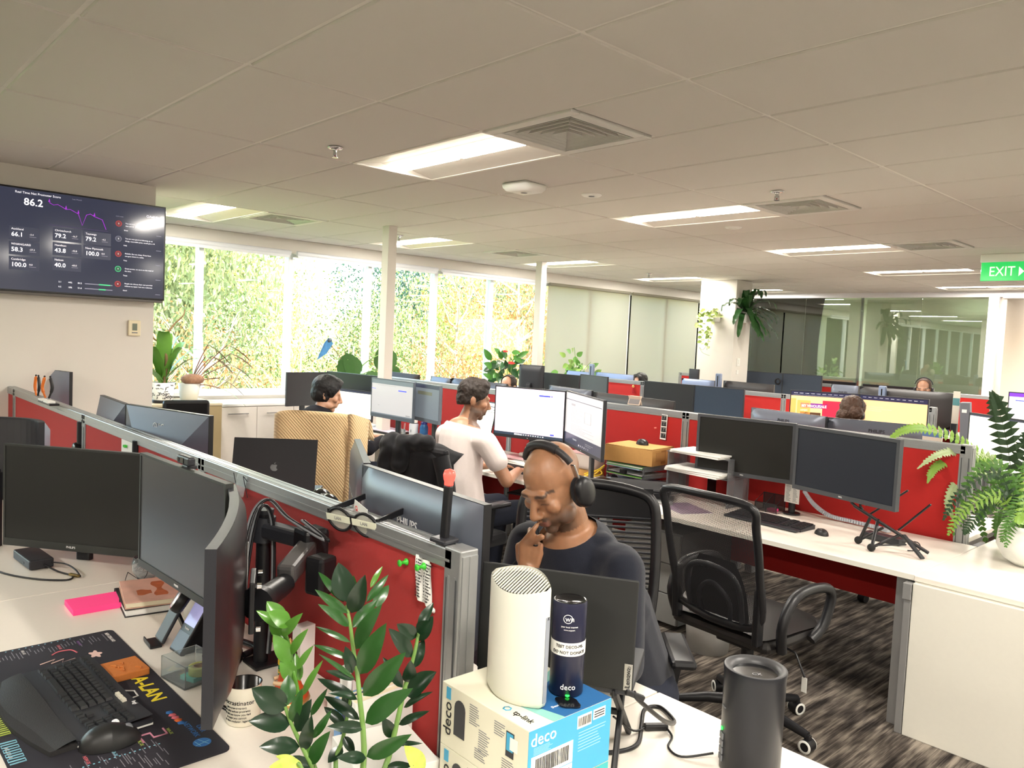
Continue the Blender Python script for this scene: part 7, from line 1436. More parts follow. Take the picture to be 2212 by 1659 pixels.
for T, lab in ((TB, 'thin dark headset over the brown hair'), (TW_, 'grey headset worn by the man with cropped hair')):
    h = thing('headset', lab, 'headset', T.translation); A_ = TR(-T.translation) @ T
    part('headband', MB().tube([A_ @ V((.092*cos(a), .012, .045+.094*sin(a))) for a in [radians(8+164*k/14) for k in range(15)]], .006, 6), DARK, h)
    for s in (-1, 1): part('ear_cup', MB().lathe([(0, -.012), (.034, -.012), (.036, .0), (.03, .014), (0, .016)], 16, A_ @ TR((s*.088, .016, -.008)) @ RY(s*pi/2)), BLACK, h)
# ---- chairs
chair_slat_back('black slatted mesh chair of the bald man', (1.31, 1.27, 0), radians(-136), wide=.52, hb=.60)
chair_mesh_back('black chair with a see-through mesh back and loop arms, empty', (1.25, 2.44, 0), radians(-4), rot0=2.55)
c3 = thing('office_chair', 'dark chair beyond the desk, only its star base showing under the desktop', 'chair', (.93, 4.98, 0), .3); part('seat', MB().box((0, 0, .48), (.50, .48, .08), None, .03), CLOTHB, c3); base_star(c3, .47, caster_ring=False, rot=.4, r=.33); part('back', MB().box((0, .26, .80), (.46, .06, .52), None, .03), CLOTHB, c3)
CREAM = bpy.data.materials.new('cream_blanket'); CREAM.use_nodes = True; nt = CREAM.node_tree; b_ = nt.nodes['Principled BSDF']; b_.inputs['Base Color'].default_value = (*lin((212, 184, 140)), 1); b_.inputs['Roughness'].default_value = .95; b_.inputs['Sheen Weight'].default_value = .2
tc = nt.nodes.new('ShaderNodeTexCoord'); wv = nt.nodes.new('ShaderNodeTexWave'); wv.inputs['Scale'].default_value = 26; wv.inputs['Distortion'].default_value = .6; wv.bands_direction = 'DIAGONAL'; bp = nt.nodes.new('ShaderNodeBump'); bp.inputs['Strength'].default_value = .5; bp.inputs['Distance'].default_value = .004
nt.links.new(tc.outputs['Object'], wv.inputs[0]); nt.links.new(wv.outputs['Fac'], bp.inputs['Height']); nt.links.new(bp.outputs[0], b_.inputs['Normal'])
# chair with the cream blanket, behind the dark haired man
cc = thing('office_chair', 'office chair hidden under the cream blanket', 'chair', (-1.95, 2.12, 0), radians(30)); part('seat', MB().box((0, .1, .47), (.50, .46, .08), None, .03), CLOTHB, cc); base_star(cc, .46, caster_ring=False); part('back', MB().box((0, -.16, .80), (.46, .05, .60), None, .024), CLOTHB, cc)
def blanket(u, v):
    w = .335+.02*v; x = (u*2-1)*w; e = abs(u*2-1)
    if v < .78:
        t = v/.78; z = .40+.725*t-.045*e**4; y = -.215-.012*sin(u*9+t*2)-.02*sin(u*4+1)*(1-t)-.035*(1-t)
        y += .10*e**5
    else:
        t = (v-.78)/.22; z = 1.125-.045*e**4-.16*t**2; y = -.215+.10*t+.10*e**5
    return V((x, y, z))
bl = single('blanket', MB().grid(blanket, 40, 40), CREAM, 'ribbed cream blanket draped over the back of a chair', 'blanket', (-1.95, 2.12, 0), radians(36))
part('blanket_fold', MB().grid(lambda u, v: V((.245+.10*u+.012*sin(v*5), -.235-.03*sin(pi*u)+.10*(u**3), 1.118-.72*v+.022*sin(pi*u)-.03*u*(1-v))), 8, 24), CREAM, bl)
bl.modifiers.new('thick', 'SOLIDIFY').thickness = .008
# chair with the black hoodie, under the man in the white t-shirt
hc = thing('office_chair', 'office chair under the black hoodie', 'chair', (-.78, 2.36, 0), radians(6)); part('seat', MB().box((0, .02, .42), (.50, .48, .09), None, .035), CLOTHB, hc); base_star(hc, .41, caster_ring=False); part('back', MB().box((0, -.275, .76), (.42, .05, .52), None, .024), CLOTHB, hc)
for s in (-1, 1): part('armrest', MB().box((s*.29, .05, .66), (.08, .26, .03), None, .014).bar((s*.27, .03, .44), (s*.29, .03, .65), .05, .03), BLACK, hc)
def hoodie(u, v):
    e = abs(u*2-1); x = (u*2-1)*(.215+.03*(1-v)); z = .42+.62*v-.10*max(0, e-.35)**1.5*v; y = -.335-.015*sin(u*11+v*3)-.018*sin(u*5)*(1-v)+.11*e**4
    if v > .9: y += .9*(v-.9)
    return V((x, y, z))
ho = single('hoodie', MB().grid(hoodie, 36, 30), CLOTHB, 'black hoodie hung over the chair of the man in the white t-shirt', 'hoodie', (-.78, 2.36, 0), radians(6))
ho.modifiers.new('thick', 'SOLIDIFY').thickness = .012
hd_ = blob([('c', (-.20, -.33, 1.00), (.06, -.31, 1.05), .075, .05), ('c', (-.20, -.35, 1.0), (-.20, -.37, .86), .085, .075), ('c', (-.10, -.34, 1.02), (-.12, -.36, .90), .07, .06), ('s', (-.22, -.36, .80), (.055, .05, .06))], .009, 3, 'hood')
for v in hd_.vertices: v.co += v.normal*(noise.noise(v.co*16)*.014)
part('hood', hd_, CLOTHB, ho)
part('sleeve', MB().tube(smooth_path([(.18, -.31, .98), (.235, -.30, .80), (.24, -.29, .62), (.22, -.30, .46)], 6), [.05]*8+[.045]*11, 10), CLOTHB, ho)
dc = single('dark_chair_back', MB().box((0, 0, 0), (.42, .06, .36), None, .03), SATIN, 'dark curved chair back showing above the grey screen, before the beige cabinet', 'chair', (-4.488,2.059,0.78), radians(80))
# bin and drawer pedestal under the long desk
bn = thing('waste_bin', 'translucent waste bin with a white liner under the desk', 'bin', (.66, 3.06, 0)); part('bin_wall', MB().lathe([(0, .002), (.115, .002), (.14, .30), (.136, .30), (.112, .006), (0, .006)], 32), mat('bin_clear', (200, 198, 194), .3, alpha=.55), bn); part('liner', MB().lathe([(.0, .05), (.085, .05), (.125, .20), (.143, .302), (.150, .290), (.152, .235), (.146, .20)], 32), mat('liner_white', (226, 224, 222), .5, alpha=.7), bn)
pdn = thing('drawer_pedestal', 'grey drawer pedestal under the desk left of the bin', 'drawers', (.20, 3.40, 0))
part('body', MB().bx(-.21, .21, -.27, .27, .03, .58, .003), mat('pedestal_grey', (120, 120, 120), .5), pdn)
for k in range(3): d = part('drawer', MB().bx(-.205, .205, -.29, -.272, .035+.18*k, .21+.18*k, .003), mat('pedestal_front', (132, 132, 130), .5), pdn); part('handle', MB().bx(-.06, .06, -.298, -.29, .17+.18*k, .18+.18*k, .002), STEEL, d)
ct_ = thing('cable_basket', 'black wire cable basket hanging under the long desk', 'basket', (.95, 3.62, .60)); m_ = MB()
for k in range(9): m_.tube([(-.6+.15*k, -.10, .09), (-.6+.15*k, -.09, 0), (-.6+.15*k, .09, 0), (-.6+.15*k, .10, .09)], .003, 4)
for y, z in ((-.10, .09), (-.09, 0), (0, 0), (.09, 0), (.10, .09)): m_.bar((-.62, y, z), (.62, y, z), .005, .005)
part('wire_frame', m_, BLACK, ct_); part('power_strip', MB().box((.05, 0, .035), (.5, .06, .05), None, .006), BLACK, ct_); part('cables', MB().tube(smooth_path([(-.5, 0, .03), (-.2, .05, .05), (.1, -.06, .02), (.4, .04, .04), (.6, 0, -.05)], 6), .006), BLACK, ct_); part('hanger', MB().bx(-.62, -.60, -.1, .1, .09, .093).bx(.60, .62, -.1, .1, .09, .093), BLACK, ct_)

# ================================================================ PLANTS
def gl_leaf(name, c, r=.28, v=.12): return mat(name, c, r, var=v, vs_=25, spec=.5, coat=.15)
ZG, ZD_, ZB_, ZX = gl_leaf('zz_green', (38, 80, 32)), gl_leaf('zz_dark', (20, 46, 26)), gl_leaf('zz_bright', (78, 126, 44)), gl_leaf('zz_pale_stem', (110, 146, 74))
VARG = mat('variegated_leaf', (176, 190, 84), .35, var=.5, vs_=60)
def leaf_mb(mb, a, b, w, view, fold=.25, droop=.10, nu=4, nv=8, tipw=.9):
    a, b = V(a), V(b); d = (b-a); L = d.length; d.normalize(); n = V(view); n = (n-d*n.dot(d)).normalized(); x = d.cross(n)
    def fn(u, v):
        s = u*2-1; ww = w*.5*(sin(pi*min(1, v**.8))**.8)*(1 if v < .98 else .6)
        return a+d*(L*v)+x*(s*ww)+n*(-fold*ww*(1-abs(s))*.9+droop*L*sin(pi*v))
    return mb.grid(fn, nu, nv)
zz = thing('zz_plant', 'glossy ZZ plant with one bright green shoot, standing on the front end cabinet', 'plant', (1.915, -.025, ZD))
Zo = V((1.915, -.025, ZD)); PXS = 1.36/1686/3.463
potm = mat('pot_white_glaze', (230, 230, 224), .3)
part('pot', MB().lathe([(0, 0), (.055, 0), (.075, .12), (.071, .12), (.06, .02), (0, .015)], 28), potm, zz); part('soil', MB().cyl((0, 0, .10), (0, 0, .105), .07, n=24), mat('potting_soil', (52, 40, 32), .95, bump=1., bs=300), zz)
root = V((0, 0, .10))
def stem(pts, r, m, leaves, lm, t0):
    P_ = [V(p)-Zo for p in pts]
    st = part('stem', MB().tube(smooth_path([root+(P_[0]-root)*.02]+P_, 5), [r*(1-.5*k/(5*len(P_))) for k in range(5*len(P_)+1)], 8), m, zz)
    for (a, b, w, k) in leaves:
        mm = MB(); a_, b_ = V(a)-Zo, V(b)-Zo
        view = (CAMLOC-Zo-(a_+b_)/2).normalized()
        rr = random.Random(int(w*7+b[0]*1000)); view = view+V((rr.uniform(-.35, .35), rr.uniform(-.35, .35), rr.uniform(.0, .5)))
        leaf_mb(mm, a_, b_, w*PXS*1.06, view)
        lf = part('leaf', mm, (lm if k is None else k), st)
stem([(1.888,0.009851,0.9316), (1.884,0.01025,0.9917), (1.876,0.006367,1.05), (1.861,0.008593,1.091), (1.844,0.009028,1.131), (1.838,0.005815,1.169), (1.822,0.006457,1.203)], .0058, ZX, [
 ((1.823,0.007883,1.208), (1.798,0.001315,1.275), 170, ZD_), ((1.829,0.01212,1.189), (1.866,0.01463,1.268), 130, ZD_), ((1.813,0.02447,1.187), (1.801,0.03197,1.247), 100, ZG), ((1.81,0.007865,1.204), (1.748,-0.0102,1.247), 60, ZG), ((1.833,0.002509,1.192), (1.808,-0.04951,1.238), 70, ZG), ((1.837,0.00495,1.169), (1.831,-0.05619,1.22), 75, ZG),
 ((1.837,0.03771,1.206), (1.836,0.08391,1.248), 60, ZG), ((1.84,0.04315,1.232), (1.836,0.07036,1.266), 42, ZB_), ((1.841,0.008395,1.167), (1.85,0.05179,1.211), 95, ZG), ((1.846,0.04643,1.197), (1.838,0.08432,1.229), 85, ZG), ((1.856,0.007153,1.133), (1.906,0.02531,1.225), 120, ZG), ((1.849,0.0003575,1.145), (1.805,-0.04413,1.17), 42, ZG),
 ((1.872,0.006658,1.094), (1.922,0.02453,1.197), 150, ZG), ((1.854,0.003593,1.114), (1.796,-0.04285,1.134), 48, ZG), ((1.855,0.00258,1.091), (1.851,-0.01177,1.142), 90, ZD_), ((1.867,-0.0002103,1.086), (1.847,-0.06088,1.139), 36, ZG), ((1.879,0.01068,1.057), (1.948,0.04839,1.149), 150, ZG), ((1.867,0.0006348,1.085), (1.857,-0.05273,1.111), 55, ZD_),
 ((1.873,0.003809,1.049), (1.805,-0.03805,1.075), 75, ZD_), ((1.872,0.002971,1.052), (1.854,-0.0446,1.068), 52, ZD_), ((1.885,0.01293,1.01), (1.961,0.05716,1.088), 145, ZG), ((1.885,0.01288,1.003), (1.866,-0.05086,1.016), 85, ZD_), ((1.899,0.008832,0.9568), (1.973,0.04913,1.015), 115, ZG), ((1.899,0.008817,0.9545), (1.889,-0.04466,0.9696), 85, ZD_), ((1.862,0.01684,1.005), (1.798,-0.01957,1.035), 80, ZD_)], ZG, 1.36)
stem([(1.813,-0.04256,0.9165), (1.79,-0.04769,0.9717), (1.766,-0.05376,1.04), (1.759,-0.05795,1.071), (1.742,-0.05823,1.109), (1.733,-0.06508,1.143), (1.719,-0.06385,1.158)], .0055, ZB_, [
 ((1.722,-0.06121,1.153), (1.688,-0.0796,1.189), 125, None), ((1.73,-0.06768,1.15), (1.704,-0.1072,1.182), 80, None), ((1.748,-0.06263,1.159), (1.737,-0.1004,1.188), 130, None), ((1.73,-0.06865,1.136), (1.779,-0.05547,1.189), 80, None), ((1.734,-0.06517,1.128), (1.703,-0.08166,1.157), 100, None), ((1.753,-0.06307,1.092), (1.737,-0.09011,1.145), 125, None), ((1.752,-0.0621,1.106), (1.788,-0.04872,1.162), 70, None),
 ((1.759,-0.05891,1.059), (1.749,-0.08079,1.105), 115, None), ((1.762,-0.05437,1.08), (1.779,-0.03214,1.125), 52, None), ((1.781,-0.05248,1.038), (1.81,-0.03005,1.108), 52, None), ((1.758,-0.04621,1.055), (1.731,-0.04167,1.097), 75, None)], ZB_, 1.4)
stem([(1.852,-0.05895,0.9297), (1.845,-0.06558,0.943), (1.829,-0.07878,0.9788), (1.814,-0.09197,1.017), (1.806,-0.09852,1.042)], .0055, ZX, [
 ((1.808,-0.09602,1.038), (1.783,-0.149,1.08), 175, None), ((1.814,-0.092,1.012), (1.793,-0.1578,1.029), 145, None), ((1.828,-0.08049,0.9741), (1.808,-0.145,0.987), 125, None), ((1.809,-0.09515,1.044), (1.788,-0.08459,1.088), 115, ZG), ((1.816,-0.0903,1.015), (1.833,-0.08128,1.08), 85, ZG), ((1.823,-0.08369,0.9991), (1.845,-0.06973,1.062), 105, None), ((1.833,-0.07549,0.9676), (1.856,-0.07481,1.04), 95, None), ((1.845,-0.06558,0.943), (1.826,-0.1279,0.9568), 125, None), ((1.843,-0.06724,0.9452), (1.879,-0.05181,1.014), 105, ZG), ((1.824,-0.05548,0.9783), (1.844,-0.02956,1.031), 60, ZG), ((1.802,-0.04715,1.008), (1.819,-0.02432,1.059), 52, ZG)], ZD_, 1.34)
stem([(1.882,0.06034,0.9111), (1.874,0.08625,0.9757), (1.864,0.1108,1.04), (1.863,0.1297,1.098), (1.858,0.1413,1.135)], .006, ZX, [
 ((1.857,0.1414,1.142), (1.857,0.1739,1.184), 80, None), ((1.856,0.1385,1.124), (1.845,0.09978,1.155), 115, None), ((1.863,0.1327,1.138), (1.895,0.1398,1.167), 95, None), ((1.859,0.1412,1.117), (1.866,0.1677,1.162), 115, None), ((1.861,0.126,1.091), (1.843,0.08326,1.15), 115, None), ((1.865,0.1286,1.071), (1.858,0.1545,1.119), 95, None), ((1.867,0.1144,1.048), (1.883,0.1066,1.098), 105, None), ((1.875,0.1067,1.028), (1.917,0.1412,1.079), 165, None), ((1.873,0.1029,1.006), (1.931,0.1244,1.052), 52, None), ((1.877,0.08984,0.9796), (1.929,0.1198,1.017), 62, None), ((1.872,0.08256,0.9561), (1.864,0.06299,0.9965), 95, None), ((1.875,0.08426,0.9441), (1.925,0.1098,0.9581), 38, None), ((1.884,0.06211,0.9133), (1.933,0.0864,0.929), 62, None), ((1.861,0.1071,1.038), (1.84,0.07485,1.097), 85, None)], ZD_, 1.42)
stem([(1.822,-0.004623,0.907), (1.81,0.01486,0.947), (1.804,0.02754,0.9911), (1.798,0.03848,1.028)], .005, ZX, [((1.803,0.02379,0.9664), (1.765,0.0003577,0.9964), 80, None), ((1.804,0.02754,0.9911), (1.781,0.03466,1.023), 80, None), ((1.811,0.01478,0.9349), (1.812,-0.0151,0.9157), 95, None), ((1.811,0.01669,0.9544), (1.835,0.02541,0.9268), 70, None)], ZD_, 1.42)
vp = thing('pothos_leaves', 'yellow green variegated leaves low at the foot of the ZZ plant', 'plant', Zo)
for a, b, w in (((1.93,0.1112,0.9045), (1.918,0.07366,0.9635), 150), ((1.871,-0.09498,0.9603), (1.831,-0.1373,0.9599), 130), ((1.855,-0.09667,0.9632), (1.828,-0.1245,0.9727), 60)):
    mm = MB(); leaf_mb(mm, V(a)-Zo, V(b)-Zo, w*PXS, (CAMLOC-Zo).normalized()+V((.2, 0, .5))); part('leaf', mm, VARG, vp)
part('runner', MB().tube(smooth_path([(0, 0, .10), V((1.871,-0.09501,0.9559))-Zo, V((1.86,-0.09908,0.9615))-Zo], 5), .003, 6).tube(smooth_path([(0, 0, .10), V((1.931,0.1112,0.8997))-Zo], 5), .003, 6), ZX, vp)
single('white_carton', MB().box((0, 0, .04), (.19, .17, .08), None, .002), WHITE, 'low white carton behind the ZZ plant, beside the row of books', 'box', (1.655, .215, ZD), radians(-12))
# ---- fern on the end cabinet
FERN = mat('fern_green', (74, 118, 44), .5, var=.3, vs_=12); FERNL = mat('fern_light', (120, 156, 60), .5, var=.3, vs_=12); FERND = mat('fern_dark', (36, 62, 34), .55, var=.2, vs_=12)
def frond(pts, w, m, parent, n=26, curl=.35, name='frond', r=.0022, seed=0, gap=.72):
    P_ = smooth_path(pts, max(2, int(n/(len(pts)-1))+1)); mb = MB(); k_ = len(P_); rr = random.Random(seed)
    mb.tube(P_, [r*(1-.8*i/k_) for i in range(k_)], 5)
    Lt = sum((b-a).length for a, b in zip(P_[:-1], P_[1:])); step = Lt/k_
    for i in range(1, k_-1):
        t = i/(k_-1); d = (P_[i+1]-P_[i-1]).normalized(); vw = (CAMLOC-(P_[i]+parent.location)).normalized()+V((0, 0, .4)); x = d.cross(vw).normalized(); nn = x.cross(d).normalized()
        l = w*(sin(pi*min(1, .12+t*.88))**.6)*(1 if t < .9 else .7)
        for s in (-1, 1):
            q = (x*s+d*.28-V((0, 0, curl))*.6+V((rr.uniform(-.1, .1), rr.uniform(-.1, .1), rr.uniform(-.1, .1)))).normalized(); p = P_[i]; e = p+q*l
            sd = d*(step*gap*.62)
            mb.add([p-sd*.5, p+sd*.6, p+q*l*.45+sd*.95+nn*.1*l, e, p+q*l*.45-sd*.55+nn*.1*l], [(0, 1, 2, 4), (4, 2, 3)])
    return part(name, mb, m, parent)
fo = V((2.03, 3.62, ZD)); fern = thing('fern', 'bushy green fern in a round white pot on the end cabinet at the right edge', 'plant', fo)
part('pot', MB().lathe([(0, 0), (.07, 0), (.115, .03), (.145, .09), (.140, .16), (.125, .195), (.118, .19), (.13, .15), (0, .14)], 32), mat('fern_pot', (236, 238, 232), .35, bump=.3, bs=60), fern)
fr_ = lambda pts, w, m, n=26, c=.35, s=0, **k: frond([V((0, 0, .16))]+[V(p)-fo for p in pts], w, m, fern, n, c, seed=s, **k)
fr_([(1.681,4.266,1.087), (1.563,4.078,1.227), (1.435,3.874,1.299), (1.357,3.759,1.282), (1.309,3.673,1.217)], .040, FERNL, 34, .5, 1)
fr_([(1.709,4.153,1.126), (1.651,3.948,1.188), (1.599,3.821,1.197), (1.552,3.695,1.174), (1.502,3.605,1.107)], .034, mat('fern_pale', (150, 166, 120), .5, var=.2, vs_=12), 30, .2, 2)
fr_([(1.728,4.171,1.102), (1.653,4.022,1.165), (1.585,3.875,1.158), (1.528,3.78,1.102), (1.514,3.729,1.024)], .046, FERNL, 32, .6, 3)
fr_([(1.75,4.189,1.039), (1.675,3.966,1.085), (1.628,3.838,1.038), (1.61,3.765,0.9309), (1.651,3.771,0.8225)], .034, mat('fern_pale', (150, 166, 120), .5), 30, .1, 4)
fr_([(1.729,4.237,1.005), (1.626,4.059,1.069), (1.565,3.962,1.047), (1.508,3.87,1.036)], .040, FERN, 26, .4, 5)
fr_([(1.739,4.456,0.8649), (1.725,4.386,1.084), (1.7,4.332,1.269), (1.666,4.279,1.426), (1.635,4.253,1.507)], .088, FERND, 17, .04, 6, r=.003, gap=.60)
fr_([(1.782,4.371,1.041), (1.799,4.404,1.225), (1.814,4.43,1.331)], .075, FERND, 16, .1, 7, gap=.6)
fr_([(1.755,4.189,0.9756), (1.713,4.024,0.9468), (1.707,3.979,0.8372), (1.751,4.011,0.6655)], .036, FERN, 24, .1, 8)
fr_([(1.804,4.169,0.9862), (1.788,3.995,0.8765), (1.81,3.964,0.7486), (1.898,4.021,0.6588)], .032, FERN, 30, .0, 9)
fr_([(1.831,4.196,0.9628), (1.855,4.022,0.8618), (1.861,3.991,0.7684), (1.886,4.012,0.697)], .036, FERN, 22, .1, 10)
fr_([(1.713,4.437,0.9701), (1.612,4.34,1.097), (1.542,4.262,1.066), (1.495,4.203,0.9554), (1.505,4.17,0.7992)], .036, FERN, 26, .3, 11)
rf = random.Random(12)
for k in range(34):
    a = rf.uniform(0, 2*pi); l = rf.uniform(.16, .34); h_ = rf.uniform(.10, .30); p0 = V((cos(a)*.05, sin(a)*.05, .17)); p1 = V((cos(a)*l*.5, sin(a)*l*.5, .17+h_)); p2 = V((cos(a)*l, sin(a)*l, .17+h_*rf.uniform(.2, .8))); p3 = V((cos(a)*l*1.2, sin(a)*l*1.2, .17-h_*rf.uniform(-.3, .5)))
    frond([p0, p1, p2, p3], rf.uniform(.030, .048), (FERN, FERNL, FERN, FERND)[k % 4], fern, 22, .35, seed=k+30)
# ---- bird nest fern and red leaved plant on the beige cabinet
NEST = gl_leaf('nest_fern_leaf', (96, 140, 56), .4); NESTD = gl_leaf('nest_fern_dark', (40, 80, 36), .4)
def strap(mb, pts, w, wave=0., n=14, fold=.12, seed=0):
    P_ = smooth_path(pts, 6); k_ = len(P_)
    def fn(u, v):
        i = min(k_-2, int(v*(k_-1))); f = v*(k_-1)-i; p = P_[i].lerp(P_[i+1], f); d = (P_[min(i+2, k_-1)]-P_[max(i-1, 0)]).normalized()
        x = d.cross(V((0, 0, 1))); x = x.normalized() if x.length > .05 else V((1, 0, 0)); nn = x.cross(d)
        ww = w*.5*(sin(pi*min(1, .10+v*.9))**.6); s = u*2-1
        return p+x*(s*ww)+nn*(abs(s)*ww*fold+wave*ww*abs(s)*sin(v*40+s*2+seed))
    return mb.grid(fn, 4, n)
np_ = V((-4.90, 1.98, .90)); nf = thing('bird_nest_fern', 'bright green broad leaved fern in a black and white patterned pot', 'plant', np_)
part('pot', MB().lathe([(0, 0), (.085, 0), (.090, .02), (.118, .20), (.112, .20), (.09, .03), (0, .02)], 30), mat('pot_pattern_white', (232, 230, 226), .4), nf); part('saucer', MB().lathe([(0, .0), (.09, .0), (.098, .028), (.088, .03), (0, .03)], 28), mat('saucer_black', (30, 30, 34), .4), nf)
rq = random.Random(15); pm = MB()
for k in range(70):
    a = rq.uniform(0, 2*pi); z = rq.uniform(.045, .19); R_ = .0905+.0275*(z-.02)/.18+.0012; b_ = rq.uniform(0, pi); l = .018
    q = lambda s, o: V((cos(a+(cos(b_)*s*l+o*.004)/R_)*R_, sin(a+(cos(b_)*s*l+o*.004)/R_)*R_, z+sin(b_)*s*l*.7+o*.004))
    pm.tube([q(-1, 0), q(-.3, 1.5), q(.4, -1), q(1, 0)], .0032, 4)
part('painted_sprigs', pm, INK, nf, kind='stuff')
for k, (x, y, z, w, m) in enumerate(((-.02, -.16, .42, .11, NEST), (.06, -.02, .50, .13, NEST), (.02, .12, .46, .12, NEST), (.05, .24, .34, .10, NEST), (-.08, .06, .48, .12, NEST), (.10, -.14, .36, .12, NEST), (.12, .10, .36, .11, NEST), (-.05, -.26, .28, .10, NEST), (.14, .20, .26, .10, NEST), (.10, -.22, .20, .09, NEST), (-.1, .2, .40, .1, NEST))):
    mm = MB(); strap(mm, [V((0, 0, .17)), V((x*.35, y*.35, .17+z*.5)), V((x, y, .17+z)), V((x*1.5, y*1.4, .17+z*1.05))], w, .06, 16, seed=k); part('leaf', mm, m, nf)
part('woody_stem', MB().tube(smooth_path([(.03, .0, .17), (.03, .02, .42), (.0, .0, .58), (.02, .03, .68), (.01, .10, .78), (.03, .17, .86), (.02, .19, .92)], 5), [.016]*8+[.011]*12+[.007]*11, 7).tube(smooth_path([(.0, .0, .58), (-.02, -.08, .62), (-.03, -.12, .72)], 4), .008, 6), mat('woody', (110, 88, 58), .85), nf)
rp_ = V((-5.02, 2.28, .90)); ra = thing('red_leaf_plant', 'spiky dark reddish leaved plant in a white pot behind the patterned pot', 'plant', rp_)
part('pot', MB().lathe([(0, 0), (.08, 0), (.11, .18), (.104, .18), (.08, .02), (0, .02)], 28), potm, ra)
PHIL = mat('philodendron_dark', (92, 96, 70), .4, var=.3, vs_=10); PHILR = mat('philodendron_red', (120, 80, 66), .4, var=.3, vs_=10)
for k, (dx, dy, z, m) in enumerate(((.05, .16, .42, PHIL), (.1, .34, .42, PHILR), (.1, .36, .22, PHIL), (.12, .26, .08, PHIL), (.0, .22, .30, PHILR), (.15, .10, .30, PHIL), (.05, .40, .33, PHILR), (.2, .24, -.02, NEST))):
    e = V((dx, dy, .16+z)); st = part('stalk', MB().tube(smooth_path([(0, 0, .15), e*.5+V((0, 0, .10)), e], 6), .005, 6), PHILR, ra)
    mm = MB(); d = V((dx*.6, dy+.1, -.12)).normalized(); tip = e+d*.26; x = d.cross(V((0, 0, 1))).normalized(); P_ = []; 
    for s in (1, -1):
        seq = [(.0, .02), (.06, .05), (.16, .03), (.22, .075), (.34, .035), (.42, .075), (.55, .035), (.64, .06), (.76, .025), (.85, .035), (1., .0)]
        vs = [e]; 
        for t, ww in seq: vs.append(e+d*(.26*t)+x*(s*ww)+V((0, 0, -.10*t*t)))
        ax = [e+d*(.26*t)+V((0, 0, -.10*t*t+.004)) for t, ww in seq]
        for i in range(len(seq)-1): mm.add([ax[i], vs[i+1], vs[i+2], ax[i+1]], [(0, 1, 2, 3)])
    part('leaf', mm, m, st)
part('low_leaves', MB().sph((.03, .02, .22), (.10, .12, .06), 9, 6), mat('dusty_pink_leaf', (160, 120, 96), .7, var=.5, vs_=40), ra)
# ---- monstera by the window
MONG = gl_leaf('monstera_leaf', (58, 96, 44), .35); 
def monstera_leaf(mb, c, d, n, s):
    c, d = V(c), V(d).normalized(); n = V(n); n = (n-d*n.dot(d)).normalized(); x = d.cross(n)
    for sd in (-1, 1):
        prev = None
        for k in range(7):
            t0 = k/7; t1 = (k+.62)/7
            w0 = (.50*sin(pi*(t0*.86+.12))**.8); w1 = (.50*sin(pi*(t1*.86+.12))**.8)
            p = lambda t, w: c+d*(s*(t-.25))+x*(sd*w*s)+n*(-.18*s*w*w)
            mb.add([p(t0, 0), p(t1+.12, 0), p(t1+.16, w1), p(t0+.10, w0)], [(0, 1, 2, 3)])
        mb.add([c+d*(s*(k/8-.25)) for k in range(9)]+[c+d*(s*(k/8-.25))+x*(sd*s*.20*sin(pi*k/8)**.5) for k in range(9)], [(k, k+1, 10+k, 9+k) for k in range(8)])
mo = V((-5.10, 4.15, .87)); mp = thing('monstera', 'monstera with split leaves on the low cabinet before the third window bay', 'plant', mo)
part('pot', MB().lathe([(0, 0), (.09, 0), (.12, .20), (.112, .20), (.09, .02), (0, .02)], 26), potm, mp)
for k, (p, d, s) in enumerate((((.1, -.05, .48), (.1, .2, -.9), .30), ((.1, .42, .56), (.1, .5, -.8), .30), ((.05, .55, .36), (.1, .6, -.7), .24), ((.15, -.32, .26), (.2, -.8, -.4), .22), ((.2, .2, .30), (.3, .3, -.6), .22), ((.1, -.16, .30), (.3, -.5, -.5), .2), ((.12, .34, .28), (.3, .2, -.6), .2))):
    st = part('stalk', MB().tube(smooth_path([(0, 0, .16), V(p)*.5+V((0, 0, .15)), V(p)], 6), .006, 6), ZX, mp); mm = MB(); monstera_leaf(mm, p, d, (.75, -.55, .3), s); part('leaf', mm, MONG, st)
bf = thing('blue_feather_bird', 'blue and white paper bird ornament on a stick by the monstera', 'ornament', (-5.05,3.862,1.432)); part('wing', MB().add([(0, 0, .16), (.02, -.06, .10), (.0, -.14, -.10), (.01, -.02, -.02), (.03, .05, .10)], [(0, 1, 2, 3), (0, 3, 4)]), mat('feather_blue', (60, 120, 170), .5, var=.4, vs_=30), bf); part('body', MB().sph((0, .02, .13), (.02, .03, .03), 10, 7), mat('bird_slate', (70, 84, 96), .5), bf); part('stick', MB().tube([(0, .0, .12), (.02, .12, -.02), (-.02, .30, -.22)], .004, 5), mat('woody', (110, 88, 58), .85), bf)
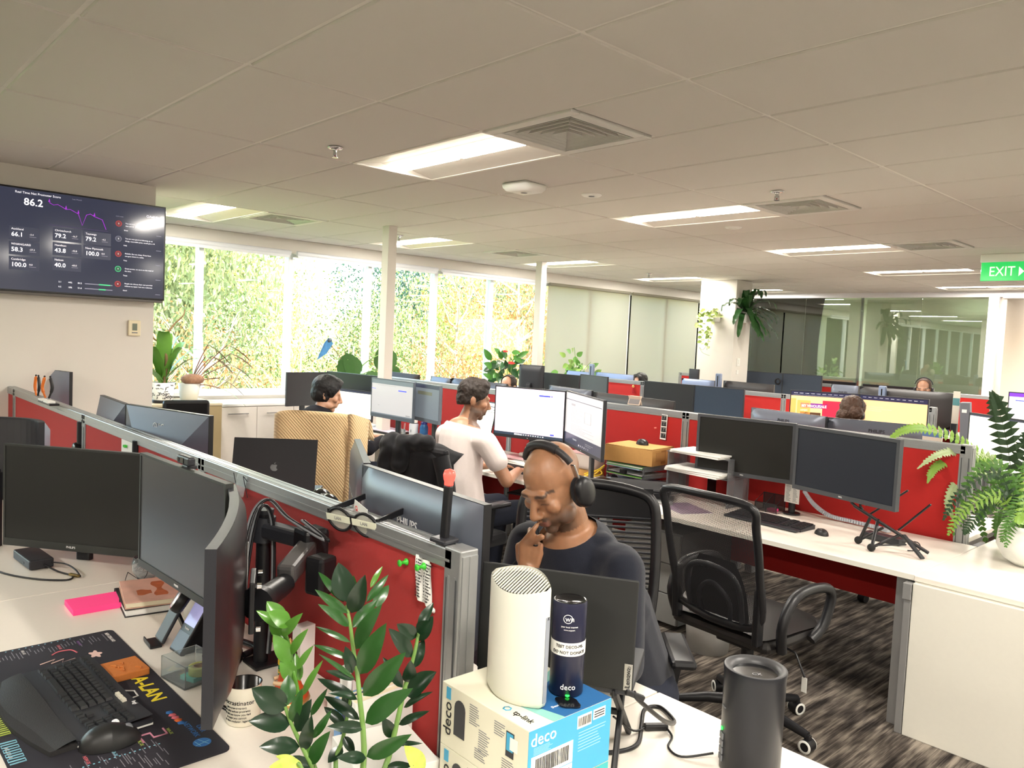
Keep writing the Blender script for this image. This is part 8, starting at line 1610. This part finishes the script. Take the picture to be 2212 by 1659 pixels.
# ---- anthurium with red flowers
an = V((-5.08, 6.72, .87)); ap_ = thing('anthurium', 'dense green plant with red flowers on the low cabinet by the second thin post', 'plant', an)
part('pot', MB().lathe([(0, 0), (.09, 0), (.12, .18), (.112, .18), (.09, .02), (0, .02)], 26), mat('pot_brown', (120, 96, 70), .7, var=.4, vs_=30), ap_)
rA = random.Random(31); ANG = [gl_leaf('anthurium_leaf', (66, 120, 46), .35), gl_leaf('anthurium_dark', (36, 78, 38), .35)]
for k in range(46):
    a = rA.uniform(0, 2*pi); r_ = rA.uniform(.05, .30); z = rA.uniform(.10, .52); p = V((cos(a)*r_*.7, sin(a)*r_, .16+z*(1-.4*r_/.3))); d = V((cos(a)*.5, sin(a)*.6, rA.uniform(-.6, .8))).normalized()
    mm = MB(); leaf_mb(mm, p, p+d*rA.uniform(.12, .2), rA.uniform(.07, .10), V((.8, -.6, .3))+V((rA.uniform(-.4, .4), rA.uniform(-.4, .4), 0)), nu=2, nv=5); part('leaf', mm, ANG[k % 2], ap_)
part('stalks', MB().tube([(0, 0, .15), (.02, -.02, .4), (.03, .03, .56)], .006, 5).tube([(0, 0, .15), (.0, .10, .5), (.02, .16, .62)], .004, 5).tube([(0, 0, .15), (.05, -.05, .4), (.05, -.10, .62)], .004, 5).tube([(0, 0, .15), (.1, 0, .3), (.12, -.05, .45)], .004, 5), ZX, ap_, kind='stuff')
RF = mat('anthurium_red', (210, 40, 40), .3)
for p, s in (((.02, .16, .62), .06), ((.05, -.10, .62), .06), ((.14, -.06, .46), .08)):
    mm = MB(); leaf_mb(mm, V(p)+V((0, -s*.7, 0)), V(p)+V((0, s*.9, .01)), s*1.0, (.4, -.3, .8), nu=2, nv=5); part('flower', mm, RF, ap_)
# ---- trailing pothos on the low cabinet by the blinds
po_ = V((-5.08, 8.22, .87)); pth = thing('pothos', 'light green leafy plant on the low cabinet before the cream blind', 'plant', po_)
part('pot', MB().lathe([(0, 0), (.08, 0), (.11, .18), (.104, .18), (.08, .02), (0, .02)], 24), mat('pot_teal', (60, 110, 110), .5), pth)
PTH = [gl_leaf('pothos_leaf', (96, 146, 66), .4), gl_leaf('pothos_light', (140, 176, 90), .4)]
rB = random.Random(41)
for k in range(44):
    a = rB.uniform(0, 2*pi); r_ = rB.uniform(.03, .30); z = rB.uniform(.08, .42)+(.22 if k < 8 else 0); p = V((cos(a)*r_*.6, sin(a)*r_-(.12 if k < 8 else 0), .18+z*(1-.5*r_/.3))); d = V((cos(a)*.5, sin(a)*.6, rB.uniform(-.5, .7))).normalized()
    mm = MB(); leaf_mb(mm, p, p+d*rB.uniform(.10, .16), rB.uniform(.06, .09), V((.8, -.6, .3))+V((rB.uniform(-.4, .4), rB.uniform(-.4, .4), 0)), nu=2, nv=5); part('leaf', mm, PTH[k % 2], pth)
part('stalks', MB().tube([(0, 0, .15), (.02, -.08, .4), (.0, -.14, .72)], .005, 5).tube([(0, 0, .15), (.02, .1, .4), (.05, .2, .5)], .005, 5), ZX, pth, kind='stuff')
# ---- column planters
cv_ = V((-3.60, 9.575, 2.10)); vi = thing('trailing_vine', 'pale trailing vine in a white wall planter on the front of the square column', 'plant', cv_)
part('wall_planter', MB().box((.02, -.06, .05), (.16, .12, .16), None, .02), WHITE, vi)
rC = random.Random(51); VNL = [gl_leaf('vine_leaf', (146, 172, 84), .45), gl_leaf('vine_pale', (190, 200, 140), .45)]
stl = MB()
for (x0, x1, x2, z2, n) in ((0, -.10, -.12, -.38, 16), (.0, -.16, -.20, -.10, 9), (0, .02, .0, -.30, 14), (0, .06, -.02, -.46, 12), (0, .14, .22, .10, 7), (0, .10, .12, .22, 7), (0, -.08, -.16, .10, 8)):
    pts = smooth_path([(x0, -.09, .12), (x1, -.15, .16 if z2 > -.2 else .06), ((x1+x2)/2, -.16, z2*.5), (x2, -.14, z2)], 6); stl.tube(pts, .003, 4)
    for k in range(n):
        p = pts[2+int((len(pts)-3)*k/n)]; s = 1 if k % 2 else -1; mm = MB(); e = p+V((s*.05+rC.uniform(-.02, .02), -.03, -.05+rC.uniform(-.02, .05)))
        leaf_mb(mm, p, e, .055, (.6, -.7, .4), nu=2, nv=5); part('leaf', mm, VNL[(k+n) % 2], vi)
stl.tube(smooth_path([(-.02, -.12, -.36), (-.10, -.13, -.46), (-.16, -.13, -.42), (-.1, -.13, -.50), (.02, -.12, -.54)], 5), .0025, 4)
part('runners', stl, ZX, vi, kind='stuff')
cn = V((-3.25, 9.80, 2.20)); cf = thing('wall_nest_fern', 'dark green wavy leaved fern on the right face of the square column', 'plant', cn)
part('wall_planter', MB().box((.05, 0, -.05), (.10, .16, .16), None, .02), WHITE, cf)
rD = random.Random(61)
for k in range(26):
    a = radians(-100+200*k/25)+rD.uniform(-.12, .12); el = rD.uniform(-.75, .95); l = rD.uniform(.34, .60); dx, dy = cos(a), sin(a)
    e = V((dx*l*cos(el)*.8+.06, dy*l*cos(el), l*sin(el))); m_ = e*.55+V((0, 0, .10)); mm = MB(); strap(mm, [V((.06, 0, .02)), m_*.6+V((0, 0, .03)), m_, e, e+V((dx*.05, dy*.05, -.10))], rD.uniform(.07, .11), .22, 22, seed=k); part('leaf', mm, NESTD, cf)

# ================================================================ OUTSIDE
GZ = -4.2
lawn = mat('lawn_grass', (128, 176, 66), .9, var=.25, vs_=.6)
struct('trim_20', MB().bx(-120, XW-.3, -120, 90, GZ-.1, GZ), lawn)
def leaf_mat(name, c, v=.35):
    m = mat(name, c, .55, var=v, vs_=1.3, spec=.3)
    return m
LG = [leaf_mat('eucalypt_leaf', (138, 152, 98)), leaf_mat('yellow_green_leaf', (176, 180, 104)), leaf_mat('blue_green_leaf', (92, 118, 108)), leaf_mat('autumn_leaf', (196, 140, 92)), leaf_mat('olive_leaf', (130, 138, 96))]
BARK = mat('pale_bark', (190, 172, 148), .9, var=.3, vs_=6)
def crown_mesh(seed, n, ls, lobes, flat=1.0):
    r = random.Random(seed); mb = MB()
    L = [(V((r.uniform(-1, 1), r.uniform(-1, 1), r.uniform(-.7, .9)))*.62, r.uniform(.30, .52)) for _ in range(lobes)]
    vs = []; fs = []
    for _ in range(n):
        c, rad = r.choice(L)
        d = V((r.gauss(0, 1), r.gauss(0, 1), r.gauss(0, 1))).normalized()
        p = c+d*rad*(r.random()**.22); p.z *= flat
        a = V((r.gauss(0, 1), r.gauss(0, 1), r.gauss(0, 1))).normalized(); b = a.orthogonal().normalized()
        s = ls*r.uniform(.6, 1.3); o = len(vs)
        vs += [p-a*s, p+b*s*.45, p+a*s, p-b*s*.45]; fs.append((o, o+1, o+2, o+3))
    me = bpy.data.meshes.new('crown'); me.from_pydata([tuple(v) for v in vs], [], fs); me.update(); return me
CR = [crown_mesh(11, 26000, .019, 34), crown_mesh(12, 26000, .018, 44), crown_mesh(13, 20000, .017, 36), crown_mesh(14, 5000, .018, 40)]
def branches(seed, n, up=1.):
    r = random.Random(seed); mb = MB()
    mb.tube([(0, 0, -1.2), (.02, .01, -.5), (0, .03, .1), (.03, 0, .85)], [.05, .042, .03, .008], 6)
    for k in range(n):
        z = r.uniform(-.6, .7); a = r.uniform(0, 2*pi); l = r.uniform(.35, .85)*(1-.5*max(0, z)); p = V((0, .02, z))
        q = p+V((cos(a)*l*.5, sin(a)*l*.5, l*.25*up)); e = p+V((cos(a)*l, sin(a)*l, l*.55*up+r.uniform(-.05, .1)))
        mb.tube([p, q, e], [.012, .008, .002], 4)
        for _ in range(3):
            t = r.uniform(.3, .9); s = p.lerp(e, t); a2 = a+r.uniform(-1, 1); l2 = l*.4
            mb.tube([s, s+V((cos(a2)*l2*.6, sin(a2)*l2*.6, l2*.5)), s+V((cos(a2)*l2, sin(a2)*l2, l2*.6))], [.005, .0035, .001], 3)
    return mb.mesh('trunk')
BR = [branches(21, 16), branches(22, 22), branches(23, 26, .6)]
def tree(x, y, r, h, z0, ci, mi, bi, lab, group='trees outside the windows', cat='tree', nm='tree', rot=0.):
    t = thing(nm, lab, cat, (x, y, z0), rot, group)
    c = link('crown', CR[ci].copy() if False else CR[ci], t); c.location = (0, 0, h*.55); c.scale = (r, r, h*.5)
    me = CR[ci]
    c.data = me
    if not me.materials: me.materials.append(LG[0])
    c.material_slots[0].link = 'OBJECT'; c.material_slots[0].material = LG[mi]; c['kind'] = 'stuff'
    b = link('trunk', BR[bi], t); b.location = (0, 0, h*.5); b.scale = (r, r, h*.5)
    if not BR[bi].materials: BR[bi].materials.append(BARK)
    return t
TREES = [(-17, 5.3, 3.0, 11.5, 0, 4, 0, 'olive green tree filling the window beside the television'), (-19, 8.6, 3.0, 11.6, 1, 1, 1, 'tall yellow green tree in the second window bay'),
         (-15, 7.0, 2.0, 6.6, 0, 0, 0, 'rounded green tree low in the second window bay'), (-18, 12.4, 2.6, 7.6, 1, 0, 1, 'green tree in the third window bay left of the dark conifer'),
         (-25, 19.0, 3.6, 14.2, 2, 2, 0, 'dark blue green tree behind the third window bay'), (-18, 16.5, 2.8, 8.8, 0, 1, 0, 'yellow green tree behind the first thin white post'),
         (-21, 22.5, 3.6, 12.0, 1, 4, 1, 'olive tree right of the first thin white post'), (-22, 27.5, 3.8, 12.2, 2, 0, 0, 'green tree in the fifth window bay'),
         (-23, 33, 4.2, 12.0, 0, 0, 1, 'green tree left of the second thin white post'), (-26, 39, 4.6, 13.5, 1, 1, 0, 'yellow green tree behind the cream blinds'),
         (-27, 10, 3.6, 9.6, 0, 4, 0, 'tall olive tree furthest back behind the second window bay'), (-30, 29, 5, 15, 2, 2, 1, 'blue green tree on the hill beyond the lawn'),
         (-28, 4, 4.6, 14.0, 1, 0, 1, 'tall green tree furthest back beside the television')]
for i, (x, y, r, h, ci, mi, bi, lab) in enumerate(TREES): tree(x, y, r, h, GZ, ci, mi, bi, lab, rot=i*1.3)
BARE = [(-11.5, 4.9, 2.0, 4.6), (-11.0, 6.6, 1.9, 4.3), (-12.0, 8.4, 2.1, 4.5), (-11.5, 10.2, 1.9, 4.3), (-13, 12.2, 2.1, 5.8), (-13.5, 14.8, 2.2, 7.4), (-14, 17.6, 2.3, 7.0), (-14, 20.4, 2.3, 7.8), (-11, 3.4, 1.8, 4.7), (-15, 23.5, 2.5, 6.6)]
for i, (x, y, r, h) in enumerate(BARE):
    tree(x, y, r, h+1.5, GZ, 3, 3, 1+i % 2, 'half bare autumn tree with orange leaves, low outside the windows', 'autumn trees on the lawn', rot=i*.9)
# red roofed house and hill seen mirrored in the glass wall
hm = mat('house_white', (236, 226, 204), .7); rm = mat('red_roof', (196, 74, 56), .7, var=.1, vs_=3)
def house():
    p = V((-35.28,-95.07,2.584)); p.z = GZ
    t = thing('red_roofed_house', 'white house with a red roof and gable, seen mirrored in the glass wall', 'house', p, radians(12))
    zt = (-35.23,-95.07,1.934)[2]-GZ
    part('walls', MB().bx(-6, 6, -4, 4, 0, zt), hm, t)
    part('roof', MB().add([(-6.6, -4.6, zt-.2), (6.6, -4.6, zt-.2), (6.6, 4.6, zt-.2), (-6.6, 4.6, zt-.2), (-4.5, 0, zt+3.0), (4.5, 0, zt+3.0)], [(0, 1, 5, 4), (2, 3, 4, 5), (1, 2, 5), (3, 0, 4), (3, 2, 1, 0)]), rm, t)
    part('gable', MB().add([(-1.6, 3.2, zt), (1.6, 3.2, zt), (0, 3.2, zt+2.2), (-1.6, 4.9, zt), (1.6, 4.9, zt), (0, 4.9, zt+2.2)], [(0, 1, 2), (5, 4, 3), (0, 2, 5, 3), (1, 4, 5, 2), (0, 3, 4, 1)]), hm, t)
    part('veranda', MB().bx(-5.5, 5.5, 4.0, 6.2, zt*.55, zt*.58).bx(-5.5, 5.5, 6.1, 6.2, zt*.55, zt*.7), hm, t)
    for k in range(6):
        part('window', MB().bx(-4.9+1.8*k-.4, -4.9+1.8*k+.4, 4.0, 4.06, zt*.62, zt*.90), DKG, t)
        part('veranda_post', MB().bx(-5.4+2.15*k-.08, -5.4+2.15*k+.08, 6.0, 6.16, 0, zt*.95), hm, t)
    part('finial', MB().cyl((0, 4.9, zt+2.2), (0, 4.9, zt+3.2), .08), hm, t)
house()
for k, (px, py, tt) in enumerate(((1755, 702, 80), (1800, 700, 86), (1850, 705, 82), (1895, 698, 78), (1930, 706, 74), (1955, 725, 90), (1985, 775, 70), (2110, 768, 66), (2140, 772, 70), (2160, 778, 62), (1720, 706, 76))):
    p = V(((-34.93,-51.53,4.416), (-36.23,-58.99,4.828), (-32.73,-56.84,4.551), (-29.60,-54.35,4.83), (-26.86,-51.38,4.389), (-32.33,-68.97,4.022), (-23.48,-48.87,1.492), (-18.66,-48.21,2.001), (-19.12,-53.59,1.911), (-16.07,-45.08,1.7), (-34.09,-46.52,4.028))[k]); h_ = (p.z-GZ)*1.12
    tree(p.x, p.y, 3.4, h_, GZ, k % 3, (0, 4, 1)[k % 3], k % 2, ['green tree mirrored at the far left of the glass wall', 'green tree mirrored beside the slate panels', 'broad tree mirrored under the first glass joint', 'tree mirrored just left of the white mullion', 'tree mirrored just right of the white mullion', 'tall tree mirrored left of the red roof', 'low tree mirrored before the red roof', 'low tree mirrored right of the red roof', 'tree mirrored at the right end of the glass', 'tree mirrored by the glass door frame', 'tree mirrored behind the column fern'][k], 'trees across the street, mirrored in the glass', rot=k*1.1)
